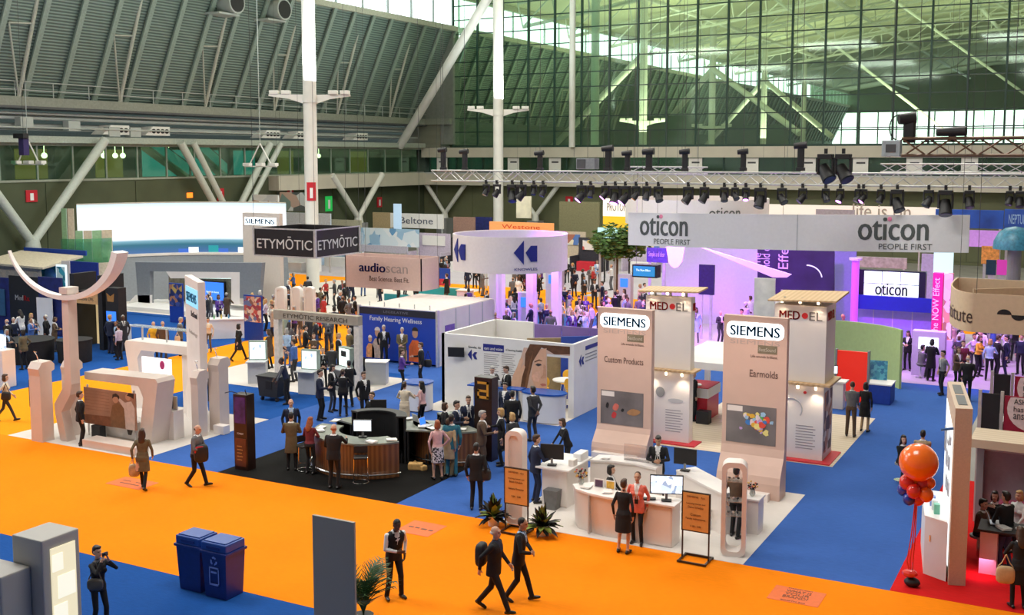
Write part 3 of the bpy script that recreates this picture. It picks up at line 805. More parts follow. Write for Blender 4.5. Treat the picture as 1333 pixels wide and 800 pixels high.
POSES = {
 'stand': dict(hands=HANG),
 'relax': dict(hands=((-.23, -.03, .92), (.23, .03, .91)), feet=((-.10, .06, .085), (.13, -.06, .085)), twist=6),
 'talk': dict(hands=((-.16, -.34, 1.18), (.235, .0, .90)), head_pitch=4),
 'talk2': dict(hands=((-.14, -.30, 1.22), (.20, -.32, 1.08)), elbow=((-1, .2, -.6), (1, .2, -.6)), twist=-6),
 'clasp': dict(hands=((-.035, -.21, 1.00), (.035, -.225, 1.02)), elbow=((-1, .4, 0), (1, .4, 0)), hand_dir=((.9, -.1, -.2), (-.9, -.1, -.2))),
 'hold': dict(hands=((-.06, -.26, 1.14), (.07, -.26, 1.16)), elbow=((-1, .5, -.3), (1, .5, -.3)), head_pitch=16, hand_dir=((.5, -.8, 0), (-.5, -.8, 0))),
 'fold': dict(hands=((.12, -.19, 1.20), (-.10, -.21, 1.22)), elbow=((-1, -.3, -.8), (1, -.3, -.8)), hand_dir=((1, 0, .1), (-1, 0, .1))),
 'behind': dict(hands=((-.04, .20, .98), (.04, .20, .98)), elbow=((-1, .3, 0), (1, .3, 0))),
 'hip': dict(hands=((-.20, -.05, 1.00), (.235, .02, .90)), elbow=((-1, .5, 0), (1, .5, -.3)), hand_dir=((.6, -.5, -.2), None)),
 'walk': dict(pelvis=(0, 0, .905), feet=((-.08, -.34, .095), (.09, .36, .15)), foot_pitch=(14, -38), hands=((-.25, .20, .95), (.25, -.22, .97)), lean=4),
 'walk2': dict(pelvis=(0, 0, .92), feet=((-.09, .26, .12), (.08, -.22, .09)), foot_pitch=(-28, 8), hands=((-.24, -.16, .95), (.24, .14, .93)), lean=4),
 'carry': dict(pelvis=(0, 0, .91), feet=((-.09, .24, .12), (.08, -.26, .09)), foot_pitch=(-28, 10), hands=((-.10, -.24, 1.10), (.08, -.25, 1.08)), elbow=((-1, .5, -.2), (1, .5, -.2)), lean=6, head_pitch=10),
 'reach': dict(lean=16, hands=((-.16, -.42, 1.06), (.12, -.36, .98)), elbow=((-1, .3, -.4), (1, .3, -.4)), feet=((-.12, .10, .085), (.12, .02, .085)), head_pitch=8),
 'point': dict(lean=6, hands=((-.20, -.46, 1.30), (.10, -.26, 1.05)), elbow=((-.7, .2, -1), (1, .4, -.3))),
 'photo': dict(hands=((-.07, -.22, 1.52), (.09, -.22, 1.50)), elbow=((-.8, -.2, -1), (.8, -.2, -1)), hand_dir=((.2, -.2, 1), (-.2, -.2, 1)), feet=((-.11, .06, .085), (.12, -.05, .085))),
 'bow': dict(lean=10, head_pitch=32, hands=((-.03, -.22, 1.12), (.245, -.02, .93)), elbow=((-1, .6, -.2), (.7, .8, -.2)), feet=((-.15, .03, .085), (.15, -.04, .085)), hand_dir=((.8, -.3, 0), None)),
 'sit': dict(sit=True, pelvis=(0, 0, .58), feet=((-.12, -.38, .085), (.12, -.36, .085)), hands=((-.13, -.38, 1.0), (.13, -.36, 1.02)), elbow=((-1, .3, -.6), (1, .3, -.6)), lean=8, knee=(0, -1, .6)),
 'perch': dict(sit=True, pelvis=(0, 0, .80), feet=((-.11, -.30, .30), (.13, -.26, .30)), hands=((-.13, -.34, 1.02), (.16, -.30, .98)), elbow=((-1, .3, -.6), (1, .3, -.6)), lean=8, knee=(0, -1, .5)),
}
def body(pose, garment, female=False, heavy=0.0, vox=.0115):
    k = (pose, garment, female, heavy, vox)
    if k not in BODY: make_body(k, POSES[pose], garment, female, heavy, vox)
    return BODY[k]
def cloth(name, c, var=.12): return mat('cloth_' + name, c, .85, var=var, scale=10, bump=.35, bscale=14)
C_ = dict(
 black=cloth('black', (.006, .006, .008)), navy=cloth('navy', (.010, .016, .045)), charcoal=cloth('charcoal', (.035, .036, .042)), grey=cloth('grey', (.13, .13, .14)),
 midgrey=cloth('midgrey', (.22, .22, .23)), olive=cloth('olive', (.13, .10, .05)), tan=cloth('tan', (.42, .30, .17)), brown=cloth('brown', (.10, .06, .035)), cream=cloth('cream', (.72, .62, .48)),
 white=cloth('white', (.78, .78, .78)), blue=cloth('blue', (.06, .14, .42)), sky=cloth('sky', (.35, .50, .72)), teal=cloth('teal', (.02, .14, .20)), red=cloth('red', (.45, .03, .03)), coral=cloth('coral', (.75, .17, .12)),
 purple=cloth('purple', (.10, .04, .28)), pink=cloth('pink', (.70, .42, .42)), yellow=cloth('yellow', (.75, .45, .03)), denim=cloth('denim', (.05, .10, .24)), maroon=cloth('maroon', (.16, .02, .03)), green=cloth('green', (.05, .09, .03)), lilac=cloth('lilac', (.5, .45, .6)))
def patterned(name, a, b, s):
    m = blotch_mat(name, [a, b, a, b, b], s, .85); return m
C_['floral'] = patterned('cloth_floral', (.03, .03, .04), (.62, .58, .6), 26)
SKIN = [mat('skin_light', (.62, .36, .25), .55, var=.06), mat('skin_mid', (.48, .26, .16), .55, var=.06), mat('skin_tan', (.30, .15, .085), .55, var=.06), mat('skin_dark', (.10, .045, .025), .5, var=.06)]
HC = dict(black=mat('hair_black', (.012, .009, .008), .5, var=.2, scale=40), brown=mat('hair_brown', (.055, .026, .012), .5, var=.2, scale=40), fair=mat('hair_fair', (.50, .30, .11), .5, var=.2, scale=40), grey=mat('hair_grey', (.36, .35, .34), .5, var=.2, scale=40), white=mat('hair_white', (.62, .60, .56), .5, var=.15, scale=40), red=mat('hair_red', (.30, .08, .025), .5, var=.2, scale=40))
EYE = mat('eye_dark', (.02, .012, .01), .3, var=0); LIP = mat('lip', (.36, .12, .10), .5, var=0); SHOEM = mat('shoe_leather', (.012, .010, .010), .3, var=.1)
SHOET = mat('shoe_tan', (.16, .08, .035), .45, var=.1)
def lanyard_mesh():
    mb = MB()
    for s in (-1, 1): mb.box((s * .035, -.128, 1.30), (.014, .006, .34), 0, 0, math.radians(-6), math.radians(-s * 10))
    return mb.mesh('lanyard')
LANY = lanyard_mesh(); BADGE = MB().box((0, -.152, 1.09), (.085, .008, .11)).mesh('badge')
def person(x, y, f, pose, top, bottom, label, hair='short', hcol='brown', skin=0, garment='suit', female=False, heavy=0.0, h=1.75, shirt='white', tie=None, badge=False, z=0.0, group=None, sleeve=None, shoes=None, parts=True, legs=None, vox=.0115):
    me, Hm, T = body(pose, garment, female, heavy, vox)
    rz = math.radians(f) + math.atan2(-x, y)
    o = bpy.data.objects.new('person', me); COL.objects.link(o)
    o.location = (x, y, z); o.rotation_euler = (0, 0, rz); s = h / 1.765; o.scale = (s, s, s)
    tag(o, label, 'person', group)
    sk = SKIN[skin]; tm = C_[top]; bmz = C_[bottom]
    ms = [sk, tm, C_[shirt], bmz, SHOET if shoes == 'tan' else SHOEM, EYE, LIP, C_[sleeve] if sleeve else tm, C_[tie] if tie else C_[shirt]]
    if legs: ms[0] = sk
    for i, m in enumerate(ms):
        sl = o.material_slots[i]; sl.link = 'OBJECT'; sl.material = m
    if hair:
        hobj = bpy.data.objects.new('hair', HAIR[hair]); COL.objects.link(hobj); hobj.parent = o; hobj.matrix_local = Hm
        hobj.material_slots[0].link = 'OBJECT'; hobj.material_slots[0].material = HC[hcol]
    if badge:
        l = bpy.data.objects.new('lanyard', LANY); COL.objects.link(l); l.parent = o; l.matrix_local = T
        if not len(LANY.materials): LANY.materials.append(C_['white']); BADGE.materials.append(mat('badge_card', (.8, .78, .74), .4, var=.15, scale=30))
        b = bpy.data.objects.new('badge', BADGE); COL.objects.link(b); b.parent = o; b.matrix_local = T
    return o
# ================================================================== CARPETS
ORANGE = carpet_mat('orange_carpet', (.92, 0.235, 0.0), .08)
ORANGE2 = carpet_mat('yellow_orange_carpet', (.95, 0.31, 0.003), .06)
BLUE = carpet_mat('blue_carpet', (0.008, 0.072, 0.30), .14)
BLUE2 = carpet_mat('violet_blue_carpet', (0.04, 0.115, 0.39), .12)  # same blue, lightened to hold the aisle's sheen and light
BLACKC = carpet_mat('black_carpet', (0.006, 0.0055, 0.005), .2)
WHITEC = carpet_mat('white_carpet', (0.66, 0.62, 0.58), .04)
REDC = carpet_mat('red_carpet', (0.62, 0.01, 0.01), .1)
GREYC = carpet_mat('grey_carpet', (0.45, 0.42, 0.46), .08)
def carpet(x0, x1, y0, y1, z, m, lab, nm='carpet'):
    return tag(obj(nm, MB().bb(x0, x1, y0, y1, 0.0, z), m), lab, 'carpet')
carpet(-60, 29, -5, 17.2, .008, BLUE, 'blue carpet in front of the wide orange aisle')
carpet(-60, 29, 17.2, 23.65, .010, ORANGE, 'wide orange aisle carpet crossing the foreground')
carpet(-37.3, -31.4, 23.65, 58, .010, ORANGE2, 'orange aisle carpet running away on the left')
carpet(-60, 20, 58, 68, .010, ORANGE2, 'yellow orange carpet of the far cross aisle')
carpet(-60, -30, 68, 90, .009, GREYC, 'grey lilac floor of the far left booths')
carpet(-50, -37.3, 50.5, 66, .016, WHITEC, 'white floor under the crowd below the black cube sign')
carpet(-63, -37.3, 23.65, 58, .008, BLUE, 'blue carpet to the left of the orange side aisle')
carpet(-31.4, -25.3, 29.4, 38.4, .008, BLUE, 'dark blue carpet behind the white left booth floor')
carpet(-25.3, -3.6, 23.65, 58, .007, BLUE2, 'blue aisle carpet with painted sheen between the booths')
carpet(-31.4, -25.3, 38.4, 58, .008, BLUE2, 'blue carpet around the blue mural box')
carpet(-31.4, -25.3, 23.65, 29.4, .014, WHITEC, 'white booth carpet under the curved white display pieces')
carpet(-22.3, -16.1, 23.65, 30.6, .014, BLACKC, 'black booth carpet under the round wooden counters')
carpet(-13.0, -6.76, 23.65, 29.5, .014, WHITEC, 'white booth carpet under the reception counters')
carpet(-21.6, -16.0, 33.3, 38.6, .014, WHITEC, 'white floor of the face mural booth')
carpet(-3.6, 12, 23.65, 33, .014, REDC, 'red booth carpet at the right edge')
carpet(-12.2, -6.7, 32.6, 39.5, .014, stripe_mat('cream_plank_floor', (.62, .52, .38), (.72, .62, .48), 1.2, 'Y', .5, .02), 'cream plank floor between the two glowing towers')
carpet(-33.2, -24.8, 33.4, 37.6, .015, WHITEC, 'white booth carpet under the grey sign kiosks')
carpet(-24, 10, 46.5, 61, .012, GREYC, 'pale grey floor of the purple lit booth')
carpet(-63, -40.5, 46.5, 57.5, .012, WHITEC, 'white floor of the bright curved screen booth')
carpet(-30, 10, 66, 90, .014, GREYC, 'grey floor of the far booths')
# printed floor squares in the orange aisle
def decal(x, y, w, d, rz, lines, lab):
    t = thing('floor_decal', lab, 'floor decal', (x, y, .010))
    obj('square', MB().box((x, y, .013), (w, d, .004), rz), mat('orange_red_vinyl', (.80, .14, .012), .6, var=.05), t)
    c, s = math.cos(rz), math.sin(rz)
    for i, (u, v, lw, lh) in enumerate(lines):
        obj('printed_line', MB().box((x + c * u - s * v, y + s * u + c * v, .0165), (lw, lh, .003), rz), mat('brown_ink', (.16, .05, .01), .6, var=0), t)
x, y = G(548, 688); decal(x, y, .95, .9, 0, [(-.28, .0, .14, .07), (-.1, .0, .12, .07), (.1, -.02, .16, .08), (.3, -.03, .12, .07)], 'orange red floor square beside the person in a vest')
x, y = G(172, 629); decal(x, y, 1.3, .75, 0, [(-.3, .1, .3, .05), (.2, .1, .3, .05), (0, -.1, .7, .05)], 'orange red floor square under the walker with a tan coat')
x, y = G(1037, 776)
tt = thing('floor_decal', 'orange red floor square printed with lettering at the lower right', 'floor decal', (x, y, .010))
obj('square', MB().box((x, y, .013), (1.05, .8, .004)), MATS['orange_red_vinyl'], tt)
BRI = mat('brown_ink', (.16, .05, .01), .6, var=0)
for i, s in enumerate(('WHAT IS', 'YOUR', 'BRAND?')):
    text(s, (x - .26, y + .14 - .16 * i, .0155), (1, 0, 0), (0, 1, 0), .52, BRI, tt, height=.13, extrude=.002)
text('STARKEY.COM', (x - .25, y + .33, .0155), (1, 0, 0), (0, 1, 0), .5, BRI, tt, height=.04, extrude=.002)
text('BOOTH 200', (x - .25, y - .36, .0155), (1, 0, 0), (0, 1, 0), .5, BRI, tt, height=.05, extrude=.002)

# ================================================================== small furniture builders
SCREENB = emit('blue_screen', (.03, .16, .75), 1.6)
SCREENW = emit('white_screen', (.80, .90, 1.0), 1.5)
SCREENC = blotch_mat('picture_screen', [(.75, .85, .95), (.5, .65, .85), (.85, .9, .95), (.25, .35, .5)], 9, .3, 1.2)
def monitor(x, y, z, f, lab, w=.5, h=.32, scr=SCREENW, back=False, grp=None):
    rz = math.radians(f) + math.atan2(-x, y)
    t = thing('monitor', lab, 'monitor', (x, y, z), rz, grp)
    obj('foot', MB().box((0, 0, .012), (.24, .18, .024), 0, .008), BLACK, t, local=True)
    obj('neck', MB().box((0, .03, .10), (.06, .03, .18)), GREYM, t, local=True)
    b = obj('casing', MB().box((0, 0, .16 + h / 2), (w, .045, h), 0, .008), BLACK, t, local=True)
    obj('screen', MB().box((0, -.0245, .16 + h / 2), (w - .05, .006, h - .05)), scr, b, local=True)
    return t
def keyboard(x, y, z, f, lab):
    rz = math.radians(f) + math.atan2(-x, y)
    t = thing('keyboard', lab, 'keyboard', (x, y, z), rz)
    obj('base', MB().box((0, 0, .012), (.42, .15, .024), 0, .006), BLACK, t, local=True)
    for r in range(4): obj('key_row', MB().box((0, -.05 + r * .034, .027), (.38, .026, .008)), GREYD, t, local=True)
def pot_plant(x, y, lab, R=.45, n=84, potc=WHITEP, seed=1, hh=.75):
    rr = random.Random(seed); t = thing('potted_plant', lab, 'plant', (x, y, 0.012))
    ph = .26
    obj('pot', MB().lathe([(.13, 0), (.17, ph * .9), (.185, ph), (.165, ph), (.15, ph - .04), (.0, ph - .04)], n=18), potc, t, True, True)
    lm = [mat('leaf_green', (.045, .13, .03), .45, var=.25, scale=6), mat('leaf_dark', (.018, .07, .02), .45, var=.25, scale=6), mat('leaf_yellowish', (.20, .26, .05), .45, var=.2, scale=6)]
    for i in range(n):
        a = rr.uniform(0, 2 * PI); el = rr.uniform(.05, 1.45); L = R * rr.uniform(.7, 1.15)
        mb = MB(); w = L * .16
        d = Vector((math.cos(a), math.sin(a), 0)); s = Vector((-d.y, d.x, 0)); p0 = Vector((0, 0, ph - .03))
        pts = [p0 + d * (L * u * math.cos(el)) + Vector((0, 0, L * (u * math.sin(el) * 1.15 - .35 * u * u * math.cos(el)))) for u in (0, .35, .7, 1.0)]
        ws = (.012, w, w * .8, .004)
        A = [mb.bm.verts.new(p + s * q) for p, q in zip(pts, ws)]; B = [mb.bm.verts.new(p - s * q) for p, q in zip(pts, ws)]; M_ = [mb.bm.verts.new(p - Vector((0, 0, .018))) for p in pts]
        for k in range(3): mb.bm.faces.new((A[k], A[k + 1], M_[k + 1], M_[k])); mb.bm.faces.new((M_[k], M_[k + 1], B[k + 1], B[k]))
        obj('leaf', mb, lm[i % 3], t, True, True)
    return t
def sign_stand(x, y, rz, lab, lines):
    t = thing('sign_stand', lab, 'sign stand', (x, y, .014), rz)
    fm = mat('bronze_frame', (.035, .025, .018), .4, .3, var=.1)
    mb = MB(); w = .62
    for s in (-1, 1): obj('post', MB().box((s * w / 2, 0, .80), (.03, .03, 1.56)), fm, t, local=True)
    obj('base_frame', MB().box((0, .27, .03), (w + .06, .04, .04)).box((0, -.27, .03), (w + .06, .04, .04)).box((-w / 2, 0, .03), (.04, .5, .04)).box((w / 2, 0, .03), (.04, .5, .04)), fm, t, local=True)
    f = obj('board_frame', MB().box((0, 0, 1.13), (w + .05, .045, .92)), fm, t, local=True)
    obj('board', MB().box((0, -.024, 1.13), (w - .02, .012, .86)), mat('amber_board', (.68, .35, .10), .5, var=.05), f, local=True)
    ink = mat('brown_ink', (0, 0, 0))
    for (s, v, wd, hh) in lines:
        me = text(s, (-wd / 2, -.031, v), (1, 0, 0), (0, 0, 1), wd, ink, None, height=hh, extrude=.003); me.parent = f
    return t
def bar_stool(x, y, rz, lab, m=CHROME, grp=None):
    t = thing('bar_stool', lab, 'stool', (x, y, .014), rz, grp)
    ring = [(.22 * math.cos(a), .22 * math.sin(a), .012) for a in [2 * PI * i / 20 for i in range(21)]]
    obj('base_ring', MB().tube(ring, .012, 6), CHROME, t, local=True)
    for s in (-1, 1):
        obj('leg', MB().tube([(s * .2, 0, .012), (s * .19, 0, .70), (s * .17, .17, .76)], .013, 6), CHROME, t, local=True)
    obj('foot_rest', MB().tube([(-.195, 0, .25), (0, -.16, .25), (.195, 0, .25)], .011, 6), CHROME, t, local=True)
    obj('seat', MB().box((0, 0, .72), (.38, .36, .05), 0, .02), BLACK, t, local=True)
    obj('backrest', MB().box((0, .18, .90), (.38, .03, .20), 0, .012), BLACK, t, local=True)
    return t
def shell_chair(x, y, rz, lab):
    t = thing('swivel_chair', lab, 'chair', (x, y, .014), rz)
    mb = MB(); mb.lathe([(.02, .42), (.20, .44), (.26, .52), (.28, .66), (.285, .82), (.265, .82), (.245, .56), (.18, .48), (.0, .46)], n=18, a0=-.35, a1=PI + .35)
    obj('shell', mb, WHITE, t, True, True)
    obj('seat_pad', MB().cyl((0, 0, .44), (0, 0, .50), .22, .23, n=18), WHITE, t, True, True)
    obj('stem', MB().cyl((0, 0, .04), (0, 0, .44), .025), CHROME, t, local=True)
    obj('base_disc', MB().cyl((0, 0, 0), (0, 0, .04), .24, .22, n=20), CHROME, t, local=True)
def leaflet(x, y, z, rz, lab, m=None, n=3):
    t = thing('leaflet_stack', lab, 'leaflets', (x, y, z), rz)
    for i in range(n): obj('leaflet', MB().box((.01 * i, .008 * i, .006 + .012 * i), (.21, .29, .011), .1 * i), [WHITE, m or WHITEP, WHITE][i % 3], t, local=True)
def laptop(x, y, z, f, lab, scr=SCREENW, w=.34):
    rz = math.radians(f) + math.atan2(-x, y)
    t = thing('laptop', lab, 'laptop', (x, y, z), rz)
    obj('keyboard_base', MB().box((0, -.1, .012), (w, .24, .02), 0, .004), GREYL, t, local=True)
    l = obj('lid', MB().box((0, .045, .13), (w, .012, .23), 0, .004, math.radians(-14)), GREYL, t, local=True)
    obj('screen', MB().box((0, .0385, .131), (w - .03, .004, .20), 0, 0, math.radians(-14)), scr, l, local=True)

# ================================================================== FOREGROUND
STONE = mat('sparkly_grey_laminate', (.40, .39, .37), .5, var=.12, scale=120)
t = thing('display_tower', 'tall grey display tower with a glowing side window at lower left', 'display tower', (-16.0, 12.75, .008))
obj('body', MB().bb(-16.42, -15.66, 12.35, 13.13, 0, 2.6, .03), STONE, t)
fr = obj('light_window', MB().bb(-15.655, -15.63, 12.50, 13.02, .3, 2.42, .012), emit('lit_panel', (1.0, .90, .62), .72), t)
for i, (a, b, c, d) in enumerate(((12.52, 12.74, 2.0, 2.3), (12.62, 12.98, 1.5, 1.9), (12.52, 12.8, 1.1, 1.4), (12.7, 13.0, .7, 1.0))):
    obj('frosted_pattern', MB().bb(-15.632, -15.62, a, b, c, d), emit('lit_panel_pale', (1.0, .97, .80), .85), fr)
t = thing('display_wall', 'low grey display wall with an orange arched niche at lower left', 'display wall', (-17.3, 12.4, .008))
obj('body', MB().bb(-19, -15.95, 11.75, 12.34, 0, 2.12, .03), STONE, t)
mb = MB(); cx_, z0 = -17.02, 1.35
ol = [(cx_ - .42, 11.745, .3), (cx_ + .42, 11.745, .3)] + [(cx_ + .42 * math.cos(a), 11.745, z0 + .3 * math.sin(a)) for a in [PI * i / 10 for i in range(11)]]
mb.prism(ol, (0, -.02, 0)); nic = obj('arched_niche', mb, mat('orange_niche', (.95, .36, .02), .5, var=.08), t)
for i in range(3): obj('printed_figure', MB().bb(cx_ - .30 + .2 * i, cx_ - .22 + .2 * i, 11.715, 11.725, .5, 1.2), mat('niche_print', (.45, .10, .01), .6), nic)
def wheelie_bin(xa, xb, ya, yb, h, lab, sym):
    t = thing('recycling_bin', lab, 'bin', ((xa + xb) / 2, (ya + yb) / 2, .008), 0, 'blue recycling bins')
    cx, cy = (xa + xb) / 2, (ya + yb) / 2; w, d = (xb - xa) / 2, (yb - ya) / 2
    bmz = mat('blue_bin_plastic', (.006, .02, .16), .4, var=.1); lm = mat('blue_lid_plastic', (.01, .06, .30), .4, var=.06)
    mb = MB(); lo, hi = .86, 1.0
    q = []
    for z, k in ((.02, lo), (h * .80, hi)):
        q.append([mb.bm.verts.new((cx + sx * w * k, cy + sy * d * k, z)) for sx, sy in ((-1, -1), (1, -1), (1, 1), (-1, 1))])
    for i in range(4): mb.bm.faces.new((q[0][i], q[0][(i + 1) % 4], q[1][(i + 1) % 4], q[1][i]))
    mb.bm.faces.new(q[0][::-1]); mb.bm.faces.new(q[1])
    obj('body', mb, bmz, t)
    obj('rim', MB().box((cx, cy, h * .81), (2 * w + .07, 2 * d + .07, .06), 0, .012), bmz, t)
    ld = obj('lid', MB().box((cx, cy, h * .905), (2 * w + .01, 2 * d + .01, h * .15), 0, .03).box((cx, cy, h * .985), (2 * w - .08, 2 * d - .08, .03), 0, .01), lm, t)
    obj('slot_flap', MB().box((cx, cy - d - .008, h * .90), (w * 1.1, .015, .06)), bmz, ld)
    if sym:
        x0 = cx - .13; yy = cy - d * .94
        lb = obj('label_frame', MB().bb(x0, x0 + .26, yy - .02, yy - .012, .30, .34).bb(x0, x0 + .26, yy - .02, yy - .012, .66, .69).bb(x0, x0 + .02, yy - .02, yy - .012, .3, .69).bb(x0 + .24, x0 + .26, yy - .02, yy - .012, .3, .69).bb(x0 + .05, x0 + .2, yy - .02, yy - .012, .56, .60), mat('pale_blue_print', (.25, .35, .75), .5), t)
        for k in range(3):
            a = PI / 2 + k * 2 * PI / 3
            obj('recycling_arrow', MB().prism([(cx + .09 * math.cos(a + b) * r, yy - .022, .82 + .09 * math.sin(a + b) * r) for b, r in ((-.8, 1), (.0, 1.1), (.5, 1), (.5, .6), (0, .65), (-.8, .6))], (0, .01, 0)), MATS['pale_blue_print'], t)
wheelie_bin(-16.92, -16.25, 16.65, 17.18, 1.22, 'blue recycling bin, the left one of the pair', False)
wheelie_bin(-16.16, -15.50, 16.60, 17.18, 1.22, 'blue recycling bin with recycling symbol, the right one of the pair', True)
tag(obj('grey_panel', MB().bb(-12.30, -11.38, 15.40, 15.46, .0, 2.7, .01), mat('grey_laminate', (.38, .34, .28), .7, var=.1, scale=90)), 'tall plain grey freestanding panel in front of the palm', 'panel')
# palm
def palm(x, y, lab):
    rr = random.Random(5); t = thing('potted_palm', lab, 'plant', (x, y, .01))
    obj('pot', MB().lathe([(.14, 0), (.19, .27), (.20, .3), (.17, .3), (.0, .26)], n=18), BLACK, t, True, True)
    fm = mat('palm_green', (.03, .085, .02), .45, var=.3, scale=5); fm2 = mat('palm_yellow', (.20, .18, .04), .5, var=.3, scale=5)
    for i in range(26):
        a = i * 2.4 + rr.uniform(-.3, .3); H = rr.uniform(.65, 1.3); Rr = rr.uniform(.3, .85)
        d = Vector((math.cos(a), math.sin(a), 0)); s = Vector((-d.y, d.x, 0))
        pts = [Vector((0, 0, .26)) + d * (Rr * u ** 1.7) + Vector((0, 0, H * (u - .28 * u ** 3))) for u in [k / 8 for k in range(9)]]
        fr = obj('frond_stem', MB().tube([tuple(p) for p in pts], .009, 5), fm, t, local=True)
        mb = MB()
        for k in range(3, 9):
            for v in (0, .5):
                if k + v > 8: continue
                p = pts[k].lerp(pts[min(8, k + 1)], v); fw_ = (pts[k] - pts[k - 1]).normalized()
                for sg in (-1, 1):
                    L = .34 * (1.05 - abs(k + v - 5.2) / 5); e = p + (s * sg * .8 + fw_ * .7 + Vector((0, 0, -.12))).normalized() * L
                    q = fw_ * .02
                    mb.bm.faces.new([mb.bm.verts.new(c) for c in (p - q, p + q, e + q * .2, e - q * .2)])
        obj('leaflets', mb, fm2 if i % 6 == 5 else fm, fr, local=True)
    return t
palm(-12.25, 16.85, 'potted feathery palm in front of the person in a vest')

# ================================================================== RECEPTION BOOTH WITH TWO TALL PANELS
def rounded_outline(w, h, r, n=6):
    o_ = []
    for cx, cz, a0 in ((w / 2 - r, h - r, 0), (-w / 2 + r, h - r, PI / 2), (-w / 2 + r, r, PI), (w / 2 - r, r, 1.5 * PI)):
        for k in range(n + 1):
            a = a0 + PI / 2 * k / n; o_.append((cx + r * math.cos(a), cz + r * math.sin(a)))
    return o_
HALO = emit('backlight_halo', (.85, .95, 1.0), 2.2)
def tall_panel(x0, x1, yb, h, title, lab, pic, align, kz, pz0, tz):
    t = thing('tall_panel', lab, 'display panel', ((x0 + x1) / 2, yb, .014), 0, 'tall curved display panels')
    yf = yb + .42
    prof = [(yb, 0), (yb, .33 * kz), (yb + .05, .48 * kz), (yb + .22, .68 * kz), (yb + .36, .83 * kz), (yf, kz), (yf, h), (yf + .22, h), (yf + .22, 0)]
    obj('body', MB().prism([(x0, y, z) for y, z in prof], (x1 - x0, 0, 0)), PANELPINK, t)
    obj('plinth', MB().bb(x0 + .1, x1 - .25, yb - .22, yb, .0, .22, .01), WHITEP, t)
    w = x1 - x0
    hl = obj('halo_plate', MB().prism([(x0 + w * .50 + u, yf - .001, h - .60 + v) for u, v in rounded_outline(w * .90, .44, .16)], (0, -.012, 0)), HALO, t)
    text('SIEMENS', (x0 + w * .11, yf - .014, h - .53), (1, 0, 0), (0, 0, 1), w * .78, mat('petrol_letter', (.0, .10, .26), .4, var=0), t, height=.27, extrude=.02, bold=True)
    text('SIEMENS', (x0 + w * .11, yf - .002, h - .76), (1, 0, 0), (0, 0, 1), w * .78, mat('pale_letter_shade', (.46, .36, .32), .5, var=0), t, height=.12, extrude=.003)
    bx = x0 + w * .55
    bd = obj('brand_box', MB().bb(bx, bx + w * .30, yf - .012, yf, h - .98, h - .76), mat('khaki_box', (.20, .17, .11), .5), t)
    text('BestSound', (bx + .03, yf - .014, h - .92), (1, 0, 0), (0, 0, 1), w * .26, mat('pale_box_letter', (.55, .5, .42), .5), bd, height=.1, extrude=.004)
    text('Life sounds brilliant.', (x0 + w * .44, yf - .002, h - 1.10), (1, 0, 0), (0, 0, 1), w * .42, mat('brown_letter', (.12, .07, .06), .5), t, height=.07, extrude=.004)
    wd = w * (.72 if len(title) > 10 else .44)
    tx = x0 + w * .13 if align == 'l' else x1 - w * .13 - wd
    text(title, (tx, yf - .002, tz), (1, 0, 0), (0, 0, 1), wd, mat('brown_letter', (0, 0, 0)), t, height=.19, extrude=.006)
    # printed picture
    px0, px1, pz1 = x0 + w * .07, x1 - w * .14, pz0 + 1.04
    p = obj('printed_picture', MB().bb(px0, px1, yf - .012, yf, pz0, pz1), mat('grey_print', (.19, .17, .17), .4, var=.35, scale=.9), t)
    rr = random.Random(int(x0 * 10))
    if pic == 'ears':
        for i, (u, v, c, sx, sy) in enumerate(((.16, .55, (.02, .02, .02), .03, .07), (.36, .52, (.62, .16, .12), .06, .09), (.32, .28, (.55, .05, .05), .05, .08), (.52, .45, (.02, .02, .02), .03, .04), (.78, .42, (.38, .20, .09), .13, .08))):
            pts = [(px0 + (px1 - px0) * u + sx * 1.6 * math.cos(a) * (1 + .25 * math.sin(2 * a)), yf - .013, pz0 + (pz1 - pz0) * v + sy * 1.3 * math.sin(a)) for a in [2 * PI * k / 12 for k in range(12)]]
            flat('printed_device', pts, (0, -1, 0), mat('print_dev%d' % i, c, .4, var=.1), p)
    else:
        cols = [(.75, .08, .05), (.80, .45, .05), (.80, .70, .25), (.10, .45, .10), (.05, .20, .55), (.55, .35, .65), (.75, .65, .70), (.35, .55, .75)]
        for i in range(34):
            u, v = rr.gauss(.62, .17), rr.gauss(.55, .2)
            if not (.3 < u < .96 and .12 < v < .92): continue
            r0 = rr.uniform(.05, .11)
            pts = [(px0 + (px1 - px0) * u + r0 * math.cos(a) * rr.uniform(.6, 1.1), yf - .013 - i * .0004, pz0 + (pz1 - pz0) * v + r0 * math.sin(a) * rr.uniform(.6, 1.1)) for a in [2 * PI * k / 8 for k in range(8)]]
            flat('printed_earmold', pts, (0, -1, 0), mat('print_mold%d' % (i % 8), cols[i % 8], .35, var=.1), p, .003)
    flat('caption_box', [(px0 + .03, yf - .012, pz1 - .18), (px0 + .45, yf - .012, pz1 - .18), (px0 + .45, yf - .012, pz1 - .03), (px0 + .03, yf - .012, pz1 - .03)], (0, -1, 0), WHITEP, p, .003)
    spot_light('panel_spot', (x0 + w * .5, yb - 2.6, h + 1.2), (x0 + w * .5, yf, h * .45), 260, (1, .80, .68), 60)
tall_panel(-13.46, -11.70, 30.35, 4.55, 'Custom Products', 'tall blush panel reading Custom Products, left of the pair', 'ears', 'l', .95, .98, 2.88)
tall_panel(-8.95, -7.22, 28.55, 4.85, 'Earmolds', 'tall blush panel reading Earmolds, right of the pair', 'molds', 'r', 1.3, 1.38, 3.22)
LAMW = WHITEP; CTOP = mat('white_counter_top', (.82, .78, .76), .3, var=.02)
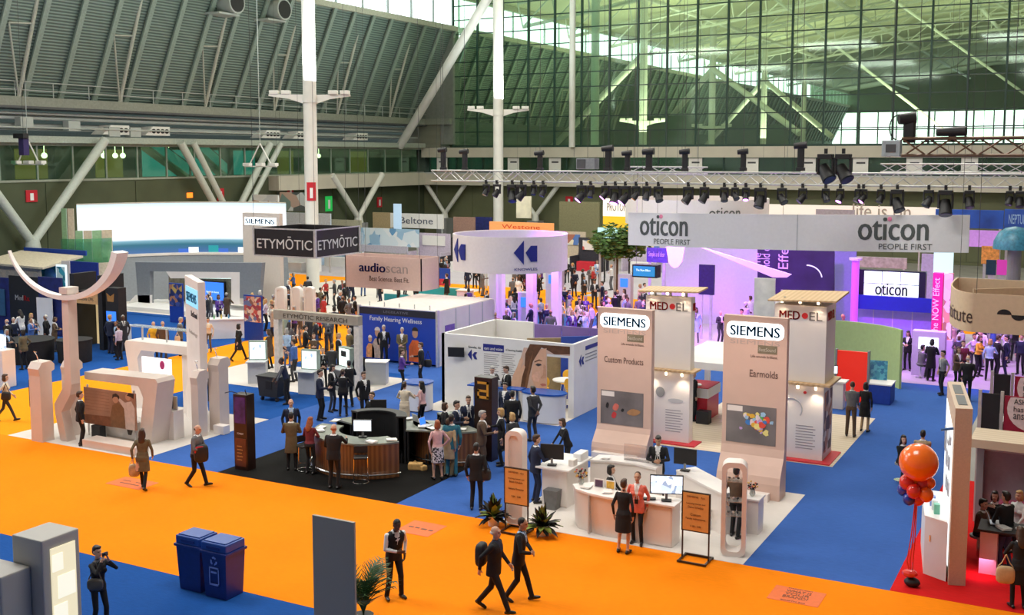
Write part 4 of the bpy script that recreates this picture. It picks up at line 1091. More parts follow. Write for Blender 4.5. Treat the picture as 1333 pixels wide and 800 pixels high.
def ribbon_counter(nm, lab, front, back, h, bm_, tm, inset=.0, lean=0.0):
    """counter whose plan is a strip between two polylines"""
    t = thing(nm, lab, 'counter', (sum(p[0] for p in front) / len(front), sum(p[1] for p in front) / len(front), .014))
    n = len(front)
    A = [(x, y + lean, 0.0) for x, y in front]; B = [(x, y, h - .05) for x, y in front]
    mb = MB()
    va = [mb.bm.verts.new(p) for p in A]; vb = [mb.bm.verts.new(p) for p in B]
    vc = [mb.bm.verts.new((x, y, h - .05)) for x, y in back]; vd = [mb.bm.verts.new((x, y, 0)) for x, y in back]
    for i in range(n - 1):
        for p, q in ((va, vb), (vb, vc), (vc, vd), (vd, va)): mb.bm.faces.new((p[i], p[i + 1], q[i + 1], q[i]))
    mb.bm.faces.new((va[0], vb[0], vc[0], vd[0])); mb.bm.faces.new((va[-1], vd[-1], vc[-1], vb[-1]))
    obj('body', mb, bm_, t, True)
    mb = MB(); mb.prism([(x, y - .03, h - .05) for x, y in front] + [(x, y + .03, h - .05) for x, y in back[::-1]], (0, 0, .05))
    obj('worktop', mb, tm, t)
    return t
fc = ribbon_counter('reception_counter', 'curved front reception counter with warm lit face', [(-11.28, 24.35), (-11.05, 24.02), (-10.6, 23.84), (-10.1, 23.76), (-9.55, 23.78)], [(-10.85, 24.75), (-10.65, 24.45), (-10.4, 24.35), (-10.05, 24.30), (-9.55, 24.32)], 1.05, WHITEP, CTOP, lean=.14)
obj('panel_joint', MB().bb(-10.63, -10.60, 23.80, 23.97, .05, .98), GREYL, fc)
t = thing('desk_unit', 'right hand white desk unit carrying the lit monitor', 'counter', (-9.0, 24.15, .014))
obj('body', MB().bb(-9.5, -8.52, 23.88, 24.42, .0, 1.0, .01), WHITEP, t); obj('worktop', MB().bb(-9.54, -8.45, 23.82, 24.46, 1.0, 1.05, .01), CTOP, t)
obj('door', MB().bb(-9.12, -8.55, 23.865, 23.88, .05, .96, .004), WHITEP, t)
t = thing('rear_counter', 'white counter on the left of the reception with printers on top', 'counter', (-12.3, 26.0, .014))
obj('body', MB().bb(-12.68, -11.95, 25.42, 26.75, .0, 1.0, .01), WHITEP, t); obj('worktop', MB().bb(-12.82, -11.85, 25.30, 26.85, 1.0, 1.05, .01), CTOP, t)
obj('door', MB().bb(-12.2, -11.97, 25.405, 25.42, .05, .96, .004), WHITEP, t)
bc = ribbon_counter('back_counter', 'long low white counter in front of the Custom Products panel', [(-11.8, 26.55), (-11.2, 26.75), (-10.6, 26.78), (-9.95, 26.6)], [(-11.8, 27.1), (-11.2, 27.3), (-10.6, 27.33), (-9.95, 27.15)], 1.05, WHITEP, CTOP)
rc = ribbon_counter('angled_counter', 'angled white counter beside the open display frame', [(-9.45, 26.75), (-8.5, 25.9), (-7.75, 25.3)], [(-9.1, 27.2), (-8.15, 26.35), (-7.4, 25.75)], 1.05, WHITEP, CTOP)
monitor(-12.45, 25.55, 1.064, 170, 'black monitor seen from behind on the left rear counter', .62, .40)
monitor(-8.75, 24.1, 1.064, 0, 'wide lit monitor on the front desk unit', .78, .46, SCREENC)
monitor(-9.2, 26.7, 1.064, 165, 'black monitor seen from behind on the angled counter', .6, .42)
keyboard(-9.2, 24.0, 1.064, 0, 'black keyboard on the front desk unit')
tag(obj('printer', MB().bb(-12.15, -11.92, 26.2, 26.7, 1.05, 1.26, .02), WHITE), 'squat white printer on the left rear counter', 'printer')
tag(obj('card_box', MB().bb(-12.05, -11.9, 25.7, 25.95, 1.05, 1.22, .01), WHITEP), 'small blush box beside the squat printer', 'box')
tag(obj('acrylic_holder', MB().bb(-11.0, -10.3, 26.95, 26.98, 1.05, 1.5).bb(-11.0, -10.3, 26.95, 27.15, 1.05, 1.07), glass('acrylic', (.86, .84, .84), .12, .2)), 'clear acrylic leaflet holder on the low white counter', 'leaflet holder')
leaflet(-11.5, 26.85, 1.064, .2, 'leaflet stack at the left end of the low white counter')
for i, (x, y, lab) in enumerate(((-10.85, 24.2, 'leaflets on the curved counter by the flowers'), (-10.25, 24.05, 'leaflets in the middle of the curved counter'), (-9.8, 24.05, 'leaflets on the right of the curved counter'))): leaflet(x, y, 1.064, .3 * i, lab)
for i, (x, c, lab) in enumerate(((-10.55, (.10, .05, .10), 'small dark framed card on the curved counter'), (-10.25, (.72, .42, .06), 'small amber framed card on the curved counter'))):
    t = thing('framed_card', lab, 'card', (x, 24.28, 1.064)); obj('frame', MB().box((x, 24.28, 1.18), (.26, .02, .22)), WHITE, t); obj('picture', MB().box((x, 24.266, 1.18), (.20, .008, .17)), mat('card_%d' % i, c, .5, var=.3), t)
def flowers(x, y, z, lab, seed):
    rr = random.Random(seed); t = thing('flower_vase', lab, 'vase', (x, y, z))
    obj('vase', MB().lathe([(.05, 0), (.075, .05), (.06, .13), (.055, .16), (.045, .16), (.0, .02)], n=14), glass('vase_glass', (.7, .72, .7), .3, .3), t, True, True)
    for i in range(26):
        a, r, h = rr.uniform(0, 6.28), rr.uniform(.03, .17), rr.uniform(.18, .36)
        obj('stem', MB().cyl((0, 0, .1), (r * math.cos(a), r * math.sin(a), h), .004, n=4), mat('leaf_green', (0, 0, 0)), t, local=True)
        obj('flower', MB().sph((r * math.cos(a), r * math.sin(a), h), .026, (1, 1, .8), 6, 4), [mat('petal_red', (.45, .04, .04), .5), mat('petal_yellow', (.6, .35, .05), .5), mat('leaf_dark', (0, 0, 0))][i % 3], t, local=True)
flowers(-11.08, 24.38, 1.064, 'flower vase on the left end of the curved counter', 3)
flowers(-7.22, 25.95, .90, 'flower vase on the white pedestal', 4)
t = thing('pedestal', 'narrow white pedestal behind the open display frame', 'pedestal', (-7.2, 25.95, .014))
obj('body', MB().bb(-7.42, -7.0, 25.72, 26.2, 0, .84, .015), WHITEP, t); obj('top', MB().bb(-7.45, -6.97, 25.69, 26.23, .84, .89, .01), CTOP, t)
shell_chair(-9.9, 25.45, 2.6, 'white shell swivel chair behind the curved counter'); shell_chair(-8.35, 25.55, 1.0, 'white shell swivel chair beside the angled counter')
tag(obj('waste_bin', MB().prism([(-12.43, 25.08, .014), (-12.13, 25.08, .014), (-12.08, 25.08, .52), (-12.48, 25.08, .52)], (0, .3, 0)), mat('grey_bin', (.12, .12, .12), .5)), 'grey waste bin beside the left rear counter', 'bin')
# rounded pillar (left) and open rounded frame (right)
def open_frame(x, y, rz, w, h, dep, lab, solid=False, m=WHITEP):
    t = thing('display_stand', lab, 'display stand', (x, y, .014), rz)
    o1 = rounded_outline(w, h, min(w * .42, .17)); i1 = [(u, .12 + (h - .24) * v) for u, v in [(a * (w - .2) / w, (b) / h) for a, b in o1]]
    mb = MB(); rows = []
    for ol, yy in ((o1, -dep / 2), (o1, dep / 2), (i1, dep / 2), (i1, -dep / 2)):
        rows.append([mb.bm.verts.new((u, yy, v)) for u, v in ol])
    n = len(o1)
    for k in range(4):
        a, b = rows[k], rows[(k + 1) % 4]
        for i in range(n): mb.bm.faces.new((a[i], a[(i + 1) % n], b[(i + 1) % n], b[i]))
    f = obj('frame', mb, m, t, True, True)
    if solid: obj('infill', MB().box((0, 0, h / 2), (w - .19, dep * .8, h - .23)), m, t, local=True)
    else:
        for z in (.95, 1.28, 1.75):
            s = obj('shelf', MB().box((0, 0, z), (w - .2, dep * .9, .02)), glass('acrylic', (0, 0, 0)), t, local=True)
            for k in range(3): obj('small_device', MB().sph((-.12 + .1 * k, 0, z + .04), .03, (1, .7, .9), 8, 6), [GREYM, WHITEP, BLACK][k], s, local=True)
    return t
open_frame(-12.62, 23.85, .1, .46, 2.35, .34, 'rounded blush pillar behind the left amber sign', True)
open_frame(-7.15, 24.2, .25, .56, 2.2, .42, 'open rounded blush frame holding small devices on shelves')
sign_stand(-12.26, 23.2, 0, 'amber sign on a bronze stand in front of the rounded pillar', [('SIEMENS   fun', 1.46, .42, .04), ('Learning Center and', 1.30, .44, .045), ('Booth Schedule', 1.22, .36, .045), ('Siemens Showcase', 1.05, .42, .05), ('9.00 - 5.00', .86, .25, .045)])
sign_stand(-7.78, 23.38, 0, 'amber sign on a bronze stand in front of the open frame', [('SIEMENS   fun', 1.46, .42, .04), ('Learning Center and', 1.30, .44, .045), ('Demo Schedule', 1.22, .36, .045), ('Custom', 1.04, .24, .06), ('Family Adventures', .94, .46, .06), ('11.00 - 3.00', .78, .25, .045)])
pot_plant(-12.98, 23.35, 'bushy potted plant left of the amber sign', .48, seed=2); pot_plant(-11.60, 23.28, 'dark green potted plant right of the amber sign', .48, seed=9)
spot_light('reception_light', (-10.5, 22.6, 4.5), (-10.2, 24.1, .4), 120, (1, .72, .5), 70)

# ================================================================== BLACK CARPET BOOTH
def poster_tower(xa, xb, ya, yb, h, lab, letters):
    t = thing('poster_tower', lab, 'display tower', ((xa + xb) / 2, ya, .014))
    obj('body', MB().bb(xa, xb, ya, yb, 0, h, .01), mat('dark_brown_gloss', (.020, .008, .006), .3, var=.4, scale=2), t)
    if letters:
        scr = obj('violet_poster', MB().bb(xa + .05, xb - .05, ya - .012, ya, h - .85, h - .08), mat('violet_print', (.05, .015, .14), .4, var=.5, scale=4), t)
        text('STARKEY', (xa + .13, ya - .002, h - 1.18), (1, 0, 0), (0, 0, 1), xb - xa - .26, SILVERINK, t, height=.05, extrude=.004)
        p = obj('lower_poster', MB().bb(xa + .05, xb - .05, ya - .012, ya, .12, h - 1.3), mat('rust_print', (.10, .025, .012), .4, var=.6, scale=2.5), t)
        for k in range(5): obj('printed_line', MB().bb(xa + .12, xa + .3 + .03 * (k % 2), ya - .016, ya - .012, .3 + .1 * k, .33 + .1 * k), mat('gold_print', (.35, .18, .05), .4), p)
        obj('gooseneck', MB().tube([(xb - .08, ya + .1, h), (xb - .03, ya, h + .14), (xb + .1, ya - .15, h + .2)], .012, 6), BLACK, t)
        obj('gooseneck', MB().tube([(xa + .08, ya + .1, h), (xa, ya - .05, h + .08), (xa - .12, ya - .2, h + .05)], .012, 6), BLACK, t)
    else:
        s = obj('gold_plate', MB().bb(xa + .05, xb - .05, ya - .012, ya, h - .72, h - .10), mat('black_plate', (.012, .010, .008), .3), t)
        gm = mat('gold_print2', (.70, .36, .05), .35, .3)
        x0, x1 = xa + .12, xb - .10
        for a, b, c, d in ((x0, x1, h - .20, h - .13), (x1 - .07, x1, h - .62, h - .13), (x0, x1, h - .64, h - .56), (x0, x0 + .06, h - .64, h - .36), (x0, x1 - .06, h - .44, h - .37)):
            obj('letter_bar', MB().bb(a, b, ya - .022, ya - .012, c, d), gm, s)
    return t
poster_tower(-22.10, -21.60, 24.15, 24.5, 2.25, 'dark brown poster tower at the corner of the black carpet', True)
poster_tower(-16.42, -15.82, 28.35, 28.75, 2.55, 'dark tower with a large gold letter near the face mural', False)
def arc_counter(cx, cy, r, a0, a1, dep, h, nm, lab, fm, tm, rail=True):
    t = thing(nm, lab, 'counter', (cx, cy, .014))
    a0, a1 = math.radians(a0), math.radians(a1)
    obj('front', MB().arc((cx, cy), r - .06, a0, a1, .06, .02, h - .05), fm, t, True)
    obj('plinth', MB().arc((cx, cy), r - .16, a0, a1, .04, .0, .3), BLACK, t, True)
    obj('worktop', MB().arc((cx, cy), r - dep, a0, a1, dep + .02, h - .05, h), tm, t, True)
    obj('inner_panel', MB().arc((cx, cy), r - dep + .04, a0, a1, .04, .05, h - .05), BLACK, t, True)
    if rail:
        pts = [(cx + (r + .1) * math.cos(a0 + (a1 - a0) * k / 20), cy + (r + .1) * math.sin(a0 + (a1 - a0) * k / 20), .16) for k in range(21)]
        obj('foot_rail', MB().tube(pts, .025, 8), CHROME, t, True)
    return t
CG = mat('green_grey_top', (.22, .24, .20), .25, var=.15, scale=3)
cA = G(455, 577); CAx, CAy = -18.9, 26.6
arc_counter(CAx, CAy, 1.75, 185, 330, .75, 1.05, 'round_counter', 'round wooden counter with chrome foot rail, front part', WOOD, CG)
arc_counter(CAx, CAy, 1.75, 20, 165, .75, 1.05, 'round_counter', 'round black counter, rear part with laptop', BLACK, CG, False)
arc_counter(CAx, CAy, 1.0, 20, 165, .3, 1.45, 'counter_screen', 'curved black screen rising inside the round counter', BLACK, BLACK, False)
arc_counter(-17.15, 28.6, 1.35, 200, 330, .7, 1.05, 'wooden_counter', 'smaller curved wooden counter beside the person in pink', WOOD, CG)
arc_counter(-17.15, 28.6, 1.35, 30, 150, .6, 1.05, 'wooden_counter', 'rear arc of the smaller counter with catalogues', BLACK, CG, False)
monitor(-18.55, 25.6, 1.064, -10, 'bright white monitor on the round counter', .55, .36, SCREENW)
monitor(-19.6, 27.9, 1.064, 175, 'pale monitor back on the rear of the round counter', .5, .38)
laptop(-18.2, 27.9, 1.064, 120, 'open black laptop on the rear of the round counter')
laptop(-17.75, 27.6, 1.064, 60, 'blue screened laptop on the smaller wooden counter', SCREENB)
for i, (x, y) in enumerate(((-20.3, 25.9), (-20.1, 25.6), (-18.0, 25.25), (-17.6, 25.7), (-19.9, 27.5), (-17.7, 27.45), (-17.3, 27.4), (-16.5, 27.7), (-18.6, 28.1), (-20.45, 26.8))):
    leaflet(x, y, 1.064, i * .7, ['catalogues on the left edge of the round counter', 'papers at the front left of the round counter', 'papers right of the white monitor', 'catalogue at the right edge of the round counter', 'papers by the pale monitor back', 'brochures on the left of the smaller counter', 'brochures in front of the person in pink', 'brochures on the right of the smaller counter', 'papers beside the black laptop', 'catalogues on the far left of the round counter'][i], [mat('beige_paper', (.6, .5, .36), .6), mat('grey_paper', (.3, .32, .28), .6), None][i % 3])
x, y = G(470, 628); bar_stool(x, y, .6, 'chrome bar stool with a ring base in front of the round counter')
x, y = G(508, 592); bar_stool(x, y, 2.2, 'chrome stool half hidden between the two wooden counters')
x, y = G(397, 612); bar_stool(x, y, 1.2, 'chrome stool at the left end of the round counter')
t = thing('bag_heap', 'tan paper bag lying on the black carpet by the counter', 'bag', G(541, 611))
x, y = G(541, 611)
obj('bag', MB().box((x, y, .11), (.42, .26, .2), .4, .04).box((x + .18, y + .05, .08), (.3, .2, .14), -.3, .03), mat('tan_paper', (.62, .38, .14), .7, var=.2), t)
obj('handle', MB().tube([(x - .1, y, .2), (x, y - .04, .28), (x + .1, y, .2)], .01, 5), mat('tan_paper', (0, 0, 0)), t)

# ================================================================== WHITE CURVED BOOTH ON THE LEFT
LW_ = mat('blush_laminate', (.66, .56, .50), .5, var=.04, scale=2)
def leaning_pillar(x, y, w, d, h, lab, screen=None):
    t = thing('info_pillar', lab, 'pillar', (x, y, .014))
    prof = [(y, 0), (y, h - .45), (y - .04, h - .22), (y + .10, h - .02), (y + d, h), (y + d + .12, h - .12), (y + d + .12, h - .3), (y + d, h - .35), (y + d, 0)]
    obj('body', MB().prism([(x - w / 2, a, b) for a, b in prof], (w, 0, 0)), LW_, t)
    if screen:
        s = obj('screen', MB().bb(x - w / 2 - .10, x - w / 2, y + .05, y + d, h - 1.5, h - .6, .01), BLACK, t)
    obj('gooseneck', MB().tube([(x, y + .2, h - .05), (x + .02, y + .1, h + .22), (x + .1, y - .05, h + .36), (x + .28, y - .1, h + .36)], .014, 6), CHROME, t)
    return t
leaning_pillar(-29.85, 23.55, .52, .45, 2.6, 'leftmost blush info pillar with a black side screen', True)
leaning_pillar(-29.60, 24.55, .40, .40, 2.5, 'narrow blush info pillar behind the zigzag post')
# zigzag post with the smile shaped arc
t = thing('arc_sign_post', 'zigzag blush post carrying a big white smile shaped arc', 'sign post', (-29.0, 24.0, .014))
zz_ = [(-29.30, 0), (-28.98, 0), (-29.08, .35), (-29.22, .95), (-28.78, 1.55), (-28.70, 1.9), (-28.70, 4.85), (-28.98, 5.0), (-29.0, 2.0), (-29.10, 1.75), (-29.52, 1.2), (-29.50, .85)]
obj('post', MB().prism([(x, 24.0, z) for x, z in zz_], (0, .34, 0)), LW_, t)
n = 28
ou = []; inn = []
for k in range(n + 1):
    u = k / n; a = PI * (1.08 + .86 * u)
    X = -28.9 + 2.55 * math.cos(a) + .0; Z = 6.55 + 1.95 * math.sin(a)
    ou.append((X, 23.95, Z)); th = .05 + .20 * u
    inn.append((X - math.cos(a) * th, 23.95, Z - math.sin(a) * th))
obj('arc', MB().strip(ou, inn, lambda i: (0, .10 + .36 * i / n, 0)), mat('arc_white', (.82, .78, .74), .4, var=.02), t, True)
obj('post_cap', MB().bb(-29.02, -28.66, 23.95, 24.4, 4.8, 5.0), LW_, t)
# front portal with poster
def portal(x0, x1, y, dep, h, beam, legw, lab, side='r', m=LW_):
    t = thing('portal_frame', lab, 'portal frame', ((x0 + x1) / 2, y, .014))
    if side == 'r': ol = [(x0, h - .06), (x1 - .08, h), (x1, h - .12), (x1 - .38, 0), (x1 - .38 - legw, 0), (x1 - legw - .12, h - beam - .35), (x1 - legw - .32, h - beam), (x0, h - beam)]
    else: ol = [(x0 + .08, h), (x1, h), (x1, h - beam), (x0 + legw + .32, h - beam), (x0 + legw + .12, h - beam - .3), (x0 + .38 + legw, 0), (x0 + .38, 0), (x0, h - .12)]
    obj('frame', MB().prism([(a, y, b) for a, b in ol], (0, dep, 0)), m, t)
    return t
pf = portal(-29.25, -25.98, 25.0, .75, 2.15, .30, .52, 'front blush portal frame over a printed poster', 'r')
po = obj('poster', MB().bb(-29.2, -26.85, 24.9, 24.93, .42, 1.62), mat('sepia_poster', (.36, .20, .13), .5, var=.35, scale=1.2), pf)
obj('poster_support', MB().bb(-29.1, -29.04, 24.93, 24.97, .0, 1.7).bb(-27.0, -26.94, 24.93, 24.97, .0, 1.7), ALU, pf)
def px_poly(u, v): return (-29.2 + 2.35 * u, 24.899, .42 + 1.2 * v)
skin_ = mat('print_skin', (.55, .30, .19), .5, var=.06); cardi = mat('print_brown_top', (.22, .11, .05), .5, var=.15); coat_ = mat('print_white_coat', (.62, .50, .44), .5, var=.1); hairp = mat('print_dark_hair', (.03, .02, .015), .5)
flat('printed_wall_lower', [px_poly(0, 0), px_poly(.55, 0), px_poly(.55, .28), px_poly(0, .24)], (0, -1, 0), mat('print_rust', (.22, .08, .035), .5, var=.2), po, .003)
flat('printed_torso', [px_poly(*p) for p in ((.52, .02), (.78, .02), (.82, .3), (.76, .62), (.66, .68), (.56, .60), (.51, .3))], (0, -1, 0), cardi, po)
flat('printed_head', [px_poly(.62 + .055 * math.cos(a), .77 + .10 * math.sin(a)) for a in [2 * PI * k / 12 for k in range(12)]], (0, -1, 0), skin_, po, .008)
flat('printed_hair', [px_poly(*p) for p in ((.56, .78), (.57, .90), (.63, .94), (.69, .88), (.69, .80), (.65, .85), (.60, .84))], (0, -1, 0), hairp, po, .010)
flat('printed_coat', [px_poly(*p) for p in ((.80, .0), (.97, .0), (.98, .6), (.92, .78), (.80, .72), (.70, .82), (.68, .76), (.78, .55))], (0, -1, 0), coat_, po, .007)
flat('printed_head', [px_poly(.86 + .05 * math.cos(a), .88 + .09 * math.sin(a)) for a in [2 * PI * k / 12 for k in range(12)]], (0, -1, 0), skin_, po, .008)
flat('printed_hair', [px_poly(*p) for p in ((.84, .92), (.88, 1.0), (.97, .99), (.96, .86), (.91, .90))], (0, -1, 0), hairp, po, .010)
flat('printed_legs', [px_poly(*p) for p in ((.82, .0), (.93, .0), (.90, -.14), (.84, -.14))], (0, -1, 0), hairp, po, .004)
for k in range(7): flat('printed_brick_line', [px_poly(.02, .40 + .085 * k), px_poly(.50, .40 + .085 * k), px_poly(.50, .41 + .085 * k), px_poly(.02, .41 + .085 * k)], (0, -1, 0), mat('print_tan', (.28, .14, .08), .5), po, .002)
tag(obj('bench_box', MB().bb(-28.55, -26.75, 25.15, 25.7, .014, .62, .015), WHITE), 'white bench box under the front poster', 'bench')
tag(obj('low_platform', MB().bb(-28.05, -25.75, 23.78, 24.35, .014, .26, .015), LW_), 'low blush platform at the front of the white carpet', 'platform')
tag(obj('black_case', MB().bb(-28.75, -28.35, 24.75, 25.0, .014, .42, .02), BLACK), 'black case standing beside the white bench box', 'case')
t = thing('glass_shelf', 'thin pale glass shelf above the rear portal', 'shelf', (-30, 29.0, 2.9))
obj('glass_plate', MB().bb(-31.3, -28.0, 28.85, 29.15, 2.93, 2.98), glass('pale_glass_plate', (.8, .86, .88), .25, .2), t)
obj('bracket', MB().bb(-29.6, -29.55, 28.95, 29.0, 2.45, 2.93), ALU, t); obj('bracket', MB().bb(-30.8, -30.75, 28.95, 29.0, 2.45, 2.93), ALU, t)
rp = portal(-31.3, -28.0, 28.6, .8, 2.45, .30, .5, 'rear white portal frame with a bright screen', 'l', WHITEP)
obj('right_leg', MB().bb(-28.6, -28.0, 28.7, 29.3, 0, 2.15, .02), WHITEP, rp)
sc_ = obj('screen', MB().bb(-30.35, -28.95, 28.5, 28.56, 1.15, 1.95), emit('white_pink_screen', (.95, .90, .95), 1.3), rp)
flat('balloon_graphic', [(-29.35 + .12 * math.cos(a), 28.5, 1.72 + .16 * math.sin(a)) for a in [2 * PI * k / 12 for k in range(12)]], (0, -1, 0), mat('magenta_ink', (.45, .03, .18), .5), sc_)
tag(obj('small_counter', MB().bb(-26.6, -26.1, 25.75, 26.2, .014, .95, .015), WHITEP), 'small blush counter with a rack to the right of the portal', 'counter')
t = thing('brochure_rack', 'grey wire brochure rack on the small blush counter', 'rack', (-26.35, 26.0, .95))
obj('frame', MB().bb(-26.57, -26.13, 25.95, 25.98, .96, 1.4), ALU, t)
for k in range(3): obj('brochure', MB().bb(-26.54 + .14 * k, -26.42 + .14 * k, 25.92, 25.945, 1.0, 1.35), [WHITE, GREYM, mat('beige_paper', (0, 0, 0))][k], t)
# tall thin sign panel
t = thing('thin_sign_panel', 'tall thin white sign panel with a blue lettered top', 'sign panel', (*G(262, 560), .014))
pB, pA = Vector((*G(263, 562), 0)), Vector((*G(246, 545), 0)); dAB = pB - pA; LAB = dAB.length; dAB.normalize(); nAB = Vector((-dAB.y, dAB.x, 0))
def sp_(u, z): return pA + dAB * (u * LAB) + Vector((0, 0, z))
obj('body', MB().prism([sp_(u, z) for u, z in ((-.25, 0), (1.05, 0), (1.0, .6), (.85, 1.15), (1.0, 1.7), (1.0, 5.0), (.0, 5.05), (.0, 1.5), (-.22, .9), (-.05, .5))], nAB * .24), WHITEP, t)
nF = -nAB
pl = flat('blue_plate', [sp_(.1, 4.1), sp_(.98, 4.1), sp_(.98, 4.72), sp_(.1, 4.72)], nF, emit('cyan_sign', (.30, .70, .95), .8), t, .02)
text('SIEMENS', sp_(.16, 4.25) + nF * .022, dAB, (0, 0, 1), LAB * .76, TEALINK, pl, height=.3, extrude=.012, bold=True)
text('BestSound', sp_(.45, 3.75) + nF * .002, dAB, (0, 0, 1), LAB * .45, DARKINK, t, height=.2, extrude=.01)
text('Technology', sp_(.25, 3.1) + nF * .002, dAB, (0, 0, 1), LAB * .6, mat('pale_letter', (.5, .47, .45), .5), t, height=.16, extrude=.01)
t = leaning_pillar(-25.75, 26.35, .30, .40, 2.2, 'short blush info pillar right of the thin sign panel')
t = leaning_pillar(-25.85, 27.35, .46, .45, 2.45, 'wide blush info pillar with a black device behind the thin sign panel', True)
tag(obj('step_block', MB().bb(-25.6, -25.15, 27.0, 27.3, .014, .3, .01), WHITEP), 'small white step block beside the wide info pillar', 'block')
# ================================================================== GLOWING TOWERS WITH WOODEN ROOFS
TOWERW = mat('tower_white', (.80, .76, .72), .5, var=.03, scale=1)
ROOFW = stripe_mat('light_oak', (.55, .36, .18), (.66, .46, .26), 2.0, 'X', .5, .03)
def glow_tower(x0, x1, y0, y1, lab, pic):
    t = thing('display_tower', lab, 'display tower', ((x0 + x1) / 2, y0, .014), 0, 'white towers with oak roofs')
    hs, hu, hr = 2.40, 4.70, 4.92
    obj('base_mat', MB().bb(x0 - .15, x1 + .28, y0 - .3, y1 + .1, .0, .05), REDP, t)
    lo = obj('lower_cabinet', MB().bb(x0, x1, y0, y1, .05, hs - .12, .01), TOWERW, t)
    obj('shelf_board', MB().bb(x0 - .1, x1 + .22, y0 - .25, y1 + .1, hs - .06, hs), ROOFW, t)
    up = obj('upper_panel', MB().bb(x0 - .06, x1 + .02, y0 - .02, y1, hs, hu, .01), TOWERW, t)
    rf = obj('roof_board', MB().box(((x0 + x1) / 2 + .08, (y0 + y1) / 2 - .05, hr), (x1 - x0 + .55, y1 - y0 + .6, .05), 0, .008, math.radians(3), math.radians(-2)), ROOFW, t)
    for k in range(3):
        xx = x0 + .2 + (x1 - x0 - .4) * k / 2
        obj('post', MB().bb(xx - .03, xx + .03, y0 + .1, y0 + .16, hu, hr), GREYM, t)
        for zz in (hr - .06, hs - .10):
            sp = obj('spotlight', MB().cyl((xx, y0 - .20, zz), (xx, y0 - .18, zz - .07), .035, n=10), emit('warm_bulb', (1, .75, .45), 12), t)
        if k != 1:
            spot_light('tower_spot', (xx, y0 - .22, hr - .12), (xx, y0 - .02, 3.4), 26, (1, .78, .55), 95, .8, .03)
            spot_light('tower_spot', (xx, y0 - .22, hs - .20), (xx, y0 - .0, 1.2), 22, (1, .80, .58), 95, .8, .03)
    w = x1 - x0
    text('MED', (x0 + w * .06, y0 - .024, 4.27), (1, 0, 0), (0, 0, 1), w * .42, REDINK, up, height=.25, extrude=.012, bold=True)
    mb = MB(); mb.cyl((x0 + w * .58, y0 - .02, 4.40), (x0 + w * .58, y0 - .05, 4.40), .09, n=18); obj('red_dot', mb, REDINK, up)
    text('EL', (x0 + w * .67, y0 - .024, 4.27), (1, 0, 0), (0, 0, 1), w * .26, mat('grey_ink', (.16, .15, .14), .5, var=0), up, height=.25, extrude=.012)
    text('MED EL', (x1 + .021, y0 + .12, 4.27), (0, 1, 0), (0, 0, 1), (y1 - y0) * .7, REDINK, up, height=.25, extrude=.012, bold=True)
    # printed device and text lines
    if pic:
        flat('printed_device', [(x0 + w * (.32 + .10 * math.cos(a)), y0, 1.62 + .17 * math.sin(a)) for a in [2 * PI * k / 14 for k in range(14)]], (0, -1, 0), GREYM, lo, .02)
        flat('printed_device', [(x0 + w * (.68 + .18 * math.cos(a)), y0, 1.38 + .07 * math.sin(a)) for a in [2 * PI * k / 14 for k in range(14)]], (0, -1, 0), GREYL, lo, .01)
    else:
        obj('printed_coil', MB().tube([(x0 + w * (.35 + .22 * math.cos(a)), y0 - .008, 1.55 + .32 * math.sin(a)) for a in [-.6 + 4.4 * k / 20 for k in range(21)]], .018, 6), GREYL, lo)
        flat('red_print_dot', [(x0 + w * (.62 + .035 * math.cos(a)), y0, 2.08 + .045 * math.sin(a)) for a in [2 * PI * k / 10 for k in range(10)]], (0, -1, 0), REDINK, lo, .01)
        flat('side_portrait', [(x1, y0 + .15, .25), (x1, y1 - .15, .25), (x1, y1 - .15, 2.1), (x1, y0 + .15, 2.1)], (1, 0, 0), blotch_mat('portrait_print', [(.55, .25, .12), (.12, .05, .03), (.65, .40, .25), (.8, .7, .6)], 3.2), lo, .01)
    for k in range(9):
        obj('printed_line', MB().bb(x0 + w * .45, x0 + w * (.80 + .05 * (k % 2)), y0 - .006, y0, 1.05 - .085 * k, 1.075 - .085 * k), mat('grey_print_line', (.35, .33, .33), .5, var=0), lo)
glow_tower(-12.72, -11.28, 33.05, 33.4, 'white glowing tower with oak roof, left of the pair', True)
glow_tower(-8.55, -7.08, 32.95, 34.2, 'white glowing tower with oak roof, right of the pair', False)
t = thing('white_canopy', 'white table like canopy between the two glowing towers', 'canopy', (-11.6, 36.5, .014))
obj('top', MB().bb(-12.6, -9.9, 34.6, 38.8, 2.15, 2.40, .02), WHITE, t)
for x, y in ((-12.5, 34.7), (-12.5, 38.6), (-10.1, 34.7), (-10.1, 38.6)): obj('leg', MB().bb(x - .09, x + .09, y - .09, y + .09, 0, 2.15), WHITE, t)
t = thing('red_desk', 'red demo desk with white band under the white canopy', 'desk', (-12.1, 36.9, .014))
obj('body', MB().bb(-12.55, -11.75, 36.3, 37.6, 0, .82, .01), REDP, t); obj('band', MB().bb(-12.6, -11.70, 36.25, 37.65, .82, 1.15, .01), WHITE, t); obj('top', MB().bb(-12.55, -11.72, 36.28, 37.6, 1.15, 1.18), REDP, t)
leaflet(-12.2, 36.6, 1.19, .2, 'leaflets on the red demo desk'); tag(obj('black_crate', MB().bb(-12.0, -11.55, 35.85, 36.2, .014, .45, .02), BLACK), 'black crate in front of the red demo desk', 'crate')
tag(obj('white_banner', MB().bb(-13.2, -12.3, 47.0, 47.1, 0.01, 3.9), mat('floral_banner', (.80, .78, .66), .5, var=.15, scale=2)), 'tall white floral banner in the purple booth', 'banner')
t = thing('red_wall', 'glowing red partition with a seated demo place', 'partition', (-7.95, 41.6, .008))
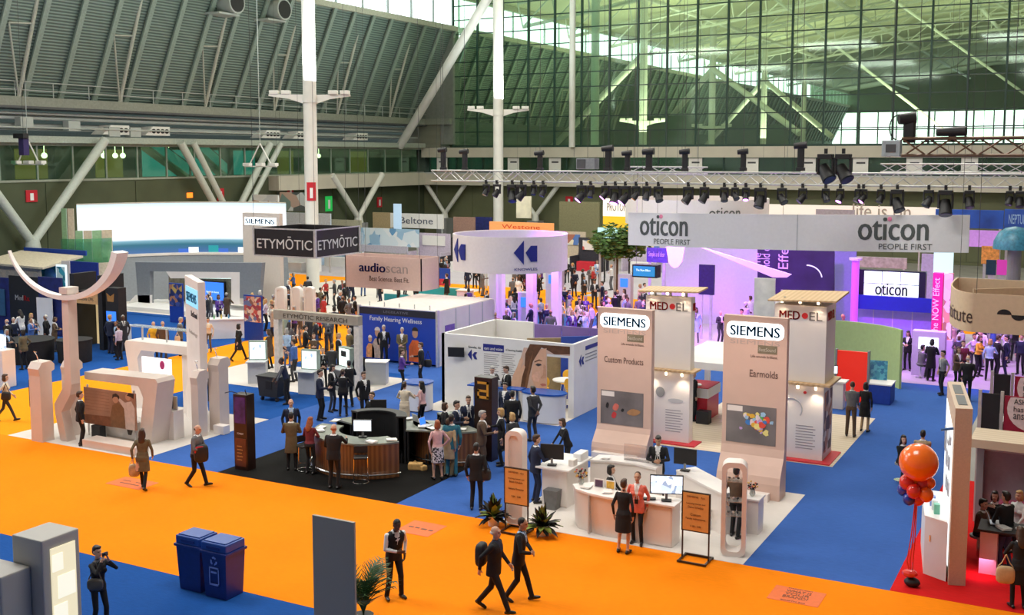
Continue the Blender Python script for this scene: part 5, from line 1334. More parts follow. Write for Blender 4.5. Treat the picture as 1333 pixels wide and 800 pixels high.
obj('panel', MB().bb(-8.6, -7.4, 41.9, 42.0, 0, 1.9), mat('red_glow_panel', (.75, .02, .01), .4, var=.05, emit=(1, .03, .01), estr=.35), t); obj('frame', MB().bb(-8.62, -8.55, 41.85, 42.05, 0, 1.95).bb(-7.45, -7.38, 41.85, 42.05, 0, 1.95), GREYM, t)
t = thing('demo_desk', 'white demo desk in front of the red partition', 'desk', (-8.2, 40.6, .008)); obj('top', MB().bb(-8.9, -7.9, 40.3, 40.9, .98, 1.03), WHITE, t); obj('body', MB().bb(-8.8, -8.0, 40.4, 40.85, 0, .98), WHITEP, t)
monitor(-8.5, 40.75, 1.04, 20, 'small pale monitor on the desk before the red partition', .45, .32, SCREENW)
t = thing('blue_table', 'blue draped table at the foot of the green curved wall', 'table', (-7.0, 42.3, .008)); obj('drape', MB().bb(-7.42, -6.6, 41.9, 42.9, 0, .72, .02), BLUEP, t); obj('top', MB().bb(-7.45, -6.57, 41.87, 42.93, .72, .76), WHITE, t)
tag(obj('blue_picture', MB().box((-7.2, 42.6, 1.15), (.7, .04, .72), .1, 0, -.2), blotch_mat('teal_picture', [(.05, .30, .45), (.10, .45, .6), (.03, .2, .4)], 9)), 'blue picture board leaning on the blue table', 'picture')
gw = obj('green_wall', MB().arc((-9.5, 43.2), 3.3, math.radians(35), math.radians(105), .1, .01, 2.35), mat('lime_green_wall', (.46, .60, .24), .6, var=.04)); tag(gw, 'curved lime green partition wall', 'partition')

# ================================================================== FACE MURAL BOOTH
kb = thing('mural_booth', 'white booth with a large printed face mural and blue arrow logo', 'booth', (-18.7, 34.5, .014))
YW = 34.55; HW = 2.62
ax, bx_ = -17.22, -16.22
front = obj('front_wall', MB().bb(-21.4, ax, YW, YW + .12, 0, HW).bb(ax, bx_, YW, YW + .12, 2.12, HW).bb(bx_, -16.0, YW, YW + .12, 0, HW), WHITE, kb)
obj('left_wall', MB().bb(-21.4, -21.28, YW, 38.6, 0, HW), WHITE, kb)
rw = obj('right_wall', MB().bb(-16.12, -16.0, YW + .12, 37.0, 0, HW), WHITE, kb)
obj('back_wall', MB().bb(-21.4, -19.6, 38.5, 38.6, 0, HW), WHITE, kb)
PURG = mat('violet_panel', (.22, .14, .42), .35, var=.15, scale=1)
for k in range(3): obj('violet_back_panel', MB().bb(-19.55 + k * 1.2, -18.4 + k * 1.2, 38.5, 38.58, 0.02, HW - .05), PURG, kb)
obj('partition', MB().box((-18.2, 37.2, 1.15), (1.8, .1, 2.3), .55), mat('brown_partition', (.28, .20, .10), .6), kb)
obj('blue_partition', MB().box((-17.2, 37.5, 1.2), (1.3, .06, 2.4), .55), BLUEP, kb)
def kx(px, py): x, z = WY(px, py, YW); return (x, YW - .001, z)
def kpoly(nm, pts, m, par, th=.006): return flat(nm, [kx(*p) for p in pts], (0, -1, 0), m, par, th)
mur = kpoly('mural', [(682, 452), (742, 457), (742, 463), (712, 460), (712, 512), (680, 511), (664, 506), (664, 500), (674, 478)], mat('mural_bg', (.66, .46, .36), .5, var=.05), front)
kpoly('printed_hair', [(690, 447.5), (742, 451), (742, 461), (722, 461), (712, 455), (705, 452), (694, 470), (690, 486), (685, 500), (680, 511), (677, 500), (683, 478), (684, 460)], mat('mural_hair', (.13, .055, .025), .5, var=.25, scale=6), front, .009)
kpoly('printed_face', [(712, 453), (704, 454), (697, 466), (693, 480), (692, 492), (696, 501), (703, 506), (711, 508), (711, 456)], mat('mural_skin', (.72, .42, .28), .5, var=.04), front, .012)
kpoly('printed_brow', [(696, 470), (702, 467.5), (706, 469), (706, 470), (702, 469), (696, 471.5)], mat('mural_hair', (0, 0, 0)), front, .016)
kpoly('printed_eye', [(697, 474.5), (700, 472.5), (704, 473), (705.5, 475), (701, 476.5)], mat('mural_eye', (.06, .05, .05), .4), front, .016)
kpoly('printed_nose', [(708, 474), (711, 476), (711, 492), (705, 492.5), (704, 490.5), (707, 488)], mat('mural_skin_shade', (.60, .32, .20), .5), front, .016)
kpoly('printed_cheek', [(697, 484), (703, 483), (704, 489), (701, 497), (695, 496), (693, 489)], mat('mural_cheek', (.78, .46, .33), .5), front, .015)
kpoly('printed_hair', [(686, 488), (690, 470), (694, 458), (691, 474), (689, 490), (686, 506), (682, 511)], mat('mural_hair_light', (.24, .11, .05), .5), front, .013)
kpoly('printed_lips', [(703, 499.5), (707, 498.5), (711, 499.5), (711, 502), (706, 502.5)], mat('mural_lip', (.55, .18, .14), .5), front, .016)
kpoly('printed_hand', [(664, 505), (668, 488), (673, 478), (677, 467), (680, 465), (681, 470), (678, 480), (682, 474), (684, 477), (680, 490), (678, 503), (674, 511)], mat('mural_hand', (.76, .46, .31), .5, var=.05), front, .014)
def arrow_logo(x0, z0, s, y, par, nrm=(0, -1, 0), m=BLUEINK, along='x', warp=None):
    A = [(0, .5), (.42, 1.0), (.42, 0)]; B = [(.50, .5), (.72, .78), (1.0, .78), (.80, .5), (1.0, .12), (.72, .12)]
    for pl in (A, B):
        if warp: pts = [warp(u * s, v * s) for u, v in pl]
        elif along == 'x': pts = [(x0 + u * s, y, z0 + v * s) for u, v in pl]
        else: pts = [(y, x0 + u * s, z0 + v * s) for u, v in pl]
        flat('arrow_logo', pts, nrm, m, par, .012)
x, _, z = kx(609, 468); arrow_logo(x, z, .40, YW, front)
x, _, z = kx(610, 453); text('Knowles, the', (x, YW, z), (1, 0, 0), (0, 0, 1), .52, DARKINK, front, height=.10, extrude=.006)
x0_, _, z0_ = kx(629, 455); x1_, _, z1_ = kx(656, 449)
pl = obj('blue_text_band', MB().bb(x0_, x1_, YW - .008, YW, z0_ - .03, z1_ - .01), BLUEINK, front)
text('ears and voice', (x0_ + .05, YW - .008, z0_ + .02), (1, 0, 0), (0, 0, 1), x1_ - x0_ - .1, WHITEINK, pl, height=.11, extrude=.005)
x, _, z = kx(658, 457); text('of hearing health.', (x, YW, z), (1, 0, 0), (0, 0, 1), .70, DARKINK, front, height=.10, extrude=.006)
for c, (pa, pb) in enumerate(((630, 650), (653, 671))):
    for k in range(11):
        a = kx(pa, 460 + 2.7 * k); b = kx(pb - (k * 7 % 5), 461 + 2.7 * k)
        obj('printed_line', MB().bb(a[0], b[0], YW - .005, YW, a[2] - .012, a[2] + .012), mat('grey_print_line', (0, 0, 0)), front)
t = thing('wall_screen', 'black tilted screen on the left of the face mural wall', 'screen', (-20.7, YW, 1.9))
x, _, z = kx(597, 457); obj('casing', MB().box((x, YW - .18, z), (.62, .05, .36), .25, .01, .1), BLACK, t); obj('arm', MB().box((x, YW - .08, z), (.08, .16, .08)), BLACK, t)
arrow_logo(34.95, 1.75, .42, -16.0, rw, (1, 0, 0), BLUEINK, 'y')
bt = obj('blue_text_band', MB().bb(-16.0, -15.992, 35.5, 36.9, 2.28, 2.42), BLUEINK, rw)
for k in range(3): obj('printed_line', MB().bb(-16.0, -15.994, 35.5, 36.5, 2.1 - .12 * k, 2.14 - .12 * k), GREYM, rw)
YEL = mat('yellow_plastic', (.80, .42, .02), .4, var=.05)
def cafe_table(x, y, lab):
    t = thing('cafe_table', lab, 'table', (x, y, .014)); obj('top', MB().cyl((x, y, 1.0), (x, y, 1.04), .48, n=26), WHITE, t, True); obj('stem', MB().cyl((x, y, .03), (x, y, 1.0), .03), CHROME, t); obj('base', MB().cyl((x, y, .014), (x, y, .03), .28, n=20), CHROME, t)
def yellow_chair(x, y, rz, lab):
    t = thing('yellow_stool_chair', lab, 'chair', (x, y, .014), rz, 'yellow chairs in the mural booth')
    obj('seat', MB().cyl((0, 0, .70), (0, 0, .73), .2, n=18), YEL, t, True, True); obj('backrest', MB().sph((0, .18, .98), .22, (1, .12, 1), 16, 10), YEL, t, True, True)
    for sx, sy in ((-1, -1), (1, -1), (1, 1), (-1, 1)): obj('leg', MB().cyl((sx * .12, sy * .12, .70), (sx * .2, sy * .2, 0), .012, n=6), CHROME, t, local=True)
cafe_table(-17.0, 36.0, 'white round table seen through the mural booth doorway')
yellow_chair(-17.35, 36.75, 0, 'yellow chair behind the white table in the doorway'); yellow_chair(-16.55, 35.55, 2.6, 'yellow chair in front of the white table in the doorway'); yellow_chair(-17.7, 35.6, 3.6, 'yellow chair left of the white table behind the mural')
def oval_counter(x, y, lab, sx=.78, sy=.42, h=1.05, tm=None):
    t = thing('oval_counter', lab, 'counter', (x, y, .014))
    ol = [(x + sx * math.copysign(abs(math.cos(a)) ** .75, math.cos(a)), y + sy * math.copysign(abs(math.sin(a)) ** .75, math.sin(a))) for a in [2 * PI * k / 28 for k in range(28)]]
    obj('body', MB().prism([(a, b, .04) for a, b in ol], (0, 0, h - .09)), WHITE, t, True)
    obj('top', MB().prism([(x + (a - x) * 1.05, y + (b - y) * 1.08, h - .05) for a, b in ol], (0, 0, .05)), mat('blue_top', (.01, .09, .42), .25, var=.05), t)
    obj('kick', MB().prism([(x + (a - x) * .97, y + (b - y) * .95, .0) for a, b in ol], (0, 0, .04)), BLACK, t)
oval_counter(-16.75, 33.72, 'white oval counter with blue top in front of the mural doorway')
oval_counter(G(545, 533)[0], G(545, 533)[1], 'white oval counter with blue top left of the mural booth', .5, .45)
t = thing('blue_bar_table', 'long narrow blue topped bar table before the mural', 'table', (-18.6, 33.6, .014))
obj('top', MB().box((-18.55, 33.58, 1.07), (2.1, .45, .05), .04, .01), mat('blue_top', (0, 0, 0)), t)
for x in (-19.4, -17.7): obj('leg', MB().bb(x - .05, x + .05, 33.53, 33.63, 0, 1.05), CHROME, t)
obj('front_panel', MB().bb(-19.1, -18.0, 33.56, 33.60, .3, 1.0), WHITE, t)
tag(obj('small_rack', MB().bb(-18.75, -18.35, 33.5, 33.65, 1.096, 1.3), GREYL), 'small grey card rack on the blue bar table', 'rack')

# ================================================================== BLUE MURAL BOX
fb = thing('blue_mural_box', 'box booth with a blue mural reading Family Hearing Wellness', 'booth', (-27.2, 42.5, .008))
FY = 40.35; HX = 2.42
BLM = mat('blue_mural', (.006, .05, .42), .45, var=.12, scale=.8)
fw_ = obj('front_mural', MB().bb(-29.3, -25.25, FY, FY + .08, .1, HX), BLM, fb)
for xx in (-29.36, -25.22): obj('corner_post', MB().bb(xx - .05, xx + .05, FY - .04, FY + .12, 0, HX + .08), ALU, fb)
obj('header', MB().bb(-29.3, -25.25, FY - .02, FY, HX - .30, HX), mat('dark_navy', (.01, .012, .03), .5), fb)
sw_ = obj('side_wall', MB().bb(-25.3, -25.22, FY + .1, 45.4, 0, HX), WHITEP, fb)
for k in range(3): obj('panel_joint', MB().bb(-25.22, -25.20, 41.9 + k * 1.2, 41.95 + k * 1.2, 0, HX), GREYL, fb)
obj('purple_picture', MB().bb(-25.22, -25.20, 41.0, 41.8, 1.0, 1.75), mat('purple_print', (.18, .10, .42), .5, var=.25), sw_)
obj('left_wall', MB().bb(-29.38, -29.3, FY + .1, 45.4, 0, HX), WHITEP, fb); obj('back_wall', MB().bb(-29.38, -25.2, 45.35, 45.43, 0, HX), WHITEP, fb)
obj('roof_cloth', MB().bb(-29.35, -25.25, FY + .05, 45.4, HX - .02, HX + .03), mat('pale_cloth', (.66, .60, .56), .8, var=.08), fb)
for k in range(5): obj('clip', MB().bb(-29.0 + k * .8, -28.96 + k * .8, FY + .3, FY + .34, HX, HX + .22), GREYL, fb)
text('Family Hearing Wellness', (-28.75, FY - .002, 1.78), (1, 0, 0), (0, 0, 1), 2.75, WHITEINK, fw_, height=.26, extrude=.008)
text('LEGISLATIVE', (-28.0, FY - .022, HX - .2), (1, 0, 0), (0, 0, 1), 1.3, mat('dull_letter', (.15, .16, .22), .5), fw_, height=.1, extrude=.005)
def mural_person(cx, zb, h, shirt, hair_, nm):
    r = h * .085
    flat('printed_torso', [(cx - r * 2.3, FY, zb), (cx + r * 2.3, FY, zb), (cx + r * 2.2, FY, zb + h * .38), (cx + r, FY, zb + h * .55), (cx - r, FY, zb + h * .55), (cx - r * 2.2, FY, zb + h * .38)], (0, -1, 0), shirt, fw_, .006)
    flat('printed_head', [(cx + r * math.cos(a), FY, zb + h * .72 + r * 1.4 * math.sin(a)) for a in [2 * PI * k / 14 for k in range(14)]], (0, -1, 0), mat('print_skin', (0, 0, 0)), fw_, .010)
    flat('printed_hair', [(cx + r * 1.1 * math.cos(a), FY, zb + h * .78 + r * 1.2 * math.sin(a)) for a in [PI * k / 8 for k in range(9)]], (0, -1, 0), hair_, fw_, .013)
mural_person(-26.35, .15, 1.75, mat('print_orange', (.85, .16, .03), .5, var=.12), hairp, 'm')
mural_person(-27.0, .15, 1.15, mat('print_peach', (.72, .36, .20), .5), mat('print_fair', (.45, .26, .10), .5), 'c')
mural_person(-28.75, .15, 1.15, mat('print_orange2', (.75, .30, .10), .5, var=.3), mat('print_white', (.75, .68, .62), .5), 'w')
mural_person(-28.35, .15, 1.6, mat('print_beige', (.55, .40, .30), .5, var=.3), mat('print_white', (0, 0, 0)), 'x')

# ================================================================== HANGING SIGNS (on thin cables from the roof)
CABLE = mat('cable', (.05, .05, .05), .5)
def cables(t, pts, z, top=26.0):
    for x, y in pts: obj('cable', MB().cyl((x, y, z), (x, y, top), .008, n=5), CABLE, t)
# black cube sign
t = thing('cube_sign', 'black square hanging sign with silver lettering on two sides', 'hanging sign', (-31.6, 39.6, 4.75))
x0, x1, y0, y1, z0, z1 = -33.3, -29.9, 38.0, 41.2, 4.76, 5.96
BLS = mat('sign_black', (.012, .011, .013), .35, var=.15); SILV = mat('silver_edge', (.55, .55, .55), .35, .5)
f1 = obj('front_side', MB().bb(x0, x1, y0, y0 + .05, z0, z1), BLS, t); f2 = obj('right_side', MB().bb(x1 - .05, x1, y0, y1, z0, z1), BLS, t)
obj('back_side', MB().bb(x0, x1, y1 - .05, y1, z0, z1), BLS, t); obj('left_side', MB().bb(x0, x0 + .05, y0, y1, z0, z1), BLS, t)
for (a, b) in ((x0, y0), (x1, y0), (x1, y1), (x0, y1)): obj('corner_trim', MB().bb(a - .05, a + .05, b - .05, b + .05, z0, z1 + .03), SILV, t)
for zz in (z0, z1): obj('edge_trim', MB().bb(x0, x1, y0 - .03, y0, zz - .03, zz + .03), SILV, t); obj('edge_trim', MB().bb(x1, x1 + .03, y0, y1, zz - .03, zz + .03), SILV, t)
text('ETYMŌTIC', (x0 + .18, y0 - .002, z0 + .32), (1, 0, 0), (0, 0, 1), x1 - x0 - .34, SILVERINK, f1, height=.56, extrude=.012)
text('ETYMŌTIC', (x1 + .002, y0 + .18, z0 + .32), (0, 1, 0), (0, 0, 1), y1 - y0 - .34, SILVERINK, f2, height=.56, extrude=.012)
cables(t, [(x0, y0), (x1, y0), (x1, y1), (x0, y1)], z1)
# pink beige box sign
t = thing('box_sign', 'blush beige hanging box sign with blue lettering', 'hanging sign', (-30.5, 45, 2.8))
x0, x1, y0, y1, z0, z1 = -32.8, -28.35, 44.0, 45.6, 2.75, 4.30
fr_ = obj('front_side', MB().bb(x0, x1, y0, y0 + .05, z0, z1), mat('blush_fabric', (.62, .46, .42), .8, var=.04), t)
obj('back_side', MB().bb(x0, x1, y1 - .05, y1, z0, z1), MATS['blush_fabric'], t); obj('left_side', MB().bb(x0, x0 + .05, y0, y1, z0, z1), MATS['blush_fabric'], t); obj('right_side', MB().bb(x1 - .05, x1, y0, y1, z0, z1), MATS['blush_fabric'], t)
text('audio', (x0 + .85, y0 - .002, 3.55), (1, 0, 0), (0, 0, 1), 1.55, BLUEINK, fr_, height=.44, extrude=.01, bold=True)
text('scan', (x0 + 2.43, y0 - .002, 3.55), (1, 0, 0), (0, 0, 1), 1.25, mat('outline_grey', (.36, .30, .29), .6, var=0), fr_, height=.32, extrude=.01)
text('Best Science. Best Fit.', (x0 + 1.45, y0 - .002, 3.12), (1, 0, 0), (0, 0, 1), 2.3, mat('brown_letter', (0, 0, 0)), fr_, height=.24, extrude=.008)
cables(t, [(x0 + .1, y0), (x1 - .1, y0), (x1 - .1, y1), (x0 + .1, y1)], z1)
# round white sign on posts
RX, RY, RR = -25.3, 47.2, 2.78
t = thing('ring_sign', 'round white ring sign with blue arrow logo on white posts', 'ring sign', (RX, RY, .008))
ringm = mat('ring_white', (.74, .68, .70), .6, var=.03)
rg = obj('ring', MB().arc((RX, RY), RR - .05, 0, 2 * PI, .05, 3.72, 5.42, 48), ringm, t, True)
obj('inner_ring', MB().arc((RX, RY), RR - .12, 0, 2 * PI, .05, 3.76, 5.38, 48), mat('ring_inside', (.58, .56, .60), .7, var=.03), t, True)
def ringwarp(a_mid, zb, r=RR):
    def w(u, v, e=0.0): a = a_mid + u / r; return (RX + (r + .004 + e) * math.cos(a), RY + (r + .004 + e) * math.sin(a), zb + v)
    return w
am = math.radians(-47)
def logo_warp(par, a_mid, zb, s):
    A = [(0, .5), (.42, 1.0), (.42, 0)]; B = [(.50, .5), (.72, .78), (1.0, .78), (.82, .5), (1.0, .12), (.72, .12)]
    w = ringwarp(a_mid, zb)
    for pl in (A, B):
        mb = MB(); fa = [mb.bm.verts.new(w((u - .5) * s, v * s, .0)) for u, v in pl]; fb_ = [mb.bm.verts.new(w((u - .5) * s, v * s, .04)) for u, v in pl]
        mb.bm.faces.new(fa[::-1]); mb.bm.faces.new(fb_)
        for i in range(len(pl)): j = (i + 1) % len(pl); mb.bm.faces.new((fa[i], fa[j], fb_[j], fb_[i]))
        bmesh.ops.triangulate(mb.bm, faces=mb.bm.faces[:])
        obj('arrow_logo', mb, BLUEINK, par)
logo_warp(rg, am, 4.15, 1.12); logo_warp(rg, math.radians(-122), 4.15, 1.12)
text('KNOWLES', (0, 0, 0), (1, 0, 0), (0, 0, 1), 1.1, BLUEINK, rg, height=.12, extrude=.01, warp=lambda u, v, e: ringwarp(am, 3.88)(u - .52, v, e))
for px, py in ((594, 394), (733, 424)):
    x, y = G(px, py); d = Vector((x - RX, y - RY)); d.normalize(); x, y = RX + d.x * (RR - .35), RY + d.y * (RR - .35)
    obj('post', MB().bb(x - .2, x + .2, y - .2, y + .2, 0, 3.74), WHITE, t)
for a in (.8, 2.4):
    obj('post', MB().bb(RX + 2.4 * math.cos(a) - .2, RX + 2.4 * math.cos(a) + .2, RY + 2.4 * math.sin(a) - .2, RY + 2.4 * math.sin(a) + .2, 0, 3.74), WHITE, t)
# long curved white sign of the purple booth
t = thing('banner_sign', 'long white curved hanging banner reading PEOPLE FIRST twice', 'hanging sign', (-11.5, 46, 5.2))
NX = 40
bxs = [(-18.7 + 14.15 * k / NX) for k in range(NX + 1)]
def by(x): u = (x + 11.6) / 7.1; return 45.3 + .75 * u * u
def bz(x): return 5.18 + (x + 18.7) * .016
SB = mat('banner_white', (.80, .80, .80), .6, var=.02)
bn = obj('banner', MB().strip([(x, by(x), bz(x)) for x in bxs], [(x, by(x), bz(x) + 1.46) for x in bxs], lambda i: (0, .06, 0)), SB, t, True)
def bw(x0, zb):
    return lambda u, v, e: (x0 + u, by(x0 + u) - .004 - e, bz(x0 + u) + zb + v)
OT = mat('oticon_grey', (.09, .105, .10), .5, var=0)
for x0, ss in ((-18.1, 1.0), (-8.62, 1.12)):
    text('oticon', (0, 0, 0), (1, 0, 0), (0, 0, 1), 2.35 * ss, OT, bn, height=.90, extrude=.012, warp=bw(x0, .46), bold=True)
    text('PEOPLE FIRST', (0, 0, 0), (1, 0, 0), (0, 0, 1), 1.75 * ss, OT, bn, height=.23, extrude=.012, warp=bw(x0 + .72 * ss, .10))
    mb = MB(); mb.sph((x0 + 1.06 * ss, by(x0 + 1.06) - .02, bz(x0) + 1.32), .09, (1, .15, 1), 10, 6); obj('pink_dot', mb, PINK, bn)
obj('seam', MB().bb(-11.02, -10.98, by(-11) - .01, by(-11), bz(-11), bz(-11) + 1.46), GREYL, bn)
cables(t, [(-18, 45.93), (-11.6, 45.33), (-5.2, 45.93)], 6.5, 26)
spot_light('banner_spot', (-17.2, 42.5, 8.0), (-17.5, 45.8, 6.0), 90, (1, 1, 1), 50); spot_light('banner_spot', (-6.2, 42.5, 8.0), (-6.0, 45.8, 6.0), 90, (1, 1, 1), 50)
# smaller sign behind
t = thing('small_ring_sign', 'smaller white hanging ring sign behind the long banner', 'hanging sign', (-19.5, 62, 5.2))
rg2 = obj('ring', MB().arc((-21.6, 64), 4.2, 0, 2 * PI, .06, 5.15, 6.65, 40), SB, t, True)
def rw2(u, v, e=0): a = math.radians(-62) + u / 4.27; return (-21.6 + (4.27 + e) * math.cos(a), 64 + (4.27 + e) * math.sin(a), 5.65 + v)
text('oticon', (0, 0, 0), (1, 0, 0), (0, 0, 1), 1.9, OT, rg2, height=.6, extrude=.012, warp=rw2)
cables(t, [(-25.6, 64), (-17.6, 64)], 6.6)
# beige ring sign at the right
t = thing('beige_ring_sign', 'beige hanging sign with curved sides and a black wave at right', 'hanging sign', (-1.5, 35.5, 4.2))
BG = mat('beige_fabric', (.66, .50, .33), .8, var=.04)
cx_, cy_ = -1.0, 36.9
lf = [(-3.14 - .95 * math.sin(PI / 2 * k / 10) * 1.0, 34.0 + 3.2 * (1 - math.cos(PI / 2 * k / 10)) + .9 * math.sin(PI / 2 * k / 10) * 0, 0) for k in range(11)]
s1 = obj('curved_side', MB().strip([(x, y, 4.10) for x, y, z in lf], [(x, y, 5.22) for x, y, z in lf], lambda i: (.05, .02, 0)), BG, t, True)
s2 = obj('front_side', MB().bb(-3.14, 1.2, 34.0, 34.05, 4.10, 5.22), BG, t)
obj('right_side', MB().bb(1.15, 1.2, 34.0, 38.2, 4.10, 5.22), BG, t); obj('back_side', MB().bb(-4.09, 1.2, 38.2, 38.25, 4.10, 5.22), BG, t)
obj('back_left_side', MB().bb(-4.1, -4.05, 37.1, 38.25, 4.10, 5.22), BG, t)
obj('inner_fin', MB().box((-2.2, 36.2, 4.75), (2.9, .04, .9), .7), BG, t)
def lw_(u, v, e=0):
    L = 1.45; k = max(0.0, min(1.0, 1 - (u + .12) / L)) * 10
    a = PI / 2 * k / 10; return (-3.14 - .95 * math.sin(a) - .012, 34.0 + 3.2 * (1 - math.cos(a)) - .012, 4.35 + v)
text('Institute', (0, 0, 0), (1, 0, 0), (0, 0, 1), 1.3, mat('brown_letter', (0, 0, 0)), s1, height=.42, extrude=.01, warp=lw_)
for cx, sg in ((-2.35, 1), (-1.98, -1)):
    flat('wave_mark', [(cx + .19 * math.cos(a), 34.0, 4.66 + sg * .15 * math.sin(a)) for a in [PI * k / 10 for k in range(11)]], (0, -1, 0), BLACK, s2, .01)
cables(t, [(-3.1, 34.02), (1.1, 34.02), (-4.0, 38.2)], 5.2)
# ================================================================== GREY SIGN KIOSKS
t = thing('beam_sign', 'grey beam sign with dark lettering on two posts', 'sign', (-26.8, 34, .015))
GRB = mat('stone_grey', (.34, .30, .24), .7, var=.1, scale=4)
b_ = obj('beam', MB().bb(-28.85, -24.75, 33.95, 34.25, 2.72, 3.08), GRB, t)
text('ETYMŌTIC RESEARCH', (-28.35, 33.948, 2.80), (1, 0, 0), (0, 0, 1), 3.1, mat('dark_brown_letter', (.06, .045, .03), .5, var=0), b_, height=.22, extrude=.008)
for x in (-28.75, -24.85): obj('post', MB().bb(x - .12, x + .12, 33.98, 34.22, 0, 2.72), mat('pale_post', (.66, .62, .56), .5), t)
def kiosk(px, py, f, lab, w=.72, dark=False):
    x, y = G(px, py); rz = math.radians(f)
    t = thing('kiosk', lab, 'kiosk', (x, y, .015), rz, 'lit kiosks under the grey beam sign')
    obj('base', MB().box((0, 0, .44), (w, .5, .88), 0, .01), GREYL if not dark else GREYM, t, local=True)
    obj('table', MB().box((0, -.12, .90), (w + .08, .72, .04), 0, .01), GREYL, t, local=True)
    fr = obj('display_box', MB().box((0, .14, 1.30), (w, .22, .78), 0, .01), mat('green_grey_frame', (.30, .38, .32), .4), t, local=True)
    obj('lit_face', MB().box((0, .025, 1.30), (w - .1, .012, .68)), emit('kiosk_light', (.85, 1.0, .98), 1.3), fr, local=True)
    obj('small_screen', MB().box((-.02, .012, 1.44), (.34, .02, .22)), [SCREENC, BLACK][dark], fr, local=True)
kiosk(336, 498, 30, 'lit kiosk nearest the orange side aisle'); kiosk(403, 512, 10, 'tall lit kiosk in front of the grey beam sign'); kiosk(448, 508, -20, 'lit kiosk with stacked products under the beam sign', .8, True); kiosk(372, 462, 160, 'kiosk seen from behind below the beam sign')
x, y = G(490, 499); t = thing('pale_counter', 'low pale counter nearest the blue mural box', 'counter', (x, y, .015)); obj('body', MB().box((x, y, .45), (.9, .6, .9), .4, .01), GREYL, t); obj('top', MB().box((x, y, .92), (1.0, .7, .04), .4, .01), WHITE, t)
t = thing('cart', 'black wheeled tub cart with a white label in front of the kiosks', 'cart', (*G(357, 520), .008))
x, y = G(357, 520)
obj('tub', MB().prism([(x - .42, y - .35, .18), (x + .42, y - .35, .18), (x + .52, y - .35, .92), (x - .52, y - .35, .92)], (0, .7, 0)), BLACK, t); obj('rim', MB().box((x, y, .93), (1.1, .78, .05), 0, .015), BLACK, t); obj('label', MB().box((x + .05, y - .36, .62), (.3, .01, .3)), mat('badge_card', (0, 0, 0)), t)
for sx in (-.35, .35):
    for sy in (-.25, .25): obj('wheel', MB().cyl((x + sx - .03, y + sy, .08), (x + sx + .03, y + sy, .08), .08, n=12), BLACK, t)

# ================================================================== RED BOOTH AT THE RIGHT
t = thing('slab_panel', 'tall thick cream panel with a white lit product face at right', 'display panel', (-2.6, 25.5, .014))
slm = mat('cream_slab', (.62, .48, .36), .6, var=.06, scale=30)
ol = [(-2.55, 24.55), (-2.22, 24.66), (-2.72, 27.55), (-3.05, 27.45)]
sb = obj('slab', MB().prism([(a, b, 0) for a, b in ol], (0, 0, 3.85)), slm, t)
for u in (.12, .52):
    p0 = Vector((-2.385 - .5 * u, 24.6 + 2.9 * u, 3.852)); p1 = Vector((-2.385 - .5 * (u + .34), 24.6 + 2.9 * (u + .34), 3.852)); q = Vector((.09, .0155, 0))
    obj('top_slot', MB().prism([p0 - q, p0 + q, p1 + q, p1 - q], (0, 0, .01)), GREYD, sb)
def sl_(u, z): return (-2.55 - .5 * u - .002, 24.55 + 2.9 * u, z)
nrm_ = Vector((-2.9, -.5, 0)).normalized()
lit = flat('lit_face', [sl_(.12, .3), sl_(.93, .3), sl_(.93, 3.5), sl_(.12, 3.3)], nrm_, emit('white_lit_face', (.92, .97, 1.0), 1.25), sb, .01)
for i, (u, z, w, h) in enumerate(((.2, 2.9, .12, .18), (.4, 2.75, .1, .1), (.25, 2.3, .08, .3), (.5, 2.2, .1, .35), (.22, 1.75, .12, .3), (.45, 1.7, .1, .3), (.7, 2.4, .15, .5))):
    flat('product', [sl_(u, z), sl_(u + w, z), sl_(u + w, z + h), sl_(u, z + h)], nrm_, mat('product_grey', (.35, .36, .38), .4, var=.3), lit, .04)
obj('lamp_arm', MB().tube([sl_(.1, 3.35), (-2.85, 24.8, 3.3)], .03, 6), mat('blue_metal', (.02, .1, .3), .4), sb)
t = thing('white_cabinet', 'white storage cabinet standing against the lit cream panel', 'cabinet', (-2.95, 25.6, .014))
ol = [(-2.66, 24.75), (-2.58, 24.78), (-3.02, 27.1), (-3.45, 27.0), (-3.15, 25.4)]
ol = [(-3.12, 25.0), (-2.62, 24.72), (-2.68, 25.1), (-3.0, 27.0), (-3.45, 27.0)]
obj('body', MB().prism([(a, b, 0) for a, b in ol], (0, 0, 1.28)), WHITE, t); obj('top', MB().prism([(a * 1.005, b, 1.28) for a, b in ol], (0, 0, .04)), CTOP, t)
obj('handle', MB().box((-3.0, 24.92, .85), (.02, .02, .14)), CHROME, t)
for i, (u, c) in enumerate(((.25, (.15, .5, .35)), (.45, (.7, .75, .75)), (.65, (.2, .3, .6)))):
    tag(obj('product_box', MB().box((-2.82 - .5 * u * .8, 24.9 + 2.4 * u * .6, 1.32 + .11), (.12, .16, .22), .2, .005), mat('pbox%d' % i, c, .4)), ['green product box on the white cabinet', 'pale product box on the white cabinet', 'blue product box on the white cabinet'][i], 'box')
t = thing('balloon_bunch', 'bunch of orange and red balloons tied to a weight at right', 'balloons', (-3.25, 24.15, .014))
OB = mat('orange_balloon', (.95, .16, .01), .22, var=.03, coat=.5); RB = mat('red_balloon', (.70, .03, .02), .22, var=.03, coat=.5); BB = mat('blue_balloon', (.02, .03, .30), .25, var=.03, coat=.4)
bxp, byp = -3.22, 24.1
obj('big_balloon', MB().sph((bxp + .04, byp, 2.72), .40, (1, 1, 1.0), 24, 16), OB, t, True)
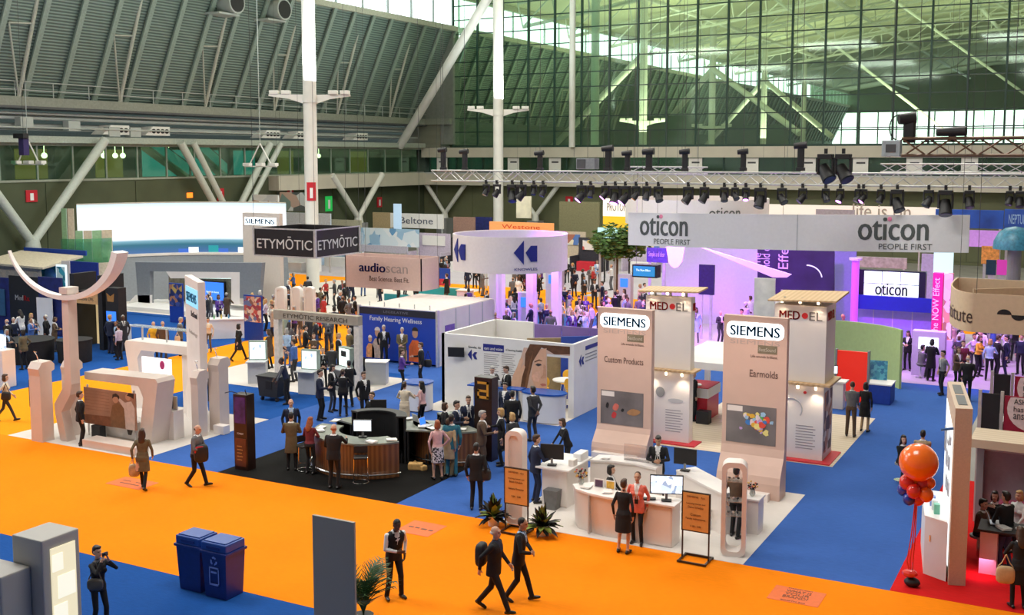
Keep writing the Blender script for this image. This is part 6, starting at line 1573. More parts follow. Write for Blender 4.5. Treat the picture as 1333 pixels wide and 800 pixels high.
for i, (dx, dy, z, r, m) in enumerate(((-.18, 0, 2.26, .16, RB), (.12, .1, 2.24, .17, RB), (-.02, -.12, 2.12, .15, RB), (.22, -.05, 2.06, .15, OB), (-.24, .05, 2.08, .14, BB), (-.12, -.05, 1.92, .13, BB), (.05, .05, 1.92, .14, RB), (.0, .1, 2.34, .15, OB), (.26, .1, 2.28, .12, OB))):
    obj('balloon', MB().sph((bxp + dx, byp + dy, z), r, (1, 1, 1.08), 16, 10), m, t, True)
for k in range(3): obj('ribbon', MB().tube([(bxp + .02 * k, byp, 1.85), (bxp - .05 + .04 * k, byp - .03, 1.1), (bxp - .12 + .06 * k, byp, .55), (bxp, byp, .1)], .014, 5), RB, t)
obj('weight', MB().sph((bxp, byp, .11), .13, (1.3, 1, .8), 12, 8), BLACK, t, True)
obj('tinsel', MB().sph((bxp - .05, byp - .02, .30), .14, (1.2, 1, .6), 8, 5), RB, t)
t = thing('wood_canopy', 'pale wood canopy slab behind the cream panel at right', 'canopy', (0.5, 29, .014))
obj('slab', MB().bb(-2.6, 6, 28.6, 29.9, 2.06, 2.27), WOODL, t)
for x in (-2.4, 3.0): obj('post', MB().bb(x - .08, x + .08, 29.1, 29.26, 0, 2.06), GREYM, t)
t = thing('glass_barrier', 'grey translucent barrier with posts below the wood canopy', 'barrier', (0.5, 29.3, .014))
for k in range(4): obj('pane', MB().bb(-2.5 + k * 1.6, -.95 + k * 1.6, 29.3, 29.33, .5, 1.85), mat('grey_translucent', (.34, .32, .36), .4, var=.06), t); obj('post', MB().bb(-2.53 + k * 1.6, -2.49 + k * 1.6, 29.28, 29.35, 0, 1.9), ALU, t)
obj('rail', MB().bb(-2.5, 4, 29.28, 29.35, 1.85, 1.9), ALU, t)
def asha(x0, x1, y, h, lab):
    t = thing('poster_stand', lab, 'poster stand', (x0, y, .014))
    for x in (x0, x0 + .54): obj('post', MB().bb(x - .04, x + .04, y - .05, y + .05, 0, h), ALU, t)
    obj('dark_panel', MB().bb(x0 + .05, x0 + .49, y - .02, y + .02, .8, h - .08), BLACK, t)
    mg = obj('crimson_board', MB().bb(x0 + .60, x1, y - .02, y + .02, .2, h - .1), mat('crimson', (.30, .008, .035), .5), t)
    cx, cz, r = x0 + 1.25, h - .42, .58
    flat('white_circle', [(min(max(cx + r * math.cos(a), x0 + .62), x1), y - .02, min(cz + r * math.sin(a), h - .12)) for a in [2 * PI * k / 24 for k in range(24)]], (0, -1, 0), mat('pale_blush', (.72, .58, .56), .5), mg)
    for i, s in enumerate(('ASHA', 'has the', 'answers...')): text(s, (cx - .42, y - .03, cz + .12 - .2 * i), (1, 0, 0), (0, 0, 1), [.42, .55, .78][i], DARKINK, mg, height=.14, extrude=.006)
    for k in range(2): obj('printed_line', MB().bb(x0 + .7, x1 - .1, y - .026, y - .02, h - 1.45 - .22 * k, h - 1.41 - .22 * k), mat('pale_blush', (0, 0, 0)), mg)
    obj('shelf', MB().box((x0 + .4, y - .35, h - 1.30), (.7, .5, .04), 0, 0, .35), GREYM, t)
    obj('paper', MB().box((x0 + .5, y - .42, h - 1.28), (.35, .3, .02), .2, 0, .35), WHITE, t)
asha(-2.68, .2, 31.6, 2.92, 'nearer crimson poster stand reading has the answers'); asha(-2.62, .2, 34.4, 2.95, 'farther crimson poster stand behind the nearer one')
t = thing('demo_table', 'dark table with papers in the red booth', 'table', (-.9, 25.9, .014))
obj('top', MB().bb(-2.1, -.75, 25.5, 26.3, .98, 1.03), BLACK, t); obj('body', MB().bb(-2.05, -1.7, 25.6, 26.2, 0, .98), WHITEP, t)
laptop(-1.9, 26.05, 1.04, 100, 'pale laptop on the dark table in the red booth'); leaflet(-1.6, 25.75, 1.04, .6, 'papers on the dark table in the red booth'); leaflet(-1.2, 25.85, 1.04, 1.0, 'more papers on the right of the dark table')
tag(obj('red_sofa', MB().bb(-1.9, 2, 28.0, 28.5, .014, .95, .12), mat('plum_fabric', (.25, .03, .08), .8)), 'plum curved sofa back behind the seated people at right', 'sofa')
area_light('pink_underglow', (-2.0, 25.4, .35), .5, .5, 4, (1, .25, .55), (0, 0, 0))
# ================================================================== BRIGHT CURVED SCREEN BOOTH (far left)
def qb(P0, P1, P2, n=20): return [((1 - u) ** 2 * P0[0] + 2 * u * (1 - u) * P1[0] + u * u * P2[0], (1 - u) ** 2 * P0[1] + 2 * u * (1 - u) * P1[1] + u * u * P2[1]) for u in [k / n for k in range(n + 1)]]
plan = qb((-56.5, 48.2), (-54.5, 56.0), (-46.6, 56.3))
t = thing('curved_screen', 'huge glowing white curved screen on a grey base at far left', 'screen', (-53, 53, .012))
def grad_mat():
    m, nt, b = _new('screen_picture'); N, L = nt.nodes, nt.links
    tc = N.new('ShaderNodeTexCoord'); sx = N.new('ShaderNodeSeparateXYZ'); L.new(tc.outputs['Object'], sx.inputs[0])
    mr = N.new('ShaderNodeMapRange'); mr.inputs[1].default_value = 2.7; mr.inputs[2].default_value = 6.2; L.new(sx.outputs['Z'], mr.inputs[0])
    rp = N.new('ShaderNodeValToRGB'); e = rp.color_ramp.elements
    e[0].position = 0.0; e[0].color = (.06, .14, .34, 1); e[1].position = .27; e[1].color = (.16, .36, .46, 1)
    for p, c in ((.10, (.03, .12, .28, 1)), (.20, (.015, .13, .19, 1)), (.31, (.90, .96, 1, 1)), (.8, (.95, .98, 1, 1)), (1.0, (.55, .78, 1, 1))):
        k = e.new(p); k.color = c
    L.new(mr.outputs[0], rp.inputs[0]); L.new(rp.outputs[0], b.inputs['Emission Color']); b.inputs['Base Color'].default_value = (.02, .02, .02, 1); b.inputs['Emission Strength'].default_value = 1.25
    return m
scr = obj('screen_face', MB().strip([(x, y, 2.75) for x, y in plan], [(x, y, 6.1) for x, y in plan], lambda i: (-.12, .12, 0)), grad_mat(), t, True)
obj('grey_base', MB().strip([(x + 1.2, y - 1.2, .0) for x, y in plan], [(x + .3, y - .3, 2.75) for x, y in plan], lambda i: (-.1, .1, 0)), mat('blue_grey_base', (.20, .22, .25), .6, var=.06), t, True)
obj('base_ledge', MB().strip([(x + .35, y - .35, 2.72) for x, y in plan], [(x + .35, y - .35, 2.86) for x, y in plan], lambda i: (-.35, .35, 0)), WHITEP, t, True)
obj('screen_rim', MB().strip([(x, y, 6.1) for x, y in plan], [(x, y, 6.18) for x, y in plan], lambda i: (-.14, .14, 0)), BEAMW, t, True)
for k, (px, w) in enumerate(((250, .5), (262, .35), (275, .45), (290, .6), (305, .3), (322, .5), (340, .45))):
    u = 9 + k * 1.5; i = int(u); x, y = plan[min(20, i)]; x2, y2 = plan[min(20, i + 1)]
    obj('screen_graphic', MB().prism([(x + .02, y - .02, 2.85), (x2 + .02, y2 - .02, 2.85), (x2 + .02, y2 - .02, 3.1 + .1 * (k % 3)), (x + .02, y - .02, 3.1 + .1 * (k % 3))], (.03, -.03, 0)), [emit('graphic_blue', (.05, .15, .6), .7), emit('graphic_white', (.8, .85, .9), .9), emit('graphic_teal', (.02, .35, .4), .6)][k % 3], scr)
# glass fins at the left end of the screen
t = thing('glass_fins', 'curved green glass and beige end panels left of the glowing screen', 'end panels', (-55.2, 47.4, .012))
fp = qb((-54.4, 49.0), (-54.9, 46.9), (-56.6, 47.0), 6)
for k in range(6):
    (xa, ya), (xb, yb) = fp[k], fp[k + 1]; hi = (4.95, 4.95, 4.95, 4.95, 5.95, 5.95)[k]; hi = 4.6 if k < 4 else 5.95
    obj('fin', MB().prism([(xa, ya, 2.6), (xb - (xb - xa) * .25, yb, 2.6), (xb - (xb - xa) * .25, yb, hi), (xa, ya, hi)], (-.06, .1, 0)), [mat('beige_fin', (.55, .46, .34), .5), mat('green_fin', (.28, .46, .26), .3)][k % 2], t)
obj('glass', MB().strip([(x + .15, y - .15, 2.6) for x, y in fp], [(x + .15, y - .15, 4.1) for x, y in fp], lambda i: (-.03, .03, 0)), glass('fin_glass', (.55, .85, .68), .08, .2), t)
obj('fin_base', MB().strip([(x + .3, y - .3, .0) for x, y in fp], [(x + .2, y - .2, 2.6) for x, y in fp], lambda i: (-.1, .1, 0)), mat('beige_wall', (.48, .42, .33), .7), t)
# white lettered pillar
def on_ray(px, dY): x, _ = WY(px, 300, dY); return x
t = thing('sign_wall', 'tall white wall panel with backlit blue lettering beside the glowing screen', 'sign wall', (-44.5, 51.5, .012))
ya = 51.5; xa, xb = on_ray(316, ya), on_ray(364, ya)
w_ = obj('panel', MB().bb(xa, xb, ya, ya + .3, 0, 5.75), mat('warm_wall', (.60, .54, .50), .6, var=.03), t)
xt = on_ray(320, ya); obj('halo_plate', MB().bb(xt - .08, on_ray(360, ya), ya - .012, ya, 5.02, 5.48), HALO, w_)
text('SIEMENS', (xt, ya - .014, 5.1), (1, 0, 0), (0, 0, 1), on_ray(358, ya) - xt, mat('petrol_letter', (0, 0, 0)), w_, height=.3, extrude=.02, bold=True)
# grey canopy stage
t = thing('stage_canopy', 'grey stage canopy with white frame and stone wall', 'stage', (-46, 49, .012))
yc = 48.6
def cq(px, py): x, z = WY(px, py, yc); return (x, yc, z)
obj('outer_shell', MB().prism([cq(176, 341), cq(341, 342), cq(337, 388), cq(312, 388), cq(312, 354), cq(195, 353), cq(195, 396), cq(180, 396)], (0, .3, 0)), mat('blue_grey_base', (0, 0, 0)), t)
obj('inner_frame', MB().prism([cq(216, 353), cq(312, 354), cq(312, 396), cq(301, 396), cq(301, 362), cq(222, 362)], (0, 1.5, 0)), WHITEP, t)
obj('stone_wall', MB().prism([(a, yc + 1.6, b) for a, _, b in (cq(194, 352), cq(305, 352), cq(305, 400), cq(194, 400))], (0, .1, 0)), mat('stone_wall', (.20, .18, .13), .8, var=.35, scale=5, bump=.6, bscale=8), t)
obj('light_strip', MB().prism([(a, yc + 1.0, b) for a, _, b in (cq(228, 360), cq(300, 361), cq(300, 365), cq(228, 364))], (0, .05, 0)), emit('mint_light', (.75, 1, .9), 1.6), t)
obj('white_side', MB().prism([cq(176, 384), cq(195, 384), cq(195, 404), cq(160, 402)], (0, .2, 0)), WHITE, t)
tvx0, tvx1 = WY(262, 380, yc + 1.4)[0], WY(291, 380, yc + 1.4)[0]; zt, zb_ = WY(275, 367, yc + 1.4)[1], WY(275, 390, yc + 1.4)[1]
t = thing('wall_screen', 'large blue television on the stone stage wall', 'screen', ((tvx0 + tvx1) / 2, yc + 1.4, zb_)); obj('casing', MB().bb(tvx0 - .05, tvx1 + .05, yc + 1.42, yc + 1.58, zb_ - .05, zt + .05), BLACK, t); obj('screen', MB().bb(tvx0, tvx1, yc + 1.41, yc + 1.42, zb_, zt), SCREENB, t)
text('Speech focus', (tvx0 + .4, yc + 1.408, zb_ + .4), (1, 0, 0), (0, 0, 1), 1.0, emit('screen_letter', (.7, .85, 1), 1.5), t, height=.14, extrude=.003)
tag(obj('stage_platform', MB().bb(-52, -42, 47.0, 50.3, .012, .25, .02), WHITE), 'white stage platform under the grey canopy', 'platform')
t = thing('blue_arc_floor', 'blue curved floor edge in front of the white stage', 'floor edge', (-47, 46.2, .01)); obj('edge', MB().bb(-52, -42.5, 45.9, 46.5, .012, .03), BLUE, t)
def banner_stand(px, py, w, h, m, lab, base=BLUEP):
    x, y = G(px, py); t = thing('banner_stand', lab, 'banner', (x, y, .012))
    obj('board', MB().bb(x - w / 2, x + w / 2, y, y + .08, 0, h), base, t); obj('picture', MB().bb(x - w / 2 + .04, x + w / 2 - .04, y - .012, y, h * .42, h - .06), m, t)
    return t
bs = banner_stand(330, 444, 1.15, 2.3, blotch_mat('photo_collage', [(.55, .10, .08), (.70, .45, .30), (.25, .12, .10), (.75, .65, .55), (.35, .05, .08), (.15, .2, .4)], 6), 'blue banner with a red photo collage right of the white desk')
banner_stand(230, 420, 1.0, 2.2, blotch_mat('dark_collage', [(.03, .05, .2), (.45, .2, .1), (.05, .08, .3), (.6, .4, .1), (.02, .03, .12)], 4), 'dark blue banner with orange print left of the thin sign panel')
t = thing('white_desk', 'long white desk with seated visitors below the stage', 'desk', (-41, 42.6, .01))
(xa, ya), (xb, yb) = G(255, 442), G(318, 440)
obj('body', MB().prism([(xa, ya, 0), (xb, yb, 0), (xb - .3, yb + .7, 0), (xa - .3, ya + .7, 0)], (0, 0, .95)), WHITE, t); obj('top', MB().prism([(xa - .05, ya - .05, .95), (xb + .05, yb - .05, .95), (xb - .25, yb + .75, .95), (xa - .35, ya + .75, .95)], (0, 0, .05)), CTOP, t)
for i, (u, c, lab) in enumerate(((.3, (.1, .35, .15), 'small green bottle on the long white desk'), (.45, (.6, .5, .1), 'small yellow bottle on the long white desk'), (.6, (.1, .3, .5), 'small blue bottle on the long white desk'))):
    tag(obj('bottle', MB().lathe([(.04, 0), (.04, .14), (.015, .19), (.015, .24), (.0, .24)], (xa + (xb - xa) * u, ya + (yb - ya) * u + .3, 1.0), 10), mat('bottle%d' % i, c, .3)), lab, 'bottle')
# ================================================================== BLACK BOOTH AND NEIGHBOURS AT THE FAR LEFT
t = thing('black_booth', 'black booth wall with white and red lettering and blue sides', 'booth', (-49, 38.2, .01))
yb0 = 38.4
def bq(px, py): x, z = WY(px, py, yb0); return x, z
bw_ = obj('black_wall', MB().bb(bq(12, 380)[0], bq(50, 380)[0], yb0, yb0 + .1, 0, 2.95), BLACK, t)
x, z = bq(20, 390); text('Med', (x, yb0 - .002, z), (1, 0, 0), (0, 0, 1), .62, WHITEINK, bw_, height=.27, extrude=.01, bold=True); text('Rx', (x + .66, yb0 - .002, z), (1, 0, 0), (0, 0, 1), .45, REDINK, bw_, height=.27, extrude=.01, bold=True)
obj('blue_panel', MB().bb(bq(-40, 380)[0], bq(12, 380)[0], yb0, yb0 + .1, 0, 2.8), mat('navy_drape', (.008, .015, .12), .7, var=.3, scale=4), t)
obj('blue_panel', MB().bb(bq(50, 380)[0], bq(80, 380)[0], yb0, yb0 + .1, 0, 3.0), mat('navy_drape', (0, 0, 0)), t)
obj('side_banner', MB().bb(bq(1, 390)[0], bq(8, 390)[0], yb0 - .1, yb0 - .05, .8, 2.2), mat('dark_teal_banner', (.03, .10, .2), .5), t)
tag(obj('white_board', MB().bb(bq(52, 400)[0], bq(72, 400)[0], yb0 - .2, yb0 - .15, .01, 1.95), WHITE), 'plain white board beside the black booth wall', 'board')
t = thing('teal_panel', 'tall white framed teal poster beside the smile arc post', 'poster', (-47, 39, .01)); x0, z0 = WY(76, 400, 39); x1, z1 = WY(84, 340, 39)
obj('frame', MB().bb(x0 - .06, x1 + .06, 39.0, 39.08, 0, 3.6), emit('cool_edge', (.8, .95, 1), .9), t); obj('print', MB().bb(x0, x1, 38.98, 39.0, .4, 3.5), blotch_mat('teal_print', [(.02, .2, .3), (.03, .35, .5), (.5, .7, .75), (.02, .15, .25)], 3), t)
t = thing('globe_poster', 'teal poster with a blue globe above the black booth', 'poster', (-55, 46.8, .01)); x0, x1 = WY(52, 360, 44.5)[0], WY(79, 360, 44.5)[0]
p = obj('board', MB().bb(x0, x1, 44.5, 44.6, 0, 2.75), mat('teal_board', (.03, .28, .36), .5, var=.1), t); obj('edge_light', MB().bb(x1, x1 + .12, 44.5, 44.6, 0, 2.8), emit('cool_edge', (0, 0, 0), 1), t)
flat('globe', [((x0 + x1) / 2 + .5 * math.cos(a), 44.498, 2.2 + .38 * math.sin(a)) for a in [2 * PI * k / 18 for k in range(18)]], (0, -1, 0), mat('globe_blue', (.12, .35, .75), .4, var=.4, scale=3), p)
t = thing('beige_backwall', 'beige wall with arched niches at the far left', 'wall display', (-56, 43.5, .01)); x0, x1 = WY(-20, 350, 43.6)[0], WY(52, 350, 43.6)[0]
w_ = obj('wall', MB().bb(x0, x1, 43.6, 43.7, 0, 2.75), mat('beige_wall', (0, 0, 0)), t)
for k in range(6): flat('arched_niche', [(x0 + .5 + k * .8 + .2 * math.cos(a), 43.598, 2.2 + .2 * math.sin(a)) for a in [PI * q / 8 for q in range(9)]] + [(x0 + .3 + k * .8, 43.598, 1.5), (x0 + .7 + k * .8, 43.598, 1.5)], (0, -1, 0), mat('niche_grey', (.40, .37, .32), .7), w_, .02)
obj('blue_band', MB().bb(x0, x1 + .6, 46.4, 46.5, 3.2, 3.5), BLUEP, t)
obj('cream_canopy', MB().prism([(x0, 43.2, 2.75), (x1 + .6, 43.3, 2.65), (x1 + .6, 46.2, 3.1), (x0, 46.2, 3.2)], (0, 0, .12)), mat('cream_canopy', (.58, .52, .40), .7), t)
t = thing('navy_banner_wall', 'navy blue banner wall with a white roof symbol behind the amber booth', 'banner wall', (-46, 41, .01)); x0, x1 = WY(92, 380, 42.5)[0], WY(128, 380, 42.5)[0]
nv = obj('wall', MB().bb(x0, x1, 42.5, 42.6, 0, 3.35), mat('royal_banner', (.01, .03, .25), .6, var=.1), t); obj('white_panel', MB().bb(x0 - .6, x0 + .05, 42.45, 42.5, 0, 3.35), WHITEP, t)
xm = WY(119, 388, 42.5)[0]
flat('roof_symbol', [(xm - .3, 42.498, 2.2), (xm, 42.498, 2.5), (xm + .3, 42.498, 2.45), (xm + .3, 42.498, 2.0), (xm + .22, 42.498, 2.0), (xm + .22, 42.498, 2.3), (xm, 42.498, 2.32), (xm - .22, 42.498, 2.1), (xm - .22, 42.498, 1.85), (xm - .3, 42.498, 1.85)], (0, -1, 0), WHITEINK, nv)
t = thing('amber_booth', 'black framed testing booth with amber lit interior', 'booth', (-41.5, 36.8, .01)); ya = 36.6
def aq(px, py): x, z = WY(px, py, ya); return x, z
x0, x1 = aq(99, 420)[0], aq(130, 420)[0]
obj('amber_back', MB().bb(x0, x1, ya + 1.2, ya + 1.3, 0, 2.2), mat('amber_glow_wall', (.55, .42, .24), .6, emit=(.8, .6, .3), estr=.6, var=.05), t)  # emission put into the wall so the booth interior looks lit
hd_ = obj('header', MB().bb(x0 - .1, x1 + .1, ya, ya + .1, 2.15, 2.65), mat('amber_header', (.62, .38, .17), .5), t); text('Sonova CMS', (x0 + .25, ya - .002, 2.3), (1, 0, 0), (0, 0, 1), 1.0, DARKINK, hd_, height=.16, extrude=.006)
for x in (x0 - .12, x1 + .12): obj('black_post', MB().bb(x - .14, x + .14, ya - .05, ya + 1.3, 0, 3.55), BLACK, t)
obj('black_roof', MB().bb(x0 - .2, x1 + .2, ya + .1, ya + 1.3, 2.65, 2.75), BLACK, t)
t = thing('screen_tower', 'black tower with a blue screen right of the amber booth', 'display tower', (-40, 37, .01)); x0, x1 = aq(138, 400)[0], aq(154, 400)[0]
st = obj('body', MB().bb(x0, x1, ya, ya + .5, 0, 3.0), BLACK, t); x0, z0 = aq(139, 417); x1, z1 = aq(151, 407); obj('screen', MB().bb(x0, x1, ya - .012, ya, z0, z1 + .05), SCREENB, st); flat('gold_emblem', [(x0 + .1, ya, 2.35), (x0 + .5, ya, 2.35), (x0 + .55, ya, 2.75), (x0 + .3, ya, 2.6), (x0 + .05, ya, 2.75)], (0, -1, 0), mat('gold_print', (0, 0, 0)), st)
for i, (px, py, w, lab) in enumerate(((38, 470, 2.2, 'black draped table in front of the black booth'), (98, 470, 1.5, 'round black draped table under the smile arc'))):
    x, y = G(px, py); t = thing('draped_table', lab, 'table', (x, y, .01)); obj('drape', MB().cyl((x, y, .01), (x, y, .98), w / 2 * .95, w / 2, n=20), mat('black_drape', (.012, .010, .010), .8, var=.3), t, True); obj('top', MB().cyl((x, y, .98), (x, y, 1.01), w / 2 + .02, n=20), BLACK, t)
x, y = G(150, 445); t = thing('white_counter', 'low white counter behind the glass shelf', 'counter', (x, y, .01)); obj('body', MB().bb(x - .6, x + .6, y, y + .5, 0, .8), WHITE, t); obj('top', MB().bb(x - .65, x + .65, y - .05, y + .55, .8, .85), CTOP, t)
x, y = G(2, 505); t = thing('edge_kiosk', 'white kiosk cut off by the left edge', 'kiosk', (x, y, .01)); obj('body', MB().bb(x - 1.0, x + .12, y, y + .6, 0, 1.5, .02), WHITEP, t); obj('screen', MB().bb(x - .7, x + .0, y + .25, y + .3, 1.5, 2.1), SCREENC, t)
# white rounded pillars by the far aisle
for i, (px, py) in enumerate(((367, 440), (387, 440), (404, 440))):
    x, y = G(px, py)
    open_frame(x, y, .3, .50, 2.6, .4, 'white rounded pillar in the far booth, %s of three' % ['left', 'middle', 'right'][i], True, WHITE)

# ================================================================== FAR BOOTHS ALONG THE BACK
def far_sign(px0, py0, px1, py1, Y, m, lab, txt=None, tm=DARKINK, frac=.8, th=.15, base=0.0, post=True, cat='sign'):
    xa, z1 = WY(px0, py0, Y); xb, z0 = WY(px1, py1, Y)
    t = thing('booth_sign', lab, cat, ((xa + xb) / 2, Y, .01))
    p = obj('board', MB().bb(xa, xb, Y, Y + th, z0, z1), m, t)
    if post and z0 > .3:
        for x in (xa + .15, xb - .15): obj('post', MB().bb(x - .06, x + .06, Y + .02, Y + .1, 0, z0), ALU, t)
    if not post: cables(t, [(xa + .1, Y + .05), (xb - .1, Y + .05)], z1)
    if txt:
        w = (xb - xa) * frac; text(txt, ((xa + xb) / 2 - w / 2, Y - .002, z0 + (z1 - z0) * .3), (1, 0, 0), (0, 0, 1), w, tm, p, height=(z1 - z0) * .45, extrude=.02)
    return t
WSIGN = mat('far_white', (.86, .84, .82), .6, var=.04)
t = far_sign(508, 277, 577, 298, 84, WSIGN, 'white far sign with dark lettering left of the ring sign', 'Beltone', mat('blue_grey_ink', (.10, .11, .16), .5), .62)
far_sign(512, 265, 522, 328, 80, emit('pale_blue_tower', (.55, .75, .95), .6), 'slim pale blue tower left of the far white sign', base=0)
far_sign(637, 288, 720, 303, 66, mat('orange_sign', (.75, .30, .10), .5, var=.1, emit=(1, .45, .15), estr=.35), 'glowing orange sign behind the round white ring', 'Westone', mat('red_orange_ink', (.7, .08, .02), .5), .6)
far_sign(630, 300, 728, 312, 66.5, mat('tan_panel', (.55, .36, .24), .6), 'tan panel under the glowing orange sign')
far_sign(672, 255, 691, 284, 82, mat('yellow_white_banner', (.75, .72, .55), .6, var=.2, scale=1), 'white and yellow hanging banner above the orange sign', post=False)
far_sign(785, 258, 822, 282, 74, emit('cream_lit', (1.0, .92, .78), .9), 'cream lit wall panel left of the long white banner', 'PROTON', mat('grey_ink', (0, 0, 0)), .7)
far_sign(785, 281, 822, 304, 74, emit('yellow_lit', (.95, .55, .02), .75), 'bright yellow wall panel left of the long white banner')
far_sign(778, 296, 803, 310, 62, emit('pale_cyan_screen', (.55, .9, .9), .9), 'pale cyan screen above the leafy tree')
far_sign(540, 372, 600, 402, 60, mat('teal_booth', (.02, .30, .33), .6, var=.08), 'teal booth wall left of the round white sign', cat='booth')
far_sign(500, 382, 545, 400, 58, mat('teal_booth2', (.02, .24, .28), .6, var=.08), 'darker teal booth wall behind the blue mural box', cat='booth')
far_sign(555, 348, 585, 372, 66, BLUEP, 'blue booth wall with red counter at the far centre', cat='booth')
far_sign(556, 362, 584, 372, 64.5, REDP, 'red counter front in the far blue booth', cat='counter')
far_sign(470, 296, 545, 322, 78, blotch_mat('blue_white_wall', [(.35, .55, .75), (.7, .8, .88), (.15, .35, .6), (.8, .85, .9)], 1.2), 'blue and white far booth wall left of the centre', cat='booth')
far_sign(468, 318, 530, 330, 74, mat('grey_lavender', (.45, .45, .55), .6), 'lavender grey counter before the blue and white wall', cat='counter')
far_sign(485, 276, 509, 298, 88, mat('tan_column', (.50, .38, .22), .6), 'tan square block left of the far white sign', cat='block')
far_sign(328, 253, 362, 263, 70, blotch_mat('portrait_strip', [(.6, .65, .7), (.5, .35, .28), (.75, .78, .8), (.2, .25, .3)], 1.5), 'portrait strip poster above the backlit lettered wall panel', post=False, cat='poster')
far_sign(364, 250, 400, 275, 72, blotch_mat('portrait_strip2', [(.2, .3, .28), (.55, .4, .33), (.1, .12, .12), (.65, .7, .7)], .9), 'portrait poster left of the white column', post=False, cat='poster')
far_sign(364, 276, 430, 296, 70, mat('far_grey_blue', (.42, .50, .58), .6), 'pale blue wall behind the black cube sign', cat='wall')
far_sign(420, 285, 470, 300, 80, mat('far_sand', (.50, .48, .36), .6), 'sand coloured low wall behind the black cube sign', cat='wall')
far_sign(590, 282, 618, 306, 80, mat('maroon_wall', (.30, .18, .14), .6), 'brown far booth wall left of the orange sign', cat='booth')
far_sign(618, 282, 640, 306, 82, mat('navy_drape', (0, 0, 0)), 'navy drape wall left of the orange sign', cat='drape')
far_sign(728, 262, 780, 312, 86, mat('dim_olive', (.20, .19, .10), .7), 'dim olive far wall left of the yellow panel', cat='wall')
# rows of far booths behind the centre
def far_booth(px, py, w, h, mw, mt, lab, sign=None):
    x, y = G(px, py); t = thing('far_booth', lab, 'booth', (x, y, .014), 0, 'far booths behind the centre')
    obj('back_drape', MB().bb(x - w / 2, x + w / 2, y, y + .1, 0, h), mw, t)
    for q in (-1, 1): obj('side_drape', MB().bb(x + q * w / 2 - .05, x + q * w / 2 + .05, y - 1.6, y + .1, 0, h * .45), mw, t)
    obj('table', MB().bb(x - w * .3, x + w * .3, y - 1.5, y - .9, 0, .78), mt, t)
    if sign: obj('sign_board', MB().bb(x - w * .35, x + w * .35, y - .06, y, h * .62, h * .92), sign, t)
DRK = mat('dark_drape', (.03, .028, .04), .8, var=.3); LIL = mat('pale_lilac_wall', (.55, .48, .60), .7); BEI = mat('far_beige', (.58, .48, .36), .7)
SGN = [blotch_mat('far_poster_a', [(.1, .2, .5), (.7, .75, .8), (.4, .15, .1), (.8, .7, .5)], 1.6), blotch_mat('far_poster_b', [(.6, .1, .08), (.8, .75, .7), (.2, .25, .3), (.7, .5, .2)], 1.6), WHITE]
for i, (px, py, w, h, a, b, lab) in enumerate(((612, 352, 3.6, 2.6, DRK, WHITE, 'dark draped far booth left of the ring sign posts'), (652, 350, 3.2, 2.7, WHITE, BLUEP, 'white far booth seen under the ring sign'), (692, 348, 3.4, 2.6, DRK, WHITEP, 'dark far booth under the right half of the ring sign'), (738, 346, 3.4, 2.9, BEI, WHITE, 'beige far booth right of the ring sign'), (772, 351, 2.6, 2.6, DRK, REDP, 'dark far booth left of the leafy tree'), (565, 345, 3.2, 2.7, LIL, WHITE, 'lilac far booth between the box sign and ring sign'), (842, 352, 3.0, 2.8, LIL, WHITE, 'lilac far booth behind the hanging screen'), (450, 345, 3.6, 2.8, mat('far_pale_blue', (.45, .58, .72), .6), WHITE, 'pale blue far booth behind the box sign'), (395, 352, 3.4, 2.8, WHITE, GREYL, 'white far booth left of the box sign'), (425, 340, 3.0, 2.8, BEI, WHITE, 'beige far booth behind the crowd'))):
    far_booth(px, py, w, h, a, b, lab, SGN[i % 3])
# leafy tree in the purple booth
def tree(x, y, h, R, lab):
    rr = random.Random(11); t = thing('leafy_tree', lab, 'tree', (x, y, .01))
    tm = mat('bark', (.12, .07, .04), .8)
    obj('trunk', MB().cyl((0, 0, 0), (0, 0, h - R * .9), .09, .06), tm, t, local=True)
    for k in range(7):
        a = k * .9; obj('branch', MB().cyl((0, 0, h - R * 1.2), (math.cos(a) * R * .7, math.sin(a) * R * .7, h - R * .3 + .3 * math.sin(k)), .05, .02, 6), tm, t, local=True)
    mb = MB(); mb2 = MB()
    for i in range(2600):
        a, u = rr.uniform(0, 6.283), rr.uniform(-1, 1); r = R * rr.uniform(.45, 1.0) * (1 + .15 * math.sin(3 * a))
        c = Vector((math.cos(a) * math.sqrt(1 - u * u) * r * 1.25, math.sin(a) * math.sqrt(1 - u * u) * r * 1.25, h - R * .55 + u * r * .72))
        q = Matrix.Rotation(rr.uniform(0, 6.28), 3, 'Z') @ Matrix.Rotation(rr.uniform(0, 3.1), 3, 'X'); s = rr.uniform(.13, .22)
        m_ = mb if i % 3 else mb2
        m_.bm.faces.new([m_.bm.verts.new(c + q @ Vector(p)) for p in ((-s, 0, 0), (0, -s * .5, .02), (s, 0, 0), (0, s * .5, .02))])
    f = obj('foliage', mb, mat('tree_green', (.06, .14, .025), .6, var=.3, scale=2), t, local=True); f['kind'] = 'stuff'
    f = obj('foliage_light', mb2, mat('tree_light', (.14, .24, .05), .6, var=.3, scale=2), t, local=True); f['kind'] = 'stuff'
tree(*G(803, 398), 4.75, 1.5, 'leafy green tree left of the long white banner')
